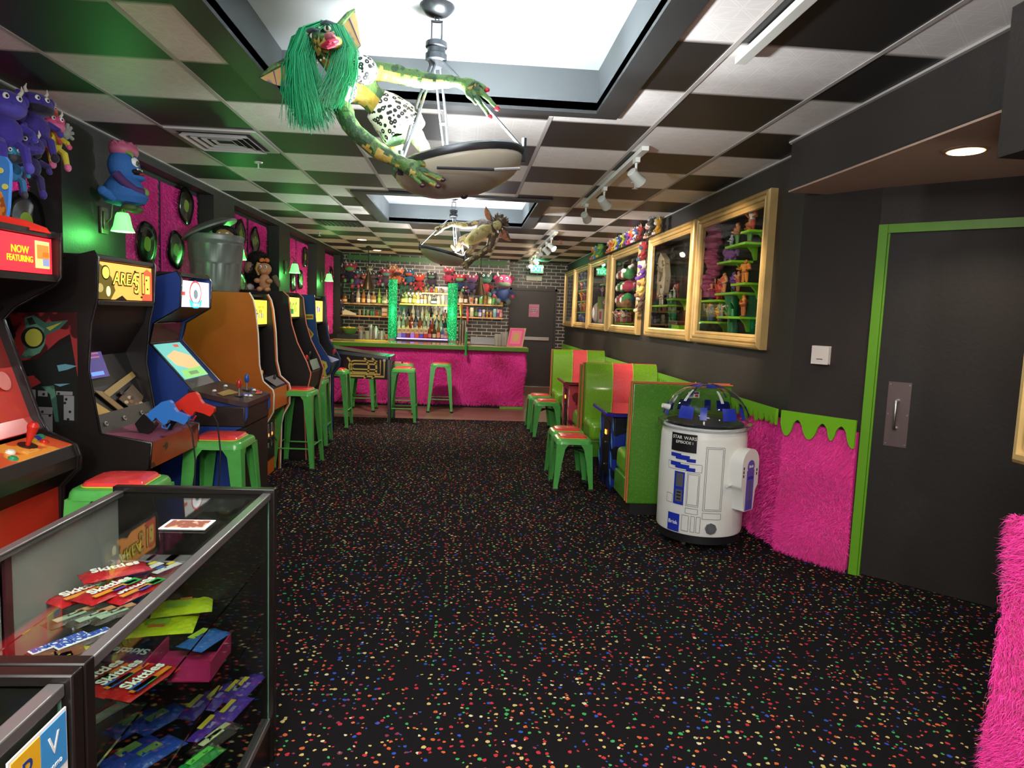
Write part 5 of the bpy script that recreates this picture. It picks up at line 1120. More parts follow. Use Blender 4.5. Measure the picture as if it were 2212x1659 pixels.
b = MB(); b.prism([(xb + .002, y0 + .06, .1), (xb + .002, y1 - .06, .1), (xb + .002, y1 - .06, .78), (xb + .002, y0 + .06, .78)], (.002, 0, 0), M('panel_cream', 'd8cca8', .4)); b.prism([(xb + .004, y0 + .09, .13), (xb + .004, y1 - .09, .13), (xb + .004, y1 - .09, .35), (xb + .004, y0 + .09, .35)], (.002, 0, 0), M('panel_skyblue', '7890b8', .4))
b.tube([(xb + .006, y0 + .22, .24), (xb + .009, y0 + .22, .24)], .08, ylw, 18); b.tube([(xb + .006, y0 + .36, .18), (xb + .009, y0 + .36, .18)], .05, pnk, 14); b.build('front_art', t, smooth=0)
# ---- pinball machine
t = thing('pinball_machine', 'pinball machine with black and gold curved stripe side, standing before the bar', 'pinball machine', (-1.6, 9.25, 0))
ya, yb_ = 8.98, 9.52; xf = -.98; xr = -2.3
A = px_profile([(735, 757), (838, 779), (838, 832), (748, 830)], ya)
zt0 = A[0][1]; zt1 = A[1][1]
b = MB(); body = [(xr, .62), (xr, 1.02), (-1.75, 1.0), (xf, .90), (xf, .60)]; b.prism([(x, ya, z) for x, z in body], (0, yb_ - ya, 0)); b.build('cabinet', t, M('pinball_black', '16120f', .35), smooth=0)
b = MB(); b.prism([(xr, ya - .004, 1.02), (xf + .01, ya - .004, .905), (xf + .01, ya - .004, .865), (xr, ya - .004, .98)], (0, .03, 0)); b.prism([(xr, yb_ - .026, 1.02), (xf + .01, yb_ - .026, .905), (xf + .01, yb_ - .026, .865), (xr, yb_ - .026, .98)], (0, .03, 0)); b.bx((xf - .01, ya - .004, .83), (xf + .03, yb_ + .004, .91)); b.build('metal_rail', t, M('rail_steel', '8c8a88', .25, 1), smooth=0, bevel=.004)
b = MB(); b.prism([(xr, ya + .026, 1.01), (xf, ya + .026, .897), (xf, yb_ - .026, .897), (xr, yb_ - .026, 1.01)], (0, 0, .006)); b.build('glass_cover', t, glass_top)
b = MB(); b.bx((xr - .1, ya + .02, .62), (xr + .02, yb_ - .02, 1.5)); b.build('back_box', t, cab_black)
for x in (xf + .012, xr + .05):
    for y in (ya - .01, yb_ + .01):
        b = MB(); s = 1 if y > 9.2 else -1
        b.prism([(x - .03, y, .86 if x > -1.5 else .9), (x + .012, y, .86 if x > -1.5 else .9), (x + .012 + .02, y, .0), (x - .012, y, .0)], (0, -s * .006, 0)); b.prism([(x + .012, y, .86), (x + .012, y - s * .04, .86), (x + .032, y - s * .03, 0), (x + .032, y, 0)], (-.006, 0, 0)); b.build('leg', t, M('rail_steel'), smooth=0)
b = MB(); b.cyl((xf + .03, yb_ - .06, .80), (xf + .12, yb_ - .06, .80), .006, steel); b.ell((xf + .13, yb_ - .06, .80), .014, M('knob_black', '151515', .3)); b.build('plunger', t)
b = MB(); b.disc((xf - .06, ya - .004, .855), (0, -1, 0), .018, M('btn_white', 'e8e4dc', .3), .008); b.build('flipper_button', t)
gy, gr = M('stripe_gold', 'f4d468', .4), M('stripe_rust', '8a3a1c', .4)
b = MB()
def bandp(path, wd, m, off):
    path = [Vector((x, 0, z)) for x, z in path]; L1 = []; L2 = []
    for i, p in enumerate(path):
        d = (path[min(i + 1, len(path) - 1)] - path[max(i - 1, 0)]).normalized(); n = Vector((-d.z, 0, d.x)); L1.append(p + n * wd / 2); L2.append(p - n * wd / 2)
    for i in range(len(path) - 1): b.add([(q.x, ya - off, q.z) for q in (L1[i], L1[i + 1], L2[i + 1], L2[i])], [(0, 1, 2, 3)], m)
def arc(cx, cz, r, a0, a1, n=14): return [(cx + r * math.cos(math.radians(a0 + (a1 - a0) * k / n)), cz + r * math.sin(math.radians(a0 + (a1 - a0) * k / n))) for k in range(n + 1)]
for off, wd, m in ((.003, .034, gr), (.007, .022, gy)):
    for r in (.035, .075): bandp([(-1.13, .765 + r)] + arc(-1.42, .765, r, 90, 270) + [(-1.13, .765 - r)], wd * .75, m, off)
    for x in (-1.52, -1.30, -1.2): bandp(arc(x - .12, .745, .18, 48, -48), wd, m, off)
    bandp([(-1.04, .86), (-1.04, .64), (-1.75, .64)], wd, m, off); bandp([(-1.09, .86), (-1.09, .67), (-1.75, .67)], wd * .8, m, off + .0001)
b.build('stripe_art', t, smooth=0)
# ============================================================ the bar
oak = M('oak', 'c89a6a', .35, var=(9, .12), coat=.3); dark_wood = M('dark_panel', '241c18', .5)
BY0, BY1 = 10.85, 11.5; bx0, bx1 = -2.45, 1.0
t = thing('bar_counter', 'long bar with pink fur front and green edged wooden top', 'bar counter', (-.7, 11.1, 0)); BAR = t
b = MB(); b.bx((bx0, BY0 + .03, .10), (bx1 - .03, BY1 - .1, .94)); b.build('body', t, pink_base)
b = MB(); b.bx((bx0, BY0 + .08, 0), (bx1 - .08, BY1 - .15, .10)); b.build('kick_base', t, kick)
b = MB(); b.bx((bx0, BY0 - .06, .93), (bx1 + .03, BY1 + .02, .995)); b.build('top_edge', t, M('bar_green', '4f7d20', .3, coat=.4), bevel=.006)
b = MB(); b.bx((bx0, BY0 - .03, .995), (bx1, BY1, 1.003)); b.build('top', t, M('bar_top_wood', 'd8b078', .12, var=(7, .15), coat=.8))
fo = fur_rect('fur', (bx0, BY0 + .029, .06), (bx1 - bx0 - .02, 0, 0), (0, 0, .87), 46000, .05, .0034, pink, t, 31, stiff=.35); fo['kind'] = 'stuff'
fo = fur_rect('fur', (bx1 - .031, BY0 + .03, .06), (0, .5, 0), (0, 0, .87), 6000, .06, .0042, pink, t, 32, stiff=.35); fo['kind'] = 'stuff'
b = MB(); b.bx((.60, BY0 + .02, 0), (.98, BY0 + .2, .035)); b.build('lime_foot', t, M('lime_board'))
# back counter with equipment
t = thing('back_counter', 'wooden back counter along the brick wall behind the bar', 'counter', (-.7, 13.5, 0))
b = MB(); b.bx((-2.5, 13.15, .0), (.8, 14.04, .90)); b.build('cabinet', t, dark_wood)
b = MB(); b.bx((-2.5, 13.1, .90), (.84, 14.04, .94)); b.build('worktop', t, oak, bevel=.004)
SB = 13.85
def wshelf(p0, p1, label, dep=.2, yb=14.045, m=None):
    a = at(*p0, Y=SB); c = at(*p1, Y=SB); z = (a.z + c.z) / 2; b = MB(); b.bx((a.x, yb - dep - .02, z - .025), (c.x, yb, z + .005)); o = b.build('wall_shelf', None, m or oak, bevel=.003); tag(o, label, 'shelf'); return z + .005, a.x, c.x
zUL, xUL0, xUL1 = wshelf((735, 653.5), (841, 657.5), 'middle of the three wooden shelves left of the bar, holding liquor bottles')
zLL, xLL0, xLL1 = wshelf((736, 680), (841, 684), 'lowest wooden shelf left of the bar, holding small glasses')
zTL, xTL0, xTL1 = wshelf((757, 610), (841, 613), 'top wooden shelf left of the bar, holding stuffed monsters')
zUR, xUR0, xUR1 = wshelf((988, 655.5), (1087, 660), 'middle wooden shelf right of the bar, holding tall cans')
zLR, xLR0, xLR1 = wshelf((985, 684), (1087, 687), 'lowest wooden shelf right of the bar, holding small cans')
zTR, xTR0, xTR1 = wshelf((989, 619), (1050, 621), 'top wooden shelf right of the bar, holding stuffed monsters')
# bottles, one mesh per part
def glassm(c): return M('glass_' + c, c, .06, trans=.55, ior=1.4)
BOT = {'round': [(.036, 0), (.038, .01), (.038, .15), (.030, .18), (.013, .205), (.012, .26)], 'squat': [(.046, 0), (.048, .01), (.048, .10), (.04, .125), (.014, .14), (.013, .18)],
       'tall': [(.032, 0), (.034, .01), (.034, .19), (.013, .24), (.012, .31)], 'cone': [(.044, 0), (.045, .01), (.03, .14), (.014, .2), (.013, .25)], 'can': [(.026, 0), (.031, .008), (.031, .145), (.026, .155)], 'jar': [(.038, 0), (.04, .006), (.04, .09), (.036, .1)]}
CAPS = {'round': .26, 'squat': .18, 'tall': .31, 'cone': .25}
PROTO = {}
def bottle(shape, col, lab, loc, label, group, sc_=1.0, cap='1a1a1a', cat='bottle', name='bottle', rz=0):
    key = (shape, col, lab, cap)
    if key not in PROTO:
        t = bpy.data.objects.new(name, None); COL.objects.link(t); t.empty_display_size = .05
        pr = BOT[shape]; b = MB(); m = M('can_' + col, col, .3, .2) if shape in ('can', 'jar') else glassm(col); b.lathe(pr, m=m, n=14); b.build('vessel', t, w=False)
        r = max(p[0] for p in pr); h0 = pr[1][1] + .01; h1 = pr[2][1] - .01 if shape != 'cone' else .09
        if lab:
            b = MB(); n = 10; vs = []
            rr = lambda z: (r + .0012) if shape != 'cone' else .0462 - .107 * (z - .01)
            for z in (h0, h0 + (h1 - h0) * .62):
                for k in range(n + 1): a = -PI * .95 + PI * .9 * k / n; vs.append((rr(z) * math.cos(a), rr(z) * math.sin(a), z))
            b.add(vs, [(k, k + 1, n + 2 + k, n + 1 + k) for k in range(n)], M('label_' + lab, lab, .5)); b.build('paper_label' if shape != 'can' else 'printed_band', t, w=False)
        if shape in CAPS: b = MB(); b.cyl((0, 0, CAPS[shape] - .012), (0, 0, CAPS[shape] + .02), .016, M('cap_' + cap, cap, .4), 10); b.build('cap', t, w=False)
        PROTO[key] = t; t.location = loc; t.scale = (sc_,) * 3; t.rotation_euler.z = rz; tag(t, label, cat, group); return t
    t = dup(PROTO[key], loc, rz, label, group, sc_); t.name = name; return t
ORD = ['first', 'second', 'third', 'fourth', 'fifth', 'sixth', 'seventh', 'eighth', 'ninth', 'tenth', 'eleventh', 'twelfth', 'thirteenth', 'fourteenth']
def NM(c):
    r, g_, b_ = [int(c[i:i+2], 16) for i in (0, 2, 4)]
    if max(r, g_, b_) < 70: return 'dark'
    if min(r, g_, b_) > 165: return 'clear'
    if r > 140 and g_ > 100 and b_ < 100: return 'amber'
    if g_ > r and g_ > b_: return 'green'
    if r > g_ and b_ > g_ and b_ > 110: return 'violet'
    if b_ > r: return 'blue'
    if r > g_ * 1.4: return 'red'
    return 'brown'
def line(items, z, y, where, group, pxs):
    for i, ((sh, col, lab, cap, s), px) in enumerate(zip(items, pxs)):
        x = at(px, 650, Y=y).x; kind = 'can' if sh == 'can' else ('jar' if sh == 'jar' else 'bottle')
        bottle(sh, col, lab, (x, y, z), '%s %s, %s from left %s' % (NM(col), kind, ORD[i] if i < 14 else 'last', where), group, s, cap, kind, kind if kind != 'jar' else 'glass_jar')
line([('squat', 'a86838', 'd8a878', '302018', 1.05), ('cone', '4a4440', None, '8a7060', 1.15), ('round', 'd8c8b0', 'e8dcc8', '604830', 1.1), ('round', 'c08038', 'e0a858', 'a87838', 1.0), ('round', 'd0c0b0', 'e8d8c8', '302820', .95), ('squat', 'c89860', 'e8c088', 'c0a068', 1.2), ('tall', 'b0cc60', 'a8d850', '50702c', .95), ('squat', 'a8c088', 'c0d0a0', '304020', 1.05), ('tall', 'd0b8a0', 'd8c8b8', 'c8b8a8', .85), ('round', '3a342c', 'a8a090', '181818', .9)],
     zUL, SB, 'on the middle left shelf', 'liquor bottles on the middle left shelf', [744.5, 761, 773.5, 785, 796, 806.5, 819, 830, 835, 840])
for i, px in enumerate([777, 786, 794, 802, 807, 812, 817, 822]):
    x = at(px, 670, Y=SB).x; sm = M('glass_' + ['c8a888', '88a878', '88a878', '70a870', '60a890', 'a86858', 'c06848', '58a078'][i], ['c8a888', '88a878', '88a878', '70a870', '60a890', 'a86858', 'c06848', '58a078'][i], .1, trans=.5)
    b = MB(); b.lathe([(.022, 0), (.027, .01), (.028, .09 + .02 * (i < 3)), (.025, .095 + .02 * (i < 3))], m=sm, n=12); o = b.build('shot_glass', None); o.location = (x, SB, zLL)
    tag(o, 'small tinted glass, %s from left on the lowest left shelf' % ORD[i], 'glass', 'small glasses on the lowest left shelf')
b = MB(); q = at(755, 677, Y=SB); b.prism([(q.x - .13, SB - .06, zLL), (q.x + .13, SB - .06, zLL), (q.x + .13, SB - .06, zLL + .03), (q.x - .10, SB - .06, zLL + .11), (q.x - .13, SB - .06, zLL + .15)], (0, .1, 0)); tag(b.build('card_holder', None, M('cream', 'd8c8a8', .5)), 'cream card holder at the left end of the lowest left shelf', 'holder')
b = MB(); q = at(831, 678, Y=SB); b.bx((q.x - .055, SB - .05, zLL), (q.x + .055, SB + .04, zLL + .17), M('box_brown', '8a6a50', .5)); b.bx((q.x - .05, SB - .052, zLL + .01), (q.x + .05, SB - .05, zLL + .06), M('box_tan', 'd8a070', .5)); b.bx((q.x - .05, SB - .052, zLL + .09), (q.x + .05, SB - .05, zLL + .15), M('box_pale', 'c8a890', .5)); tag(b.build('carved_box', None), 'brown patterned box at the right end of the lowest left shelf', 'box')
line([('round', 'c8a890', 'e8c8b8', '302420', 1.1), ('round', '5a4038', 'e0c8b8', 'c0b0a8', 1.0)], zUR, SB, 'on the middle right shelf', 'liquor bottles on the middle right shelf', [996, 1006])
b = MB(); q = at(1018, 655, Y=SB); b.lathe([(.035, 0), (.055, .13), (.058, .135)], (q.x, SB, zUR), M('cup_tan', 'c8a080', .5), 18); b.disc((q.x, SB - .05, zUR + .07), (0, -1, 0), .028, M('cup_logo', 'c05840', .5), .003); tag(b.build('paper_cup', None), 'wide tan cup with red round mark on the middle right shelf', 'cup')
line([('can', 'd8ccb8', 'c8b098', '', .8)], zUR, SB, 'after the tan cup, middle right shelf', 'short can', [1029])
line([('can', '8ac0d0', '88b848', '', 1.25), ('can', 'b8a050', 'a06840', '', 1.25), ('can', 'a8b090', 'c0c8a8', '', 1.3), ('can', '90b850', '60a060', '', 1.22), ('can', 'c0b0a0', 'a8b080', '', 1.35), ('can', 'a0b048', 'a87838', '', 1.25)], zUR, SB, 'among the tall cans, middle right shelf', 'tall cans on the middle right shelf', [1039, 1048.5, 1057.5, 1066.5, 1074.5, 1083.5])
line([('can', 'c8c0a8', 'b0a890', '', 1.2), ('can', '283028', '508040', '', 1.15), ('can', '5850a0', 'c0b8d8', '', 1.05), ('can', 'b0aca8', '888480', '', 1.0), ('can', 'd0a050', 'a87030', '', .75), ('can', 'c89048', 'a87030', '', .75), ('can', '88b8c0', '70a0b0', '', 1.15), ('can', 'c090a8', '804068', '', 1.1), ('can', 'c06878', 'd8a0a0', '', 1.1)], zLR, SB, 'on the lowest right shelf', 'cans on the lowest right shelf', [1020, 1029.5, 1037.5, 1045.5, 1053.5, 1061.5, 1069.5, 1077, 1083])
# middle back shelf unit between the glowing columns
t = thing('back_shelf_unit', 'lit wooden shelf unit with mirror back in the middle of the bar', 'shelf unit', (-.8, 13.95, 1))
p0 = at(862, 735, Y=13.98); p1 = at(972, 620, Y=13.98); M_mir = M('mirror', '9a9490', .12, .9)
b = MB(); b.bx((p0.x, 14.01, p0.z), (p1.x, 14.045, p1.z)); b.build('mirror_back', t, M_mir)
b = MB(); q = at(972, 680, Y=13.9); b.bx((q.x - .02, 13.82, .95), (q.x + .02, 14.045, at(972, 628, Y=13.9).z)); b.build('side_post', t, oak)
ZM = []
for (pa, pb) in (((864, 656), (972, 658)), ((864, 686), (972, 688)), ((912, 632), (972, 633))):
    a = at(*pa, Y=13.88); c = at(*pb, Y=13.88); z = (a.z + c.z) / 2; b = MB(); b.bx((a.x, 13.8, z - .03), (c.x, 14.04, z)); b.build('shelf', t, M('shelf_yellow', 'd8b860', .35), bevel=.003); ZM.append(z)
lamp('AREA', (-.8, 13.75, ZM[2] - .02), 5, (1, .85, .5), .9, to=(-.8, 13.9, 1.2), sy=.05)
line([('round', '3a4830', '8a8048', '2a2a20', 1.0), ('round', '507038', 'a8c060', '304020', 1.05), ('tall', '405030', 'c8b080', 'c8c0a0', .9), ('round', '706828', 'b8a848', 'b09840', 1.0), ('round', 'a88850', 'd8c8a0', 'c0a060', .9), ('tall', '6a4c30', 'd8d0c0', 'd0d0c0', .8), ('tall', 'a07840', 'd0b080', 'd0d0c8', .8), ('round', 'b8a880', '505860', 'e0c890', .85), ('squat', '303840', '6880a0', 'c8b080', 1.1), ('round', 'a09880', 'c8b890', 'e0c890', .85), ('tall', 'a0a898', None, 'c08060', .95)], ZM[0], 13.88, 'on the lit middle shelf', 'bottles on the lit middle shelf', [869, 877, 886, 895, 903, 911, 918.5, 928, 937, 947, 957])
for k, (px, c) in enumerate(((912, 'd87840'), (921, 'c0b070'), (932, 'c84838'), (942, 'd8c040'), (952, 'b8a898'))):
    x = at(px, 630, Y=13.88).x; b = MB(); m = M('toy_' + c, c, .5); b.ell((0, 0, .03), (.035, .03, .03), m, nu=10, nv=6); b.ell((0, -.005, .075), (.026, .024, .026), m, nu=10, nv=6)
    for s in (-1, 1): b.ell((s * .02, 0, .1), .01, m, nu=6, nv=4); b.ell((s * .01, -.027, .08), .006, M('eye_dark', '101010', .3), nu=6, nv=4)
    o = b.build('small_toy', None); o.location = (x, 13.88, ZM[2]); tag(o, 'tiny toy, %s from left on top of the lit shelf unit' % ORD[k], 'toy', 'tiny toys on the lit shelf unit')
line([('tall', 'e0d8c0', 'f0e060', 'd0d0c0', .8), ('round', 'd8c090', 'f0c8a0', 'c08050', .8), ('round', 'e8d8b0', 'f0e8c0', 'e0d040', .85), ('tall', '58604c', 'e8e0a0', '303828', .75), ('round', 'd8d0a8', 'e8e080', 'e0e0d0', .8), ('round', 'c8a880', 'e0b090', 'b04030', .75), ('squat', 'b08070', 'd8a090', '803830', .9)], ZM[1], 13.88, 'on the lower lit shelf', 'bottles on the lower lit shelf', [903, 914, 922, 930, 940, 950, 962])
# stepped bottle riser with a violet light strip
t = thing('bottle_riser', 'black stepped bottle riser with a violet light strip', 'bottle riser', (-.8, 13.2, .94))
x0 = at(857, 720, Y=12.7).x; x1 = at(967, 720, Y=12.7).x; zr = [1.02, 1.13, 1.23, 1.33]; ys_ = [12.72, 12.86, 13.0, 13.14]
for k in range(4):
    b = MB(); b.bx((x0, ys_[k], .941 if k else .94), (x1, ys_[k] + .14, zr[k])); b.build('step', t, cab_black)
b = MB(); b.bx((x0, ys_[0] - .008, zr[0] - .02), (x1, ys_[0] - .001, zr[0] - .003)); b.build('light_strip', t, M('led_strip', 'a080ff', .4, emit='9060ff', es=5))
b = MB(); b.bx((x0 - .05, 12.55, .0), (x1 + .1, 13.09, .90)); b.bx((x0 - .6, 12.5, .90), (x1 + 1.0, 13.095, .94), oak); o = b.build('under_bar_station', None, dark_wood); tag(o, 'dark under-bar station with wooden top below the bottle riser', 'bar station')
for i, (px, c) in enumerate(((863.5, '8888a8'), (873, '5848a0'), (882, '6a2030'), (891.5, '9870c8'), (901, 'b84828'), (910.5, '504090'), (920, '9a2020'))):
    x = at(px, 700, Y=ys_[0] + .06).x; tt = thing('juice_carton', '%s juice carton with cream 28 label, %s from left on the lit riser' % (NM(c), ORD[i]), 'carton', (x, ys_[0] + .06, zr[0]), 0, 'square juice cartons on the riser')
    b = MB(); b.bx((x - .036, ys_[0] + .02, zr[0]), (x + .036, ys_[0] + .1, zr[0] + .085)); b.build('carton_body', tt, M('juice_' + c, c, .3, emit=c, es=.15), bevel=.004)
    b = MB(); b.bx((x - .037, ys_[0] + .019, zr[0] + .085), (x + .037, ys_[0] + .101, zr[0] + .175)); b.lathe([(.02, .175), (.012, .2), (.012, .23)], (x, ys_[0] + .06, zr[0]), None, 10); lb = b.build('carton_top', tt, M('carton_cream', 'e0c090', .4), bevel=.003)
    text('28', 'lettering', lb, frame_T((x, ys_[0] + .017, zr[0] + .135), (1, 0, 0), (0, 0, 1)), .05, M('ink_black'), .0006)
line([('round', 'b04848', 'd87868', '202020', .95), ('round', '6a5430', 'c8c080', '181818', .95), ('tall', 'b07048', 'e09870', '201818', 1.0), ('round', '8080c0', 'c8b0a8', '3030a0', .9), ('squat', 'c0a0a0', 'c89888', 'b0a090', 1.05)], zr[0], ys_[0] + .06, 'in the front row of the riser', 'bottles in the front row of the riser', [930, 940, 949, 958, 965])
rng = random.Random(21); pool = [('tall', 'c8d0c8', 'a8b8a8', '708878'), ('round', 'b05838', 'd88858', '301810'), ('round', 'd0d0d0', 'b8c8d0', '586878'), ('tall', '98b898', 'c8d8b8', '385838'), ('round', '201c1c', 'c8a060', '101010'), ('round', 'a07040', 'd8b888', '402818'), ('tall', 'd8d0c0', 'd8c8b0', 'b8b0a0'), ('cone', 'b84030', 'd87058', '282020'), ('round', '8a98b0', 'c8ccd8', '404868')]
for r_, (n_, dx) in enumerate(((12, 0), (12, .04), (11, .02))):
    its = [(*pool[(k * 2 + r_ * 4 + rng.randrange(2)) % 9], rng.uniform(.82, 1.0)) for k in range(n_)]
    pxs = [863 + (100 / (n_ - 1)) * k for k in range(n_)]
    line(its, zr[r_ + 1], ys_[r_ + 1] + .07, 'in the %s row of the riser' % ['second', 'third', 'top'][r_], 'bottles in the %s row of the riser' % ['second', 'third', 'top'][r_], pxs)
# glowing bubble columns
for (pa, pb, s) in (((840, 603), (857, 702), 'left'), ((968, 612), (986, 727), 'right')):
    Yc = 12.95; a = at(*pa, Y=Yc); c = at(*pb, Y=Yc); r = (c.x - a.x) / 2; xm = (a.x + c.x) / 2; z0 = .94; z1 = a.z
    t = thing('bubble_column', 'glowing green glitter light column at the %s of the bottle display' % s, 'light column', (xm, Yc, z0))
    g = MATS.get('bubble_glow')
    if not g:
        G = NG('bubble_glow'); tc = G.n('ShaderNodeTexCoord'); v = G.n('ShaderNodeTexVoronoi'); v.inputs['Scale'].default_value = 42; G.l(tc.outputs['Object'], v.inputs['Vector'])
        c_ = G.mix(G.f('LESS_THAN', v.outputs['Distance'], .3), '0a6838', '28e088'); G.l(c_, G.b.inputs['Base Color']); G.l(c_, G.b.inputs['Emission Color']); G.b.inputs['Emission Strength'].default_value = .6; g = G.m
    b = MB(); b.cyl((xm, Yc, z0 + .06), (xm, Yc, z1), r, None, 24); b.build('glow_tube', t, g)
    b = MB(); b.cyl((xm, Yc, z0), (xm, Yc, z0 + .06), r * 1.15, None, 24); b.build('base', t, M('base_grey', '8a8884', .4))
    lamp('POINT', (xm, Yc - r - .15, 1.5), 1.6, (.1, 1, .5), .01)
# things on the back counter, left part
Yq = 13.4
def bpos(px, py): q = at(px, py, Y=Yq); return q.x
b = MB(); x = bpos(755, 710); g_b = M('bowl_green', '7ab85a', .3, trans=.3); b.lathe([(.08, 0), (.09, .01), (.16, .09), (.19, .12), (.18, .12), (.15, .09), (.07, .015)], (x, Yq, 1.03), g_b, 24); tag(b.build('fruit_bowl', None), 'green glass bowl of lemons on the back counter', 'bowl')
for k in range(7):
    a = k * 2.4; r = .035 + .015 * k if k else 0; b = MB(); b.ell((0, 0, 0), (.04, .032, .032), M('lemon', 'd8b83c', .5), nu=12); o = b.build('lemon', None); o.location = (x + r * math.cos(a), Yq + r * math.sin(a), 1.03 + .115 - .01 * (k > 2)); o.rotation_euler.z = a
    tag(o, 'yellow lemon in the green bowl on the back counter', 'lemon', 'lemons in the green bowl')
b = MB(); b.bx((x - .22, Yq - .14, .941), (x + .24, Yq + .2, 1.028)); tag(b.build('receipt_drawer', None, M('tray'), bevel=.01), 'dark grey drawer box under the green lemon bowl', 'cash drawer')
for i, (px, h, r, lb, c) in enumerate(((784, .16, .05, 'steel cup packed with straws', 'b0aca8'), (797, .16, .05, 'ribbed glass jar beside the straw cup', 'a8a090'), (805, .3, .035, 'tall steel tap tower on the left counter', 'c0bcb8'), (815.5, .27, .055, 'silver patterned cocktail shaker', 'b8b4b0'), (828, .18, .06, 'white juicer with dark handles', 'c8c4bc'))):
    x = bpos(px, 720); b = MB(); m = M('item_' + c, c, .3, .6 if c[0] in 'bc' else 0); b.lathe([(r * .8, 0), (r, .01), (r, h * .7), (r * (.5 if i == 3 else 1), h * .85), (r * .4 if i in (2, 3) else r, h)], (x, Yq - .25, .941), m, 18)
    if i == 0:
        for k in range(14): a = k * 1.3; b.cyl((x + .02 * math.cos(a), Yq - .25 + .02 * math.sin(a), 1.0), (x + .05 * math.cos(a), Yq - .25 + .04 * math.sin(a), 1.20), .004, M('straw_%d' % (k % 4), ['c84840', 'd8c0a0', '508850', 'e0dcd4'][k % 4], .5), 5)
    if i == 2:
        for s in (-1, 1): b.cyl((x, Yq - .25, 1.2), (x + s * .05, Yq - .3, 1.2), .012, m, 8)
    if i == 4:
        for s in (-1, 1): b.tube([(x, Yq - .25, 1.12), (x + s * .06, Yq - .3, 1.08), (x + s * .1, Yq - .32, .96)], .009, m, 8); b.ell((x + s * .1, Yq - .32, .955), .014, rubber, nu=8, nv=6)
    tag(b.build(['straw_cup', 'glass_jar', 'tap_tower', 'cocktail_shaker', 'juicer'][i], None), lb + ' on the back counter', ['cup', 'jar', 'tap', 'shaker', 'juicer'][i])
b = MB(); x = bpos(842, 722); b.bx((x - .05, Yq - .3, .941), (x + .05, Yq - .22, 1.06), M('box_coral', 'd86848', .5)); tag(b.build('napkin_box', None, bevel=.004), 'coral box beside the foot of the left green column', 'box')
# beer tower and tap handles at the right
t = thing('beer_tower', 'steel cylinder beer tower with two tap handles near the right column', 'beer tower', (.1, 13.0, .94)); q = at(999, 740, Y=12.9); q2 = at(999, 693, Y=12.9)
for k in (-1, 0, 1): b = MB(); b.cyl((q.x + k * .05, 12.9, .941), (q.x + k * .05, 12.9, q2.z), .035, None, 16); b.build('tower_pipe', t, M('tower_steel', 'a89888', .25, 1))
for px, py0, py1, m, nm, lb in ((996, 686, 657, M('handle_orange', 'c07a30', .4), 'tap_handle', 'orange carved tap handle'), (1010, 696, 662, M('handle_coral', 'd84858', .4), 'tap_handle', 'coral tap handle')):
    a = at(px, py0, Y=12.8); c = at(px, py1, Y=12.8); b = MB(); b.tube([a, a.lerp(c, .2), a.lerp(c, .55), a.lerp(c, .8), c], [.012, .02, .03, .04 if px < 1000 else .016, .02], m, 10); b.cyl((a.x, 12.8, q2.z - .06), (a.x, 12.8, a.z), .012, steel, 8); b.build(nm, t)['label'] = lb
# green pipe, menu stand, glasses and sink on the bar
t = thing('pipe_fixture', 'bright green pipe fitting standing at the bar edge', 'pipe', (.03, 10.86, .9)); b = MB(); x = at(1007, 740, Y=10.78).x; gp = M('pipe_green', '2f9e4a', .25, coat=.4); b.cyl((x, 10.755, .84), (x, 10.755, 1.20), .018, gp, 14)
for z in (.85, 1.0, 1.14): b.cyl((x, 10.755, z), (x, 10.755, z + .035), .026, gp, 14)
b.tube([(x, 10.755, 1.16), (x, 10.80, 1.21), (x, 10.9, 1.22)], .017, gp, 12); b.build('pipe', t); b = MB(); b.cyl((x, 10.755, 1.22), (x, 10.755, 1.30), .02, M('item_b8b4b0', 'b8b4b0', .3, .6), 14); b.build('nozzle', t)
t = thing('menu_stand', 'pink menu in tilted wooden stand at the right end of the bar', 'menu', (.83, 10.95, 1.0)); A_ = at(1094, 748, Y=10.92); A_.z = 1.004; R0 = Vector((1, 0, 0)); U0 = Vector((.17, .12, 1)).normalized()
b = MB(); c = Vector((A_.x, 10.92, 1.004)); b.prism([c, c + R0 * .26, c + R0 * .26 + U0 * .31, c + U0 * .31], (0, .012, 0)); b.build('stand_board', t, oak)
b = MB(); n_ = Vector((0, -.001, 0)); b.prism([c + R0 * .01 + U0 * .015 + n_, c + R0 * .235 + U0 * .015 + n_, c + R0 * .235 + U0 * .30 + n_, c + R0 * .01 + U0 * .30 + n_], (0, -.003, 0), M('menu_pink', 'e8508c', .4)); 
b.prism([c + R0 * .04 + U0 * .05 + n_ * 5, c + R0 * .205 + U0 * .05 + n_ * 5, c + R0 * .205 + U0 * .265 + n_ * 5, c + R0 * .04 + U0 * .265 + n_ * 5], (0, -.001, 0), M('menu_rose', 'f07a90', .4))
cc = c + R0 * .122 + U0 * .16; b.add([cc + R0 * (.055 * math.cos(k * .393)) + U0 * (.075 * math.sin(k * .393)) + n_ * 7 for k in range(16)], [tuple(range(16))], M('menu_gold', 'd0a060', .4)); b.build('menu_card', t, smooth=0)
b = MB(); b.bx((.10, 11.3, 1.004), (.70, 11.46, 1.13)); tag(b.build('ice_well_cover', None, M('brushed_steel', '8c8884', .35, .8), bevel=.008), 'brushed steel box along the rear of the bar top, right side', 'steel box')
for i, (px, h) in enumerate(((1073, .19), (1079, .19), (1088, .21), (1092, .23))):
    x = at(px, 740, Y=11.2).x; b = MB(); b.lathe([(.032, 0), (.036, .005), (.044, h * .75), (.04, h), (.036, h)], (x, 11.2, 1.004), M('glass_clear', 'd8d4cc', .1, trans=.6), 14); tag(b.build('glass_stack', None), 'stack of clear glasses at the bar end, %s from left' % ORD[i], 'glasses', 'stacked glasses at the bar end')
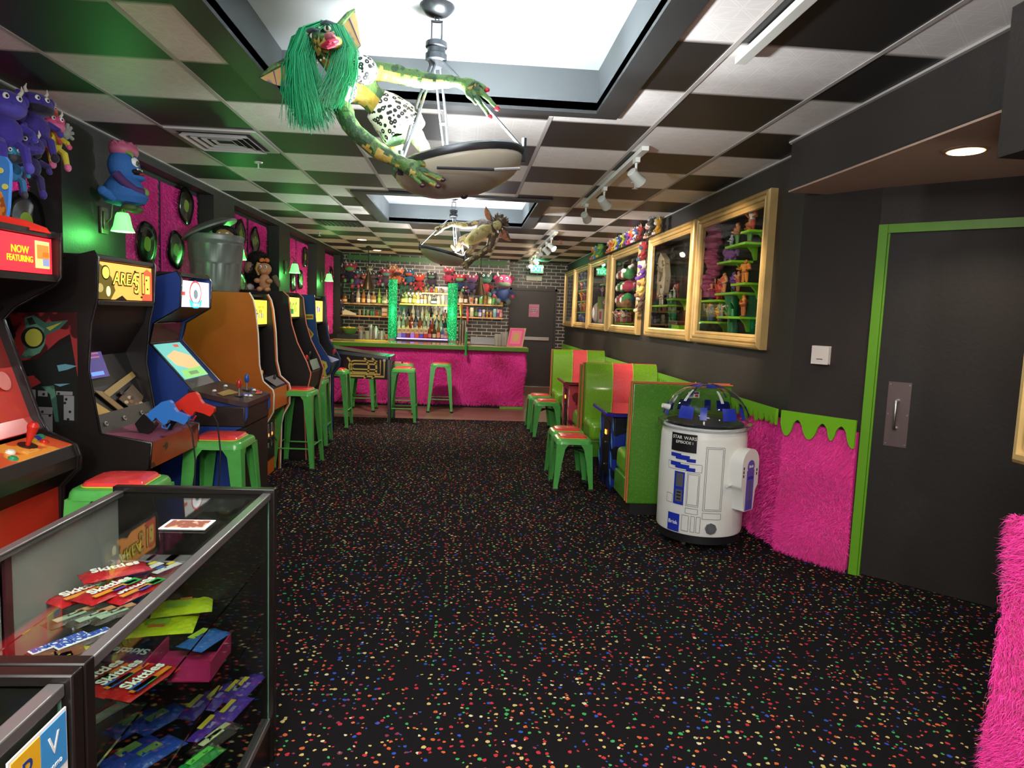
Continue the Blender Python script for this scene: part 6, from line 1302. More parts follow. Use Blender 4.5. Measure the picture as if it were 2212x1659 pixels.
b = MB(); q = at(820, 738, Y=11.3); b.prism([(-1.52 + .28 * math.cos(a * .393), 11.3 + .12 * math.sin(a * .393), 1.004) for a in range(16)], (0, 0, .012)); tag(b.build('bar_cloth', None, M('cloth_yellow', 'd8c838', .7)), 'folded yellow cloth lying on the bar top', 'cloth')
b = MB(); b.bx((-2.42, 11.25, 1.004), (-2.22, 11.33, 1.22), M('cream')); b.bx((-2.41, 11.246, 1.1), (-2.23, 11.25, 1.17), M('box_brown')); b.bx((-2.41, 11.246, 1.02), (-2.23, 11.25, 1.06), M('ink_white')); tag(b.build('display_box', None), 'cream display box at the left end of the bar behind the cabinets', 'box')
# pendants over the bar
for px, pyb, s in ((795, 626, 'left'), (1037, 639, 'right')):
    Yp_ = 12.3; q = at(px, pyb, Y=Yp_); q1 = at(px, pyb - 40, Y=Yp_); t = thing('pendant_lamp', 'bronze cone pendant lamp over the %s of the bar' % s, 'pendant lamp', (q.x, Yp_, q.z)); br_ = M('bronze', '7a6858', .3, .9)
    b = MB(); h = q1.z - q.z; b.lathe([(.115, 0), (.11, .01), (.03, h * .85), (.022, h), (.0001, h + .005)], (q.x, Yp_, q.z), br_, 28); o = b.build('shade', t); sd_ = o.modifiers.new('s', 'SOLIDIFY'); sd_.thickness = .003
    b = MB(); b.cyl((q.x, Yp_, q.z + h), (q.x, Yp_, CZ), .006, None, 8); b.build('stem', t, rubber); b = MB(); b.lathe([(.05, 0), (.05, .015), (.01, .03)], (q.x, Yp_, CZ - .03), None, 18); b.build('canopy', t, rubber)
    b = MB(); b.ell((q.x, Yp_, q.z + .04), .03, None, nu=12); b.build('bulb', t, M('bulb_warm', 'fff0d0', .4, emit='ffd8a0', es=6)); lamp('SPOT', (q.x, Yp_, q.z + .02), 26, WARM, .03, to=(q.x, Yp_, 0), spot=2.2)
# poster on the back door, exit sign, emergency light box
b = MB(); a = at(1143, 657, Y=14.52); c = at(1164, 685, Y=14.52); b.bx((a.x, 14.522, c.z), (c.x, 14.528, a.z), M('poster_pink', 'c87898', .5)); b.bx((a.x + .03, 14.52, c.z + .09), (c.x - .03, 14.522, a.z - .07), M('poster_plum', 'a86888', .5))
po = tag(b.build('door_poster', None), 'pink and purple poster taped to the dark back door', 'poster')
for k in range(3): scrawl(po, ((a.x + c.x) / 2, 14.519, (a.z + c.z) / 2 + .04 - .04 * k), (1, 0, 0), .17 - .03 * k, .024, 6 - k, M('ink_white'), k + 9)
Ye = 13.9; a = at(1146, 572, Y=Ye); c = at(1174, 591, Y=Ye); t = thing('exit_sign', 'green lit EXIT sign hanging before the brick wall above the back door', 'exit sign', ((a.x + c.x) / 2, Ye, c.z))
b = MB(); b.bx((a.x, Ye, c.z), (c.x, Ye + .05, a.z)); b.build('sign_box', t, M('sign_cream', 'c8c8b8', .5), bevel=.006); b = MB(); b.cyl(((a.x + c.x) / 2, Ye + .025, a.z), ((a.x + c.x) / 2, Ye + .025, CZ), .02, None, 10); b.build('sign_mount', t, M('sign_cream'))
b = MB(); b.bx((a.x + .03, Ye - .003, c.z + .02), (c.x - .03, Ye - .001, a.z - .02)); fc = b.build('sign_face', t, M('exit_face', '20d880', .4, emit='20e080', es=1.0)); text('EXIT', 'lettering', fc, frame_T(((a.x + c.x) / 2, Ye - .004, (a.z + c.z) / 2), (1, 0, 0), (0, 0, 1)), .13, M('exit_text', 'd0fff0', .4, emit='b0ffe0', es=2.4), .001, bold=.002)
lamp('POINT', ((a.x + c.x) / 2, Ye - .05, a.z + .06), 1.2, (.1, 1, .4), .03)
b = MB(); a = at(1139, 594, Y=14.2); c = at(1173, 606, Y=14.2); b.bx((a.x, 14.42, c.z), (c.x, 14.50, a.z)); b.bx((a.x + .10, 14.415, c.z + .02), (c.x - .10, 14.42, a.z - .02), M('sign_cream')); tag(b.build('emergency_light', None, M('beige_box', 'c0b090', .5), bevel=.012), 'beige emergency light box on the brick wall under the exit sign', 'emergency light')
# ============================================================ chandeliers: shallow glass bowls hung tilted from three arms
iron = M('iron', '565a60', .35, .8); bowl_g = M('bowl_glass', 'b9b4a2', .35, var=(3, .1))
def chandelier(hub, rim_c, tilt_ax, tilt, R_, label, canopy_z=2.84, arm_a=(200, 330, 80)):
    t = thing('chandelier', label, 'chandelier', rim_c); H = Vector(hub); Cc = Vector(rim_c)
    T = Matrix.Translation(Cc) @ Matrix.Rotation(tilt, 4, Vector(tilt_ax))
    b = MB(); prof = [(R_ * math.sin(a), -R_ * .46 * math.cos(a)) for a in [math.radians(q) for q in (1, 10, 22, 34, 46, 58, 70, 80, 90)]]; b.lathe(prof, (0, 0, 0), None, 40, T); b.f.pop(); b.m.pop()
    o = b.build('bowl', t, bowl_g); s = o.modifiers.new('s', 'SOLIDIFY'); s.thickness = .006; s.offset = 1
    b = MB(); ring = [T @ Vector((R_ * 1.01 * math.cos(2 * PI * k / 36), R_ * 1.01 * math.sin(2 * PI * k / 36), .008)) for k in range(37)]; b.tube(ring, .014, None, 8, caps=False, fl=1.4); b.build('rim', t, iron)
    b = MB(); b.ell(T @ Vector((0, 0, -R_ * .47)), .018, nu=10, nv=8); b.build('finial', t, iron)
    for a in arm_a:
        e = T @ Vector((R_ * 1.05 * math.cos(math.radians(a)), R_ * 1.05 * math.sin(math.radians(a)), .012)); b = MB(); d = (e - H); s_ = d.cross(Vector((0, 0, 1))).normalized() * .012
        for k in (-1, 1): b.tube([H + s_ * k - Vector((0, 0, .02)), H.lerp(e, .5) + s_ * k * 1.2, e + s_ * k * .4], .0065, None, 6)
        m_ = H.lerp(e, .55); b.tube([m_ - s_ * 1.4, m_ + s_ * 1.4], .010, None, 8); b.tube([e + Vector((0, 0, .05)), e - Vector((0, 0, .05))], .013, None, 6); b.build('arm', t, iron)
    b = MB(); b.lathe([(.025, -.075), (.035, -.05), (.048, -.045), (.048, -.02), (.040, -.015), (.040, .005), (.048, .01), (.048, .03), (.03, .04), (.0001, .042)], hub, None, 24); b.build('hub', t, iron)
    b = MB(); z = hub[2] + .04
    for k in (-1, 1): b.box((hub[0] + k * .022, hub[1], z + .04), (.008, .012, .08))
    b.box((hub[0], hub[1], z + .08), (.052, .012, .008)); b.build('link_frame', t, iron)
    b = MB(); z += .08
    while z < canopy_z - .04:
        lk = [(hub[0] + (.010 * math.cos(a) if int(z * 1000) % 2 else 0), hub[1] + (0 if int(z * 1000) % 2 else .010 * math.cos(a)), z + .02 + .018 * math.sin(a)) for a in [2 * PI * k / 12 for k in range(13)]]; b.tube(lk, .003, None, 5, caps=False); z += .029
    b.build('chain', t, iron); b = MB(); b.lathe([(.02, -.045), (.05, -.035), (.075, -.01), (.078, 0)], (hub[0], hub[1], canopy_z), None, 26); b.build('canopy', t, iron)
    b = MB(); b.ell(T @ Vector((0, 0, -.02)), .035, nu=12); b.build('bulb', t, M('bulb_cool', 'ffffff', .4, emit='eaf4ff', es=8)); return t
chandelier((-.163, 3.15, 2.655), (-.05, 3.15, 2.165), (0, 1, 0), -.21, .285, 'tilted glass bowl chandelier nearest the camera, carrying the green-haired creature', arm_a=(215, 352, 100))
b = MB(); b.cyl((-.133, 3.0, 2.085), (.10, 3.0, 2.09), .006, M('rod_dark', '303236', .4, .5), 8); b.cyl((.10, 3.0, 2.09), (.205, 3.0, 2.10), .007, silver, 8); b.v = [(x, y - .16, z) for x, y, z in b.v]
tag(b.build('metal_rod', None), 'thin metal rod sticking out below the nearest chandelier bowl', 'rod')
chandelier((-.169, 8.0, 2.655), (-.27, 8.0, 2.185), (0, 1, 0), .22, .27, 'tilted glass bowl chandelier farther away, carrying the spiky brown creature', arm_a=(185, 330, 60))
# ============================================================ creature figures hanging off the chandeliers
def skin_body(name, J, E, parent, mats, belly, root='pelvis', sub=2, wob=0, thr=.25):
    me = bpy.data.meshes.new(name); keys = list(J); ix = {k: i for i, k in enumerate(keys)}; P0 = Vector(parent.location)
    me.from_pydata([tuple(Vector(J[k][0]) - P0) for k in keys], [(ix[a], ix[c]) for a, c in E], []); o = bpy.data.objects.new(name, me); COL.objects.link(o)
    md = o.modifiers.new('skin', 'SKIN'); md.use_smooth_shade = True
    for k in keys:
        s = me.skin_vertices[0].data[ix[k]]; r = J[k][1]; s.radius = (r, r) if not isinstance(r, tuple) else r; s.use_root = (k == root)
    q = o.modifiers.new('sub', 'SUBSURF'); q.levels = sub; q.render_levels = sub
    dg = bpy.context.evaluated_depsgraph_get(); dg.update(); m2 = bpy.data.meshes.new_from_object(o.evaluated_get(dg)); o.modifiers.clear(); o.data = m2; o.parent = parent
    for v in m2.vertices:
        if wob: v.co += v.normal * wob * noise.noise(v.co * 30)
    m2.materials.clear()
    for m in mats: m2.materials.append(m)
    bl = Vector(belly).normalized()
    for p in m2.polygons: p.use_smooth = True; p.material_index = 1 if p.normal.dot(bl) + .25 * noise.noise(p.center * 14) > thr else 0
    return o
def PJ(px, py, Y): return at(px, py, Y=Y)
gs = M('hide_green', '4e7038', .5, mix2=('2c4a2c', 22, .5), bump=(55, .8)); ys = M('hide_yellow', 'b09a4c', .5, mix2=('a8882c', 18, .55), bump=(45, .6)); 
G = NG('leopard'); tc = G.n('ShaderNodeTexCoord'); v = G.n('ShaderNodeTexVoronoi'); v.inputs['Scale'].default_value = 46; G.l(tc.outputs['Object'], v.inputs['Vector'])
nz = G.n('ShaderNodeTexNoise'); nz.inputs['Scale'].default_value = 60; G.l(tc.outputs['Object'], nz.inputs['Vector'])
dd = G.f('ADD', v.outputs['Distance'], G.f('MULTIPLY', nz.outputs['Fac'], .25)); rg = G.f('MULTIPLY', G.f('GREATER_THAN', dd, .27), G.f('LESS_THAN', dd, .58)); G.l(G.mix(rg, 'e8e8e0', '18181a'), G.b.inputs['Base Color']); leo = G.m; G.b.inputs['Roughness'].default_value = .7
t = thing('creature_figure', 'scaly green creature figure with long green hair and leopard outfit, leaning from chandelier', 'creature figure', PJ(855, 262, 3.10))
J = dict(pelvis=(PJ(852, 258, 3.10), .072), waist=(PJ(815, 222, 3.07), .058), belly=(PJ(795, 200, 3.05), .064), chest=(PJ(766, 172, 3.03), .082), neck0=(PJ(740, 160, 3.0), .045), neck=(PJ(712, 140, 2.97), .042), head=(PJ(696, 92, 2.96), .104), brow=(PJ(696, 68, 2.93), .07), snout=(PJ(712, 94, 2.86), .055), chin=(PJ(712, 108, 2.87), .042),
    shR=(PJ(722, 196, 2.99), .045), elR=(PJ(762, 282, 2.93), .036), fmR=(PJ(812, 322, 2.92), .038), wrR=(PJ(862, 350, 2.91), .027), paR=(PJ(888, 362, 2.90), .028), f1a=(PJ(922, 372, 2.88), .013), f1b=(PJ(956, 388, 2.87), .010), f2a=(PJ(915, 384, 2.87), .013), f2b=(PJ(946, 402, 2.86), .010), f3a=(PJ(896, 386, 2.88), .012), f3b=(PJ(912, 400, 2.87), .009), f4a=(PJ(905, 352, 2.90), .012), f4b=(PJ(925, 356, 2.92), .010),
    shL=(PJ(794, 148, 3.05), .045), elL=(PJ(890, 168, 3.06), .04), fmL=(PJ(930, 176, 3.05), .037), wrL=(PJ(988, 176, 3.02), .024), paL=(PJ(1012, 184, 3.0), .028), g1a=(PJ(1038, 182, 2.99), .014), g1b=(PJ(1052, 194, 2.97), .010), g2a=(PJ(1044, 202, 2.97), .012), g2b=(PJ(1074, 234, 2.95), .009), g3a=(PJ(1034, 218, 2.97), .012), g3b=(PJ(1058, 252, 2.96), .008), g4a=(PJ(1012, 204, 2.97), .011), g4b=(PJ(1030, 226, 2.95), .008),
    hR=(PJ(848, 290, 3.08), .045), knR=(PJ(856, 318, 3.08), .036), ftR=(PJ(868, 345, 3.1), .026), hL=(PJ(890, 275, 3.12), .045), knL=(PJ(906, 305, 3.14), .034), ftL=(PJ(925, 335, 3.15), .026))
E_ = [('pelvis', 'waist'), ('waist', 'belly'), ('belly', 'chest'), ('chest', 'neck0'), ('neck0', 'neck'), ('neck', 'head'), ('head', 'brow'), ('head', 'snout'), ('snout', 'chin'), ('chest', 'shR'), ('shR', 'elR'), ('elR', 'fmR'), ('fmR', 'wrR'), ('wrR', 'paR'), ('paR', 'f1a'), ('f1a', 'f1b'), ('paR', 'f2a'), ('f2a', 'f2b'), ('paR', 'f3a'), ('f3a', 'f3b'), ('paR', 'f4a'), ('f4a', 'f4b'),
      ('chest', 'shL'), ('shL', 'elL'), ('elL', 'fmL'), ('fmL', 'wrL'), ('wrL', 'paL'), ('paL', 'g1a'), ('g1a', 'g1b'), ('paL', 'g2a'), ('g2a', 'g2b'), ('paL', 'g3a'), ('g3a', 'g3b'), ('paL', 'g4a'), ('g4a', 'g4b'), ('pelvis', 'hR'), ('hR', 'knR'), ('knR', 'ftR'), ('pelvis', 'hL'), ('hL', 'knL'), ('knL', 'ftL')]
body = skin_body('body', J, E_, t, [gs, ys], (.35, -.5, -.75), wob=.006, thr=.68)
def cloth(name, pts, m):
    b = MB(); b.tube([p for p, r in pts], [r for p, r in pts], None, 20, caps=False); o = b.build(name, t, m); s = o.modifiers.new('s', 'SOLIDIFY'); s.thickness = .004; return o
cloth('skirt', [(PJ(812, 224, 3.07), .068), (PJ(830, 238, 3.085), .084), (PJ(852, 258, 3.10), .098), (PJ(868, 276, 3.11), .106), (PJ(876, 290, 3.11), .10)], leo)
cloth('top_strap', [(PJ(740, 194, 3.0), .054), (PJ(728, 205, 2.985), .058), (PJ(722, 196, 2.99), .056)], leo)
b = MB(); b.ell(PJ(745, 192, 2.96), (.05, .05, .06), leo, nu=16); b.ell(PJ(784, 152, 2.99), (.06, .055, .06), leo, nu=16); b.tube([PJ(752, 200, 2.95), PJ(762, 176, 2.94), PJ(776, 160, 2.95)], .018, leo, 8); b.build('bikini_top', t)
ear_in = M('ear_membrane', 'b8945a', .5, mix2=('7a6080', 9, .62)); 
def ear(par, top, inner, gm, em, nrm_y=.02):
    b = MB(); o = [Vector(q) for q in top]; n = len(o); c = [Vector(q) for q in inner]; b.tube(o, [.012] * (n - 1) + [.004], gm, 8)
    vs = o + c; fs = [(i, i + 1, n + i + 1, n + i) for i in range(n - 1)]; b.add(vs, fs, em); b.add([v + Vector((0, .006, 0)) for v in vs], [f[::-1] for f in fs], gm)
    for i in range(1, n - 1): b.tube([o[i] + Vector((0, -.002, 0)), c[i] + Vector((0, -.002, 0))], [.0035, .0015], M('ear_vein', '6a5a80', .5), 5)
    return b.build('ear', par)
ear(t, [PJ(726, 62, 2.96), PJ(738, 48, 2.96), PJ(752, 32, 2.97), PJ(766, 20, 2.98)], [PJ(742, 98, 2.96), PJ(757, 117, 2.96), PJ(779, 98, 2.98), PJ(772, 50, 2.985)], gs, ear_in)
ear(t, [PJ(652, 108, 2.95), PJ(624, 128, 2.95), PJ(590, 146, 2.95), PJ(560, 167, 2.95)], [PJ(650, 180, 2.95), PJ(632, 190, 2.95), PJ(598, 184, 2.95), PJ(572, 174, 2.95)], gs, ear_in)
for (a, c) in ((677, 78), (707, 62)):
    p = PJ(a, c, 2.855); b = MB(); b.ell(p, (.015, .010, .012), M('eye_ivory', 'd8d8c0', .2), nu=12); b.ell(p + Vector((.002, -.011, 0)), (.006, .005, .010), M('eye_dark'), nu=8); b.build('eye', t)
    b = MB(); b.tube([p + Vector((-.024, -.006, .014)), p + Vector((0, -.014, .022)), p + Vector((.024, -.006, .018))], .006, M('eyeshadow', '3a4450', .5), 6); b.build('eyelid', t)
b = MB(); b.tube([PJ(694, 100, 2.82), PJ(704, 95, 2.80), PJ(712, 92, 2.795), PJ(722, 88, 2.80), PJ(731, 88, 2.82)], [.004, .010, .014, .011, .004], M('lip_red', 'b03048', .3), 10, fl=.8); b.tube([PJ(695, 101, 2.82), PJ(708, 102, 2.80), PJ(722, 97, 2.80), PJ(731, 90, 2.82)], [.004, .009, .009, .004], M('lip_red'), 10, fl=.8)
b.ell(PJ(713, 80, 2.81), (.022, .02, .018), M('nose_rose', '9c5058', .4), nu=12); b.build('lips', t)
b = MB()
for a, c in ((690, 60), (697, 50), (704, 58), (664, 72), (668, 68), (674, 66), (693, 130), (700, 126), (686, 136), (720, 70)): b.ell(PJ(a, c, 2.875), .005, M('bead_ivory', 'c8bc9c', .4), nu=7, nv=5)
b.build('skin_beads', t)
for k_ in (J['g1b'], J['g2b'], J['g3b']): b = MB(); b.ell(k_[0], (.012, .010, .012), M('nail_red', 'a02838', .3), nu=8); b.build('nail', t)
for k_ in (J['f1b'], J['f2b'], J['f3b']): b = MB(); b.ell(k_[0], (.013, .010, .010), M('nail_dark', '3c2428', .3), nu=8); b.build('nail', t)
def hair(par, curves, n, m, r=.0022, spread=1.0, seed=3):
    rg_ = random.Random(seed); b = MB()
    for cv, cnt in curves:
        for k in range(cnt):
            j0 = [rg_.gauss(0, 1) for _ in range(4)]; pts = []
            for i, (p, w_) in enumerate(cv): pts.append(Vector(p) + Vector((j0[0] * w_ * spread + (rg_.gauss(0, .005) if i > 1 else 0), j0[1] * w_ * .8, j0[2] * w_ * .25 + (rg_.uniform(-.05, .03) if i == len(cv) - 1 else 0))))
            b.tube(pts, [r, r, r * .9, r * .8, r * .4][:len(pts)] if len(pts) <= 5 else r, None, 4)
    return b.build('hair', par, m)
hm = M('hair_emerald', '1f9a62', .4, rnd=.25)
hair(t, [([(PJ(697, 50, 2.95), .006), (PJ(666, 66, 2.92), .012), (PJ(650, 120, 2.89), .014), (PJ(656, 190, 2.88), .022), (PJ(668, 255, 2.89), .030)], 620), ([(PJ(699, 50, 2.95), .006), (PJ(654, 84, 2.96), .014), (PJ(642, 150, 2.96), .02), (PJ(654, 205, 2.96), .026), (PJ(684, 240, 2.95), .026)], 420),
    ([(PJ(699, 48, 2.95), .006), (PJ(724, 58, 2.93), .01), (PJ(744, 108, 2.90), .014), (PJ(734, 165, 2.88), .018), (PJ(716, 208, 2.88), .020)], 560)], 0, hm, r=.0019, spread=1.25)
# second creature, brown and spiky
t = thing('creature_figure', 'spiky brown creature figure with pale belly and spotted ears on the far chandelier', 'creature figure', PJ(1015, 525, 7.9))
Yb = 7.85
J = dict(pelvis=(PJ(1010, 527, Yb), .07), waist=(PJ(1022, 516, Yb), .075), belly=(PJ(1036, 506, Yb), .09), chest=(PJ(1052, 494, Yb), .09), neck=(PJ(1066, 487, Yb), .05), head=(PJ(1078, 483, Yb - .05), .085), snout=(PJ(1072, 487, Yb - .15), .05),
    shR=(PJ(1040, 481, Yb + .05), .05), elR=(PJ(1006, 488, Yb + .06), .045), fmR=(PJ(985, 484, Yb + .06), .035), wrR=(PJ(966, 485, Yb + .05), .03), paR=(PJ(958, 491, Yb + .04), .03), f1=(PJ(938, 494, Yb), .014), f2=(PJ(937, 508, Yb), .014), f3=(PJ(948, 500, Yb - .02), .012),
    shL=(PJ(1066, 508, Yb - .05), .05), elL=(PJ(1056, 536, Yb - .1), .042), fmL=(PJ(1040, 547, Yb - .12), .04), wrL=(PJ(1020, 560, Yb - .14), .032), paL=(PJ(1012, 566, Yb - .15), .03), g1=(PJ(1000, 580, Yb - .16), .013), g2=(PJ(1006, 581, Yb - .17), .013), g3=(PJ(996, 572, Yb - .15), .012),
    hR=(PJ(997, 517, Yb), .05), knR=(PJ(992, 530, Yb + .02), .045), ftR=(PJ(986, 541, Yb + .05), .035), toR=(PJ(974, 528, Yb + .05), .02), hL=(PJ(1024, 533, Yb - .05), .05), knL=(PJ(1014, 545, Yb - .06), .04), ftL=(PJ(1003, 552, Yb - .05), .03))
E_ = [('pelvis', 'waist'), ('waist', 'belly'), ('belly', 'chest'), ('chest', 'neck'), ('neck', 'head'), ('head', 'snout'), ('chest', 'shR'), ('shR', 'elR'), ('elR', 'fmR'), ('fmR', 'wrR'), ('wrR', 'paR'), ('paR', 'f1'), ('paR', 'f2'), ('paR', 'f3'), ('chest', 'shL'), ('shL', 'elL'), ('elL', 'fmL'), ('fmL', 'wrL'), ('wrL', 'paL'), ('paL', 'g1'), ('paL', 'g2'), ('paL', 'g3'), ('pelvis', 'hR'), ('hR', 'knR'), ('knR', 'ftR'), ('ftR', 'toR'), ('pelvis', 'hL'), ('hL', 'knL'), ('knL', 'ftL')]
hb = M('hide_brown', '6e5c50', .55, mix2=('9a8468', 16, .55), bump=(50, .6)); hc = M('hide_cream', 'cdbb80', .5, mix2=('b09a5c', 20, .56), bump=(40, .5))
skin_body('body', J, E_, t, [hb, hc], (-.1, -.9, .1), wob=.008, thr=.93)
b = MB(); b.tube([PJ(1006, 526, Yb - .05), PJ(1016, 520, Yb - .07), PJ(1032, 508, Yb - .085), PJ(1048, 497, Yb - .07), PJ(1060, 490, Yb - .05)], [.03, .062, .078, .07, .03], hc, 16); b.build('belly_plate', t)
b = MB(); b.ell(PJ(1075, 487, Yb - .13), (.05, .05, .055), hc, nu=14); b.build('muzzle', t)
ei = M('ear_spotted', 'c8743c', .5, mix2=('3a2418', 38, .66))
ear(t, [PJ(1064, 478, Yb), PJ(1062, 470, Yb), PJ(1056, 458, Yb), PJ(1049, 446, Yb)], [PJ(1056, 476, Yb), PJ(1052, 474, Yb), PJ(1048, 466, Yb), PJ(1046, 456, Yb)], hb, ei); ear(t, [PJ(1088, 492, Yb), PJ(1094, 498, Yb), PJ(1098, 510, Yb), PJ(1104, 521, Yb)], [PJ(1078, 508, Yb), PJ(1080, 512, Yb), PJ(1088, 517, Yb), PJ(1098, 521, Yb)], hb, ei)
b = MB(); rg_ = random.Random(8); hd_ = J['head'][0]
for k in range(60):
    d = Vector((rg_.gauss(.4, .7), rg_.gauss(-.2, .6), rg_.gauss(.4, .7))).normalized(); b.tube([hd_ + d * .07, hd_ + d * (.105 + .02 * rg_.random())], [.012, .004], None, 5)
b.build('head_spikes', t, hb)
for a, c in ((1068, 482), (1074, 490)): p = PJ(a, c, Yb - .19); b = MB(); b.ell(p, .014, M('eye_ivory'), nu=10); b.ell(p + Vector((0, -.01, 0)), .006, M('eye_dark'), nu=6); b.build('eye', t)
# ============================================================ track lights
trk = M('track_white', 'd4d4cc', .4); thd = M('track_head_white', 'c6c8be', .4)
def track(y0, y1, x, label, heads):
    t = thing('track_light', label, 'track light', (x, (y0 + y1) / 2, CZ)); b = MB(); b.bx((x - .024, y0, CZ - .034), (x + .024, y1, CZ - .005)); b.build('rail', t, trk, bevel=.003)
    for y, tx, ty, tz, p, on in heads:
        b = MB(); o = Vector((x, y, CZ - .03)); b.bx((x - .016, y - .04, CZ - .065), (x + .016, y + .04, CZ - .03)); b.tube([o - Vector((0, 0, .03)), o - Vector((0, 0, .10))], .009, None, 8); hdm = b.build('head_mount', t, trk)
        c = o - Vector((0, 0, .125)); d = (Vector((tx, ty, tz)) - c).normalized(); b = MB(); b.tube([c - d * .055, c - d * .05, c + d * .02, c + d * .06], [.02, .034, .036, .045], None, 18); b.build('lamp_head', t, thd)
        b = MB(); b.tube([c + d * .0605, c + d * .062], .040, None, 18); b.build('lens', t, M('lens_on', 'fff4e0', .3, emit='ffe2b8', es=25) if on else M('lens_dark', '2a2828', .2))
        if p: lamp('SPOT', c + d * .075, p, WARM if p < 100 else WARM, .03, to=(tx, ty, tz), spot=1.15, blend=.6)
    return t
track(1.1, 2.93, 1.13, 'white ceiling track light nearest the camera, its end over the alcove', [])
track(4.45, 6.75, 1.13, 'white track light with three heads aimed at the near gold cases', [(4.68, 2.14, 5.3, 1.75, 55, 0), (5.75, 2.14, 6.9, 1.75, 55, 0), (6.62, 2.14, 8.6, 1.75, 45, 0)])
track(9.0, 11.2, 1.16, 'white track light with lit heads in the middle of the right aisle', [(9.5, 2.1, 8.6, 1.6, 40, 1), (10.1, 2.14, 10.8, 1.75, 40, 0), (10.9, .6, 14, 1.6, 30, 1)])
track(11.9, 13.4, 1.22, 'white track light nearest the exit sign', [(12.3, 2.14, 12.6, 1.75, 35, 0), (13.0, .9, 11.0, 1.0, 30, 1), (13.3, -.2, 13.9, 1.7, 25, 0)])
# ceiling fixtures: vents, downlights, sprinklers, smoke alarm
b = MB(); vx, vy = -1.684, 4.94; vp = M('vent_paint', 'b8b4b0', .4)
t = thing('ceiling_vent', 'square pale ceiling vent with nested louvres above the near wall lamp', 'vent', (vx, vy, CZ)); b.bx((vx - .29, vy - .29, CZ - .012), (vx + .29, vy + .29, CZ - .002)); b.build('vent_plate', t, vp); b = MB(); b.bx((vx - .235, vy - .235, CZ - .014), (vx + .235, vy + .235, CZ - .0125)); b.build('vent_opening', t, M('vent_gap', '201e1e', .8))
for k, r in enumerate((.22, .17, .12, .07)):
    b = MB(); z0, z1 = CZ - .035 + .004 * k, CZ - .014
    for s in (-1, 1): b.prism([(vx - r, vy + s * r, z0), (vx + r, vy + s * r, z0), (vx + r - .018, vy + s * (r - .018), z1), (vx - r + .018, vy + s * (r - .018), z1)], (0, 0, .003)); b.prism([(vx + s * r, vy - r, z0), (vx + s * r, vy + r, z0), (vx + s * (r - .018), vy + r - .018, z1), (vx + s * (r - .018), vy - r + .018, z1)], (0, 0, .003))
    b.build('louvre', t, vp, smooth=0)
t = thing('ceiling_vent', 'dark slotted vent in a black ceiling tile over the far cabinets', 'vent', (-1.68, 9.2, CZ)); b = MB(); b.bx((-1.95, 9.0, CZ - .01), (-1.41, 9.5, CZ - .002)); b.build('vent_plate', t, M('vent_black', '22201f', .5)); b = MB()
for k in range(9): b.bx((-1.92 + .055 * k, 9.05, CZ - .02), (-1.90 + .055 * k, 9.45, CZ - .01))
b.build('slats', t, M('vent_slat', '3a3836', .5))
for i, (x, y, z, p, lb, m) in enumerate(((-1.69, 11.21, CZ, 22, 'round recessed downlight in the ceiling before the bar', None), (-1.68, 13.03, CZ, 22, 'round recessed downlight in the ceiling nearest the back wall', None), (2.24, 3.02, 2.325, 0, 'round recessed downlight in the brown soffit over the black door', None))):
    t = thing('downlight', lb, 'downlight', (x, y, z)); b = MB(); b.lathe([(.075, -.004), (.078, -.008), (.095, -.003), (.095, -.001)], (x, y, z), None, 26); b.f.pop(0) if 0 else None; b.build('trim_ring', t, M('ring_paint', 'a88874', .5)); b = MB(); b.cyl((x, y, z - .0085), (x, y, z - .0095), .072, None, 24); b.build('lens', t, M('downlight_glow', 'fff0d8', .4, emit='ffe0b0', es=3.0))
    if p: lamp('SPOT', (x, y, z - .02), p, WARM, .05, to=(x, y, 0), spot=2.2)
for i, (px, py, c) in enumerate(((1372, 396, 'd0ccc4'), (558, 352, 'd0ccc4'), (1212, 520, 'b04038'), (690, 503, 'd0ccc4'))):
    q = at(px, py, Z=CZ - .01); b = MB(); b.lathe([(.035, -.002), (.03, -.012), (.006, -.014), (.006, -.05), (.024, -.052), (.024, -.056), (.001, -.058)], (q.x, q.y, CZ), M('spr_' + c, c, .4, .3), 16)
    tag(b.build('sprinkler' if i != 2 else 'smoke_alarm', None), ['pale sprinkler head hanging beside the near track light', 'pale sprinkler head on a tile above the left wall', 'red ceiling alarm beside the middle track light', 'small sprinkler head near the far downlight'][i], 'sprinkler' if i != 2 else 'alarm')
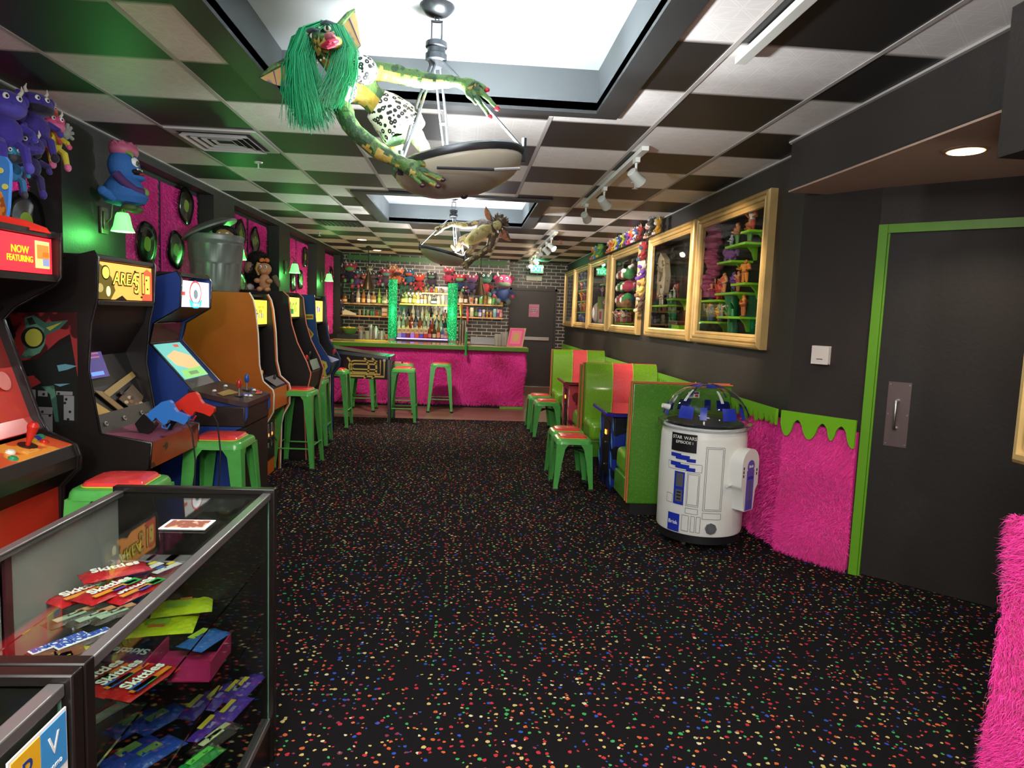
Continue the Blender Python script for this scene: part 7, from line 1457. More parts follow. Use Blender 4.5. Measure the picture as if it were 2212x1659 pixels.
# ============================================================ green wall lamps
shade_m = M('sconce_shade', 'a8f0a0', .5, emit='50ff58', es=1.1); sc_m = M('sconce_metal', '5c5a4a', .35, .7)
for i, y in enumerate((4.88, 7.28, 9.58, 11.93)):
    t = thing('wall_lamp', 'green glowing wall lamp with bell shade, %s from the camera' % ['nearest', 'second', 'third', 'farthest'][i], 'wall lamp', (XL, y, 2.03), 0, 'green wall lamps on the left pilasters')
    b = MB(); b.bx((XL + .001, y - .045, 1.95), (XL + .02, y + .045, 2.13)); b.bx((XL + .02, y - .03, 1.98), (XL + .03, y + .03, 2.10)); b.build('back_plate', t, sc_m, bevel=.005)
    b = MB(); b.tube([(XL + .03, y, 2.03), (XL + .06, y, 2.06), (XL + .07, y, 2.16), (XL + .10, y, 2.19), (XL + .13, y, 2.15), (XL + .135, y, 2.10)], .006, None, 8); b.cyl((XL + .135, y, 2.09), (XL + .135, y, 2.12), .022, None, 14); b.build('arm', t, sc_m)
    b = MB(); b.lathe([(.035, .0), (.045, -.02), (.05, -.05), (.058, -.09), (.072, -.12), (.074, -.125)], (XL + .135, y, 2.095), None, 24); b.f = b.f[:-2]; b.m = b.m[:-2]; o = b.build('shade', t, shade_m)
    b = MB(); b.ell((XL + .135, y, 2.04), .022, nu=10); b.build('bulb', t, M('bulb_green', 'e0ffe0', .4, emit='c0ffc0', es=12)); lamp('POINT', (XL + .16, y, 1.93), 2.6, GRN, .02)
# ============================================================ glass display counters with sweets
alu = M('aluminium', 'a8a6a6', .3, .85); pane = M('counter_glass', 'f4fff8', .02, trans=1, ior=1.12); edge_g = M('glass_edge_green', '6a8c78', .2)
def counter(y0, y1, label):
    x0, x1, zt = -1.075, -.6, .90; t = thing('display_counter', label, 'display counter', ((x0 + x1) / 2, (y0 + y1) / 2, 0))
    for y in (y0, y1 - .03): b = MB(); b.bx((x0 - .01, y, 0), (x1 + .012, y + .03, zt + .022)); b.build('end_panel', t, M('laminate_black', '15110f', .3), bevel=.003)
    b = MB(); b.bx((x0, y0 + .03, 0), (x1, y1 - .03, .13)); b.build('base', t, M('laminate_black'))
    b = MB(); b.bx((x0 + .01, y0 + .03, .13), (x1 - .01, y1 - .03, .136)); b.build('deck', t, M('deck_dark', '1a1718', .25))
    for x in (x0 + .012, x1 - .012): b = MB(); b.bx((x - .013, y0 + .03, zt - .012), (x + .013, y1 - .03, zt + .010)); b.build('top_rail', t, alu, bevel=.003)
    b = MB(); b.bx((x1 - .03, y0 + .03, .13), (x1, y1 - .03, .15)); b.build('bottom_rail', t, alu)
    b = MB(); b.bx((x0 + .025, y0 + .03, zt - .001), (x1 - .025, y1 - .03, zt + .005)); b.build('top_glass', t, pane)
    b = MB(); b.bx((x1 - .010, y0 + .035, .15), (x1 - .005, y1 - .035, zt - .012)); b.build('front_glass', t, pane)
    b = MB(); b.bx((x1 - .0105, y1 - .0345, .15), (x1 - .0045, y1 - .031, zt - .012)); b.build('glass_edge', t, edge_g)
    for z in (.27, .48, .68): b = MB(); b.bx((x0 + .02, y0 + .035, z - .006), (x1 - .03 - .0 * z, y1 - .035, z)); b.build('glass_shelf', t, pane)
    ym = (y0 + y1) / 2
    for a, c in ((y0 + .03, ym + .02), (ym - .02, y1 - .03)): b = MB(); b.bx((x0, a, .14), (x0 + .006, c, zt - .015)); b.build('sliding_back', t, M('back_grey', '8c8a88', .5))
    b = MB(); b.bx((x0 - .002, ym - .012, .13), (x0 + .014, ym + .012, zt - .012)); b.build('back_post', t, M('post_plum', '4a2028', .3)); return t
counter(1.075, 2.19, 'glass display counter filled with sweets, black ends and metal rails, lower left')
t = counter(.1, 1.07, 'nearest glass counter at the bottom left corner, payment sticker on its front')
b = MB(); b.bx((-.598, .90, .66), (-.5955, 1.035, .875)); st = b.build('payment_sticker', t, M('sticker_white')); b = MB(); b.bx((-.5955, .905, .79), (-.5945, .968, .87), M('sticker_amber', 'e0a820', .4)); b.bx((-.5955, .970, .79), (-.5945, 1.032, .87), M('sticker_sky', '3a8cc8', .4)); b.build('sticker_squares', st, smooth=0)
for s, y, z, sz, m in (('P', .937, .835, .05, M('ink_navy', '203a78', .5)), ('V', 1.0, .835, .045, M('ink_white')), ('PayPal', .937, .80, .014, M('ink_navy')), ('venmo', 1.0, .803, .014, M('ink_white')), ('Accepted here', .967, .765, .019, M('ink_black'))): text(s, 'lettering', st, frame_T((-.5942, y, z), (0, 1, 0), (0, 0, 1)), sz, m, .0004)
b = MB(); b.bx((-.79, 1.80, .9055), (-.67, 1.88, .9075), M('card_white', 'e8e6e4', .4)); b.bx((-.78, 1.808, .9075), (-.68, 1.872, .9085), M('card_photo', '8c5444', .4, mix2=('d0a888', 30, .5))); tag(b.build('postcard', None), 'small framed picture card lying on the counter glass top', 'card')
CN = {}
def sweet(px, py, z, L, W, col, label, ang=90, txt=None, tcol='f0ece8', cat='candy', th=.028, group=None, name='candy_bag', patch=None, tsz=None, lift=0):
    p = at(px, py, Z=z); p.x = min(max(p.x, -1.03), -.66); p.y = min(max(p.y, 1.16), 2.10); t = thing(name, label, cat, (p.x, p.y, z + .001 + lift), math.radians(ang), group)
    k = (round(L, 3), round(W, 3), th, col)
    if k not in CN:
        b = MB(); nu, nv = 12, 7; rg = random.Random(len(CN)); vs = []
        for s in (1, -1):
            for i in range(nu + 1):
                for j in range(nv + 1):
                    u, v = i / nu * 2 - 1, j / nv * 2 - 1; h = (max(0, 1 - abs(u) ** 4) ** .6) * (max(0, 1 - v * v) ** .6); h = 0 if abs(u) > .88 else h
                    vs.append((u * L / 2, v * W / 2 * (1 - .04 * (1 - u * u)), th / 2 + s * th / 2 * h * (1 + .25 * rg.uniform(-1, 1)) + s * .0006))
        n1 = (nu + 1) * (nv + 1); fs = []
        for i in range(nu):
            for j in range(nv): a = i * (nv + 1) + j; fs.append((a, a + nv + 1, a + nv + 2, a + 1)); fs.append((n1 + a, n1 + a + 1, n1 + a + nv + 2, n1 + a + nv + 1))
        m = M('wrap_' + col, col, .22, coat=.5, bump=(55, .7)); b.add(vs, fs, m); o = b.build('wrapper', t, w=False); CN[k] = o
    else: o = CN[k].copy(); COL.objects.link(o); o.parent = t
    hz = th * 1.05
    if patch: 
        b = MB()
        for (u0, u1, v0, v1, pc) in patch: b.bx((u0 * L / 2, v0 * W / 2, hz - .001), (u1 * L / 2, v1 * W / 2, hz + .0008), M('wp_' + pc, pc, .3))
        b.build('printed_panel', t, w=False, smooth=0)
    if txt: text(txt, 'lettering', t, Matrix.Translation((0, 0, hz + .002)), tsz or W * .5, M('wt_' + tcol, tcol, .4), .0006, w=False, bold=.0008)
    return t
red = 'b01820'
for i, (px, py, a) in enumerate(((182, 1296, 62), (238, 1300, 66), (292, 1290, 68))): sweet(px, py, .69, .17, .085, red, 'red candy bag with white lettering, %s of the front three on the top shelf' % ['left', 'middle', 'right'][i], a, 'Skittles', patch=[(-.8, .7, -.8, -.45, 'e09030'), (.3, .8, -.9, -.2, '38a048'), (-.2, .2, -.95, -.6, '6848a8')], tsz=.042, lift=.012 * (i % 2))
sweet(250, 1272, .69, .17, .085, red, 'red candy bag lying across behind the front three on the top shelf', 40, 'Skittles', tsz=.042, lift=.03)
for i, (px, py) in enumerate(((275, 1252), (322, 1250), (362, 1250))): sweet(px, py, .69, .13, .07, '5a1c24', 'dark red candy packet with pale stripe, %s of three behind the red bags' % ['left', 'middle', 'right'][i], 66, None, patch=[(-.7, .7, -.3, .3, 'd0ccd0'), (.3, .7, .4, .8, 'd8c040'), (-.3, .1, .4, .8, '4868a8')])
for i, (px, py) in enumerate(((158, 1345), (205, 1345), (250, 1338))): sweet(px, py, .69, .13, .05, '3a3228', 'brown and grey-green candy bar, %s of three' % ['left', 'middle', 'right'][i], 58, None, patch=[(-.7, .4, -.6, .3, '8c9c88'), (.2, .8, -.2, .6, 'a87858')], th=.018)
for i, (px, py) in enumerate(((128, 1408), (180, 1398))): sweet(px, py, .69, .15, .045, '3c2420', 'brown candy bar with blue lettering, %s of two' % ['left', 'right'][i], 56, 'SNICKERS', '2848a0', patch=[(-.8, .8, -.55, .55, 'dcd8e0')], th=.018, tsz=.026)
for i, (px, py) in enumerate(((88, 1452), (125, 1455), (150, 1440))): sweet(px, py, .69, .10, .08, 'a8a828', 'yellow green sweet bag, %s of three at the near end' % ['left', 'middle', 'right'][i], 40, None, patch=[(-.5, .6, -.5, .6, '6a4030')])
for i, (px, py) in enumerate(((300, 1195), (340, 1190), (400, 1180), (435, 1182))):
    p = at(px, py, Z=.69); p.x = min(max(p.x, -1.02), -.68); p.y = min(p.y, 2.11); b = MB(); b.box((p.x, p.y, .70), (.09, .06, .02)); tag(b.build('clear_tray', None, M('clear_tray', 'c8c0c4', .15, trans=.8), bevel=.004), 'empty clear plastic tray, %s from left at the far end of the top shelf' % ORD[i], 'tray', 'clear plastic trays')
for i, (px, py, c) in enumerate(((430, 1262, 'b83028'), (420, 1284, 'a82840'), (398, 1306, 'b02868'), (380, 1326, 'a83078'))): sweet(px, py, .49, .13, .035, c, '%s candy bar with yellow panel, %s down the second shelf' % (['red', 'crimson', 'magenta', 'pink'][i], ORD[i]), 8, None, patch=[(-.6, .3, -.5, .2, '989868'), (-.7, .5, .3, .8, 'd8b830')], th=.02)
sweet(352, 1385, .49, .18, .13, 'c8d020', 'large yellow sour candy bag in front on the second shelf', 12, None, patch=[(-.5, .2, -.3, .3, '90b030'), (-.4, .1, -.5, -.3, 'd87030')], lift=.03); sweet(395, 1355, .49, .17, .12, 'c8d020', 'large yellow sour candy bag behind the first on the second shelf', 18, None, patch=[(-.5, .3, -.4, .3, '98b838'), (-.1, .3, .3, .6, 'd87030')], lift=.05)
sweet(440, 1400, .49, .13, .09, '2858a0', 'blue and green candy bag beside the yellow sour bags', 70, None, patch=[(-.5, .5, .2, .7, 'a8b838')], lift=.01)
p = at(415, 1440, Z=.49); b = MB(); b.bx((-.84, 1.80, .481), (-.66, 1.96, .485)); b.bx((-.84, 1.80, .481), (-.836, 1.96, .53)); b.bx((-.664, 1.80, .481), (-.66, 1.96, .54)); tag(b.build('display_box', None, M('box_magenta', '9a1c50', .4)), 'open magenta cardboard candy tray on the second shelf', 'box')
for i, (px, py, a) in enumerate(((214, 1478, 66), (258, 1478, 70), (308, 1486, 72))): sweet(px, py, .49, .18, .085, 'b81a1c', 'red candy bag with white lettering, %s of three low through the front glass' % ['left', 'middle', 'right'][i], a, 'Skittles', patch=[(-.8, .7, -.85, -.5, 'e07828'), (-.7, -.3, -.95, -.3, '3858a8'), (-.3, .1, -.9, -.5, '48a040')], tsz=.045)
sweet(275, 1430, .49, .16, .08, '4a1438', 'purple candy bag with grey lettering lying upside down behind red bags', 172, 'Skittles', 'a8a8a8', tsz=.042)
for i, (px, py, c) in enumerate(((290, 1575, '2038a0'), (345, 1565, '2444a8'), (285, 1640, '1c3494'), (330, 1640, '2040a0'))): sweet(px, py, .28, .15, .08, c, 'shiny blue candy bag, %s of four on the low shelf' % ORD[i], 60, None, patch=[(-.5, .3, -.2, .5, '708850')])
for i, (px, py, c) in enumerate(((430, 1535, '4c2a98'), (472, 1515, '50309c'), (510, 1500, '482890'), (545, 1490, '5434a0'), (455, 1580, '4c2c94'), (525, 1545, '4a2c98'))): sweet(px, py, .28, .15, .06, c, 'purple candy bag with yellow streak, %s of six on the low shelf' % ORD[i], 78, None, patch=[(-.5, .4, .2, .7, 'c8b840'), (-.4, .0, -.5, -.1, '9088c0')])
for i, (px, py, c) in enumerate(((455, 1615, '2c2620'), (495, 1600, '34302a'), (430, 1655, '208030'), (220, 1555, 'c0b8b4'))): sweet(px, py, .28, .13, .06, c, ['black candy bar with pale letters', 'dark brown candy bar with pale letters', 'green candy packet at the bottom of the counter', 'silver and red candy packet at the left'][i], 66, None, patch=[(-.6, .6, -.3, .3, ['c8c8a0', 'b8b890', '60c050', 'a03030'][i])])
# ============================================================ things standing on the cabinets
t = thing('rubbish_bin', 'grey ribbed metal rubbish bin with tilted lid on the orange cabinet', 'rubbish bin', (-2.16, 6.1, 1.62)); gal = M('galvanised', '767a76', .4, .35, var=(8, .1)); cx, cy = -2.16, 6.1
b = MB(); n = 72; prof = [(.185, 1.615, 0), (.19, 1.64, 0), (.195, 1.66, 1), (.205, 1.84, 1), (.207, 1.845, 0), (.21, 1.86, 0), (.212, 1.87, 1), (.222, 2.0, 1), (.226, 2.01, 0), (.222, 2.02, 0), (.228, 2.035, 0), (.222, 2.05, 0), (.23, 2.075, 0), (.225, 2.09, 0), (.21, 2.09, 0), (.20, 2.0, 0)]
vs = [((r + (.004 * math.cos(k * PI * 2 / 6) if f else 0)) * math.cos(2 * PI * k / n) + cx, (r + (.004 * math.cos(k * PI * 2 / 6) if f else 0)) * math.sin(2 * PI * k / n) + cy, z) for r, z, f in prof for k in range(n)]
b.add(vs, [(i * n + k, i * n + (k + 1) % n, (i + 1) * n + (k + 1) % n, (i + 1) * n + k) for i in range(len(prof) - 1) for k in range(n)]); b.build('bin_body', t, gal)
b = MB(); T = Matrix.Translation((-2.20, 6.06, 2.14)) @ rot('Y', -.42) @ rot('X', .1); b.lathe([(.235, -.015), (.24, .0), (.225, .01), (.15, .045), (.05, .055), (.001, .056)], (0, 0, 0), None, 40, T); o = b.build('lid', t, gal); s = o.modifiers.new('s', 'SOLIDIFY'); s.thickness = .004
t = thing('rubber_head', 'tan rubber head with dark hair peeping out of the rubbish bin', 'mask', (-2.06, 6.06, 2.05)); sk = M('mask_tan', '9c7448', .35, bump=(30, .4)); b = MB(); b.ell((-2.06, 6.02, 2.085), (.075, .085, .07), nu=18, nv=12); b.ell((-2.125, 5.99, 2.07), (.02, .03, .03)); b.ell((-2.0, 6.0, 2.065), (.02, .03, .02)); b.build('head', t, sk); b = MB(); b.ell((-2.07, 6.05, 2.125), (.10, .095, .05), nu=18); b.build('hair', t, M('hair_black', '15120f', .7, bump=(40, 1)))
for k in (-1, 1): b = MB(); b.ell((-2.045 + k * .03, 5.945, 2.10), (.014, .008, .008), nu=10); b.build('eye', t, M('eye_ivory'))
# dark furry ape-like toy with sneakers, tan toy with bow beside it
t = thing('furry_toy', 'dark shaggy stuffed animal with white shoes seated on the black cabinet', 'stuffed toy', (-2.06, 6.98, 1.64)); dk = M('fur_dark', '1e1c18', .8, rnd=.4); b = MB(); c0 = Vector((-2.06, 6.98, 1.84)); b.ell(c0, (.12, .13, .14), nu=18, nv=12); b.ell(c0 + Vector((-.01, 0, .12)), (.09, .1, .08)); b.build('body', t, M('hair_black')); rg = np.random.default_rng(2); d = rg.normal(size=(4200, 3)); d /= np.linalg.norm(d, axis=1)[:, None]; R0_ = np.array(c0) + d * np.array([.12, .13, .14]); up_ = d[:1200] * np.array([.09, .1, .08]) + np.array(c0) + np.array([-.01, 0, .12])
fur_mesh('fur', np.vstack([R0_, up_]), np.vstack([d, d[:1200]]), .05, .0025, dk, t)['kind'] = 'stuff'
b = MB(); b.ell(c0 + Vector((-.06, -.11, .03)), (.05, .03, .06), nu=14); b.build('bare_patch', t, M('toy_skin', 'a88468', .6))
for k in (-1, 1): b = MB(); q = c0 + Vector((.07 * k + .02, -.10, -.155)); b.ell(q, (.035, .06, .035), M('shoe_white', 'd8d4cc', .4), nu=14); b.ell(q + Vector((0, .03, .025)), (.032, .04, .02), M('shoe_red', 'b03830', .4), nu=12); b.build('shoe', t)
t = thing('bow_toy', 'tan soft toy with orange bow sitting before the dark shaggy one', 'stuffed toy', (-1.95, 6.80, 1.64)); tn = M('plush_tan', 'c89468', .7, bump=(80, .3)); b = MB(); x, y = -1.95, 6.80
for c, r in (((x, y, 1.735), (.055, .05, .085)), ((x, y - .005, 1.86), (.066, .06, .06)), ((x + .005, y - .055, 1.84), (.035, .03, .027)), ((x - .055, y - .05, 1.745), (.03, .05, .025)), ((x + .055, y - .05, 1.745), (.03, .05, .025)), ((x - .035, y - .04, 1.665), (.03, .05, .026)), ((x + .035, y - .04, 1.665), (.03, .05, .026)), ((x - .06, y + .01, 1.89), (.02, .02, .03))): b.ell(c, r, nu=16, nv=10)
b.build('body', t, tn); b = MB()
for k in (-1, 1): b.ell((x + k * .025, y - .01, 1.945), (.026, .014, .02), R=rot('Y', k * .5))
b.ell((x, y - .012, 1.94), .012); b.build('bow', t, M('bow_orange', 'e08038', .5))
for k in (-1, 1): b = MB(); b.ell((x + k * .025, y - .058, 1.878), (.013, .008, .016), M('eye_white'), nu=10); b.ell((x + k * .025, y - .066, 1.877), (.006, .004, .009), M('eye_bluegrey', '405878', .3), nu=8); b.build('eye', t)
b = MB(); b.tube([(x - .055, y + .0, 1.92), (x - .07, y, 1.86), (x - .06, y + .01, 1.80)], [.02, .025, .01], M('hair_straw', 'c8a850', .6)); b.tube([(x + .08, y + .03, 1.80), (x + .11, y + .03, 1.74), (x + .13, y + .02, 1.70)], [.025, .03, .015], M('fur_olive', '6a6048', .7)); b.build('hair', t)
b = MB(); p = [at(a, c, Y=2.80) for a, c in ((-60, 478), (0, 465), (12, 466), (60, 484), (70, 497), (-60, 500))]; b.prism(p, (0, .12, 0)); tag(b.build('red_topper', None, M('topper_red', 'd02c20', .4, emit='d02010', es=.12)), 'red wedge shaped topper on the red cabinet at the left edge', 'cabinet topper')
b = MB(); p = [at(a, c, Y=2.97) for a, c in ((-60, 345), (-5, 335), (10, 338), (20, 352), (21, 370), (17, 445), (13, 470), (-60, 470))]; b.prism(p, (0, .02, 0), M('board_blue', '3a78c0', .5)); p = [at(a, c, Y=2.965) for a, c in ((-60, 400), (0, 412), (8, 430), (13, 452), (10, 470), (-60, 474))]; b.prism(p, (0, .004, 0), M('board_orange', 'c87828', .5, mix2=('8a4a18', 20, .5)))
for a, c in ((0, 368), (10, 403)): q = at(a, c, Y=2.962); b.tube([q, q + Vector((0, .004, 0))], .012, M('board_star', 'c8c060', .5), 8)
tag(b.build('card_standee', None, smooth=0), 'blue cardboard standee with orange swirl behind the red topper', 'standee')
# ============================================================ stuffed monsters
def plush(loc, h, cb, ch, cm, rz, label, group=None, horns='d8cfc0', hang=False, wide=1.0, legs=1.0, eyes=2, name='plush_monster', fuzz=0, rx=0):
    t = thing(name, label, 'stuffed toy', loc, rz, group); t.rotation_euler.x = rx; b = MB(); B1, H1, M1 = [M('plush_' + c, c, .8, bump=(70, .5), sheen=.2) for c in (cb, ch, cm)]; s = h
    b.ell((0, 0, .30 * s), (.19 * s * wide, .15 * s, .22 * s), B1, nu=14)
    for k in (-1, 1):
        b.tube([(k * .12 * s, -.05 * s, .14 * s), (k * .15 * s, -.15 * s, .08 * s * legs), (k * .16 * s, -.22 * s, .06 * s - (.25 * s if hang else 0))], [.07 * s, .07 * s, .055 * s], B1, 8); b.ell((k * .16 * s, -.24 * s, .07 * s - (.28 * s if hang else 0)), (.07 * s, .07 * s, .085 * s), M1, nu=10, nv=7)
        b.tube([(k * .16 * s * wide, 0, .42 * s), (k * .27 * s * wide, -.08 * s, .33 * s), (k * .25 * s * wide, -.15 * s, .25 * s)], [.055 * s, .055 * s, .045 * s], B1, 8); b.ell((k * .25 * s * wide, -.17 * s, .24 * s), .055 * s, H1, nu=9, nv=6)
    b.ell((0, -.02 * s, .68 * s), (.24 * s * wide, .20 * s, .21 * s), H1, nu=16); b.ell((0, -.13 * s, .60 * s), (.19 * s * wide, .13 * s, .10 * s), M1, nu=14); b.ell((0, -.21 * s, .69 * s), (.04 * s, .04 * s, .035 * s), H1, nu=9, nv=6)
    for k in (-1, 1): b.ell((k * .22 * s * wide, .0, .78 * s), (.07 * s, .04 * s, .09 * s), H1, nu=9, nv=6)
    if fuzz:
        for q in range(26): r_ = random.Random(q + int(h * 1000)); a = r_.uniform(0, 6.28); e = r_.uniform(.3, 1.5); d = Vector((math.cos(a) * math.cos(e), math.sin(a) * math.cos(e), math.sin(e))); c = Vector((0, 0, .72 * s)) + d * .19 * s; b.tube([c, c + d * .09 * s], [.03 * s, .004 * s], H1, 5)
    b.build('body', t, w=False)
    for k in ((-1, 1) if eyes == 2 else (0,)):
        b = MB(); b.ell((k * .085 * s, -.185 * s, .77 * s), (.045 * s, .03 * s, .05 * s), M('eye_white'), nu=10, nv=7); b.ell((k * .085 * s, -.212 * s, .765 * s), (.02 * s, .012 * s, .024 * s), M('eye_dark'), nu=8, nv=5); b.build('eye', t, w=False)
        if horns: b = MB(); b.tube([(k * .15 * s, -.02 * s, .83 * s), (k * .2 * s, -.04 * s, .92 * s), (k * .18 * s, -.06 * s, .99 * s)], [.035 * s, .025 * s, .005 * s], M('horn_' + horns, horns, .5), 8); b.build('horn', t, w=False)
    b = MB()
    for q in (-.11, -.04, .04, .11): b.tube([(q * s, -.245 * s + abs(q) * .35 * s, .60 * s), (q * s, -.25 * s + abs(q) * .35 * s, .55 * s)], [.018 * s, .003 * s], M('tooth', 'e0d8c0', .4), 6)
    b.build('teeth', t, w=False); return t
GB = None
Yp2 = 13.80
bar_pl = [(729, 606, .42, '3a1c28', '4a2030', '2a3a34', 'dark wine red stuffed monster at the far left corner of the bar'), (757, 598, .40, '28203c', 'b03448', '58a050', 'red-headed stuffed monster with green muzzle high on the left of the bar'), (770, 611, .36, '584078', '2c5868', 'c03828', 'teal and red stuffed monster on the top left bar shelf'), (789, 611, .28, '7a2c38', '8c3c44', 'c87058', 'small red stuffed monster right of the teal one on the top left bar shelf'), (798, 592, .24, '50483c', '6a6048', 'c8bca0', 'small olive striped stuffed toy above the left bar shelf'),
    (806, 611, .30, '38303c', '2e2a38', '5c4038', 'black and brown stuffed monster on the top left bar shelf'), (821, 612, .26, '903048', 'a03848', '382838', 'small crimson stuffed toy at the right half of the top left bar shelf'), (834, 608, .36, '4c2c48', 'a83450', '4c8c78', 'crimson stuffed monster with green snout and antlers, end of top left shelf'), (848, 594, .28, '8c5030', 'b06838', 'c88048', 'orange stuffed toy above the left glowing column'), (860, 606, .34, 'b05838', 'd0694a', '3a2020', 'orange speckled monster head leaning right of the left glowing column'),
    (884, 606, .32, '2c6080', '28587c', 'c84c38', 'teal blue stuffed monster with red beak over the lit shelf'), (906, 617, .32, '982830', 'b8402c', 'c82838', 'bright red stuffed monster over the lit shelf'), (932, 611, .30, '3c2c40', '30243c', '4c8058', 'violet stuffed monster with green mouth over the lit shelf'), (969, 603, .32, 'a83050', 'b83858', '601828', 'crimson pink stuffed monster with open mouth by the right glowing column'),
    (993, 619, .36, '1e2c58', 'b82c40', '509060', 'red-headed stuffed monster with navy body on the top right bar shelf'), (1019, 622, .38, '30284c', '843058', '4c3068', 'plum stuffed monster with toothy grin and big feet, top right shelf'), (1048, 626, .48, '882030', '20403c', '2c6454', 'large dark green horned monster with red arms on the right of the bar'), (1087, 640, .60, '1c3060', 'a82c60', '4c5c50', 'pink headed stuffed monster with long blue legs at the bar wall end'), (733, 668, .30, '20203c', '603040', '402838', 'dark stuffed toy hanging at the left end of the bar shelves')]
for i, (px, py, h, cb, ch, cm, lb) in enumerate(bar_pl):
    q = at(px, py, Y=Yp2); plush((q.x, Yp2 + (.0 if i % 2 else .05), q.z - .28 * h), h * 1.12, cb, ch, cm, random.uniform(-.25, .25), lb, wide=1.1)
FX = -PI / 2
for i, (y, c) in enumerate(((8.02, ('7a3030', 'a03838', '603028')), (8.22, ('e0e0e8', '3c5aa8', 'd8d8e0')), (8.44, ('d84890', 'e08830', 'd03878')), (8.66, ('6048a0', '7850a8', '403060')), (8.88, ('e0c838', 'a8b830', '50403c')), (9.10, ('3858a8', '2c4890', 'a0b0d0')), (9.32, ('d8c038', 'e0c840', 'b0a030')), (9.54, ('d86830', 'e07838', 'a84820')), (9.70, ('b88060', 'c09070', '8c5040')))):
    plush((2.03, y, 2.435), .20, *c, FX, '%s stuffed toy in the row above the third gold case, %s from camera' % (['maroon', 'white and blue', 'pink and orange', 'violet', 'yellow green', 'blue', 'yellow', 'orange', 'tan'][i], ORD[i]), wide=1.0, name='plush_toy')
plush((2.02, 7.48, 2.43), .22, '2c2824', '38322c', '5c4c40', FX, 'dark brown stuffed bat-eared toy on top of the second gold case', wide=1.5); plush((2.03, 7.26, 2.42), .2, 'c89828', 'd0a030', 'e0d8d0', FX, 'mustard stuffed toy at the near side of the dark one above the second case'); plush((2.03, 7.62, 2.42), .2, 'd8d8d4', 'd0ccc8', 'c08888', FX, 'white stuffed toy at the far side of the dark one above the second case')
for i, (z, c) in enumerate(((2.2, ('902830', 'a03038', '405878')), (1.98, ('6a3ca0', 'd8d0c8', '7040b0')), (1.78, ('d0b860', 'c8a860', '8a6850')), (1.6, ('5c4838', '685040', 'c8b8a0')))): plush((2.08, 7.99, z), .26, *c, FX, ['dark red', 'purple and white', 'straw yellow', 'brown'][i] + ' stuffed toy hanging between the second and third gold cases', hang=False, horns=None)
for i, (y, c) in enumerate(((10.35, ('488838', '60a048', 'c8a838')), (10.6, ('388850', '48a060', '5080c0')), (10.85, ('a09830', 'b0a040', 'c05838')))): plush((2.03, y, 2.435), .24, *c, FX, ['leaf green', 'green and blue', 'olive yellow'][i] + ' stuffed toy on top of the fourth gold case')
# purple monsters hung high on the near left wall
for px, py, h, c, lb, rz, w_ in ((8, 330, .34, ('3a2c90', '4034a0', '5048b0'), 'big violet horned plush monster at the top left corner', .6, 1.1), (52, 395, .28, ('281c50', '342470', '3a2c80'), 'dark purple plush bat below the big violet monster', .3, 1.2), (20, 400, .22, ('2a6a98', '3088a8', '404048'), 'teal and black plush under the big violet monster at the left edge', .2, 1.0), (70, 312, .30, ('35267c', '3c2c88', '1c1428'), 'purple plush bat with folded wings in the middle of the corner group', .9, 1.3), (106, 338, .26, ('c0b030', 'c84878', 'd06890'), 'pink and yellow plush monster at the right of the corner group', .8, 1.0), (98, 290, .18, ('c04c28', 'd85c30', 'a03820'), 'small orange plush on top of the purple bat', .8, 1.0)):
    q = at(px, py, X=-2.33); plush((-2.31, q.y, q.z), h, *c, .7 + rz * .5, lb, wide=w_, hang=True)
b = MB(); q = at(142, 288, X=-2.28); b.ell(q, (.02, .03, .035), nu=12)
for k in range(4): a = math.radians(-20 + k * 35); b.tube([q, q + Vector((.01, .055 * math.cos(a), .055 * math.sin(a)))], [.014, .010], None, 7)
tag(b.build('toy_hand', None, M('plush_grey', '8c9088', .7)), 'small grey four-fingered toy hand at the right of the corner plush group', 'toy hand')
# blue brain-topped monster standing on the nearest wall lamp
t = thing('blue_monster_toy', 'blue plush monster with pink brain cap and open mouth above the nearest wall lamp', 'stuffed toy', (-2.32, 4.86, 2.13)); bl = M('plush_azure', '2f66a8', .8, bump=(60, .5)); x, y = -2.32, 4.86
b = MB(); b.lathe([(.05, 2.14), (.12, 2.16), (.145, 2.20), (.12, 2.27), (.08, 2.33), (.06, 2.35)], (x, y, 0), bl, 24); b.ell((x, y, 2.40), (.095, .115, .115), bl, nu=20, nv=14); b.ell((x + .05, y + .03, 2.335), (.07, .07, .03), bl, nu=14)
for k in range(5): b.ell((x - .02 - .01 * k, y - .12 - .012 * k, 2.18 + .008 * k), (.03, .02, .03), bl, nu=8, nv=6)
b.build('body', t); b = MB(); b.ell((x, y, 2.505), (.088, .105, .062), nu=20, nv=12)
for k in range(9): r_ = random.Random(k); a = k * .7; b.tube([(x + .075 * math.cos(a + q * .3) * .9, y + .09 * math.sin(a + q * .3), 2.535 + .012 * math.sin(q * 2)) for q in range(4)], .012, None, 6)
b.build('brain_cap', t, M('brain_pink', 'b8607c', .5)); b = MB(); b.ell((x + .075, y - .02, 2.425), (.028, .04, .036), M('eye_white'), nu=14); b.ell((x + .098, y - .025, 2.42), (.010, .018, .018), M('eye_olive', '607040', .3), nu=10); b.ell((x + .104, y - .025, 2.42), (.007, .009, .009), M('eye_dark'), nu=8); b.build('eye', t)
b = MB(); b.ell((x + .085, y + .0, 2.365), (.03, .06, .022), M('mouth_dark', '180c10', .6), nu=14); b.ell((x + .105, y + .01, 2.355), (.025, .03, .010), M('tongue_red', 'a83030', .4), nu=10)
for k in (-1, 0, 1): b.tube([(x + .10, y + .03 * k, 2.385), (x + .105, y + .03 * k, 2.368)], [.007, .002], M('tooth'), 6)
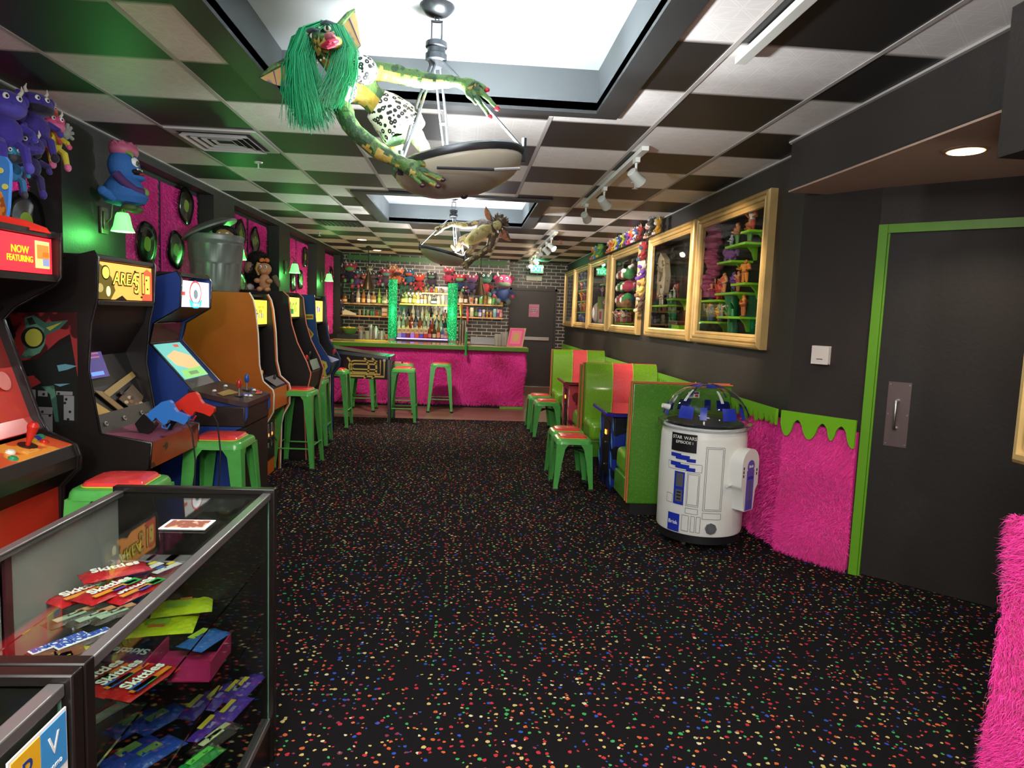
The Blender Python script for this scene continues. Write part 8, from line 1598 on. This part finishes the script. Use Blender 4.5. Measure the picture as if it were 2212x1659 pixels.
b.build('mouth', t); b = MB(); b.tube([(x + .0, y - .11, 2.33), (x + .05, y - .11, 2.28), (x + .10, y - .06, 2.24), (x + .12, y - .01, 2.235)], [.03, .028, .024, .028], M('plush_plum', '4c2c60', .8), 10); b.build('arm', t)
b = MB(); b.ell((x + .115, y + .03, 2.24), (.03, .04, .03), M('plush_lime', '78a048', .7), nu=12); b.tube([(x + .04, y - .07, 2.49), (x + .08, y - .06, 2.47), (x + .085, y - .055, 2.45)], [.012, .012, .006], M('plush_lime'), 7); b.build('green_patch', t)
b = MB()
for k in (-1, 1): b.ell((x + .05, y + .05 * k, 2.125), (.05, .035, .025), nu=12)
b.build('feet', t, M('plush_moss', '4c5c30', .7))
# white wall control box
b = MB(); q = on45(-.33, 1.325, .0)
nn = Vector((e_.y, -e_.x, 0)).normalized(); nn = nn if nn.x < 0 else -nn
t = thing('wall_sensor', 'white thermostat box on the dark angled wall left of the door', 'thermostat', PA.lerp(PB, .42) + Vector((0, 0, 1.31)))
c = PA.lerp(PB, .42) + Vector((0, 0, 1.27)); ud = e_.normalized(); b = MB(); b.prism([c - ud * .055 + nn * .002, c + ud * .055 + nn * .002, c + ud * .055 + Vector((0, 0, .115)) + nn * .002, c - ud * .055 + Vector((0, 0, .115)) + nn * .002], nn * .03); b.build('housing', t, M('plastic_white', 'd8d0cc', .4), bevel=.006)
b = MB(); b.prism([c - ud * .02 + nn * .0325 + Vector((0, 0, .03)), c + ud * .02 + nn * .0325 + Vector((0, 0, .03)), c + ud * .02 + nn * .0325 + Vector((0, 0, .034)), c - ud * .02 + nn * .0325 + Vector((0, 0, .034))], nn * .001); b.build('slot', t, rubber)
# pull handle and push plate on the near door
t = thing('door_pull', 'steel pull handle on a screwed plate of the black side door', 'door handle', on45(.16, 1.1, .0)); b = MB(); seg45(.125, .245, .82, 1.20, .001, .004, b); pt = b.build('plate', t, M('plate_plum', '8c7c7c', .3, .8))
for s_ in (.135, .235):
    for z in (.835, 1.01, 1.185): b = MB(); q = on45(s_, z, .004); b.tube([q, q + N45 * .003], .005, None, 10); b.build('screw', pt, steel)
b = MB(); b.tube([on45(.18, .93, .004), on45(.18, .93, .035), on45(.18, .95, .045), on45(.18, 1.07, .045), on45(.18, 1.09, .035), on45(.18, 1.09, .004)], [.012, .009, .008, .008, .009, .012], None, 12); b.build('pull_bar', t, steel)
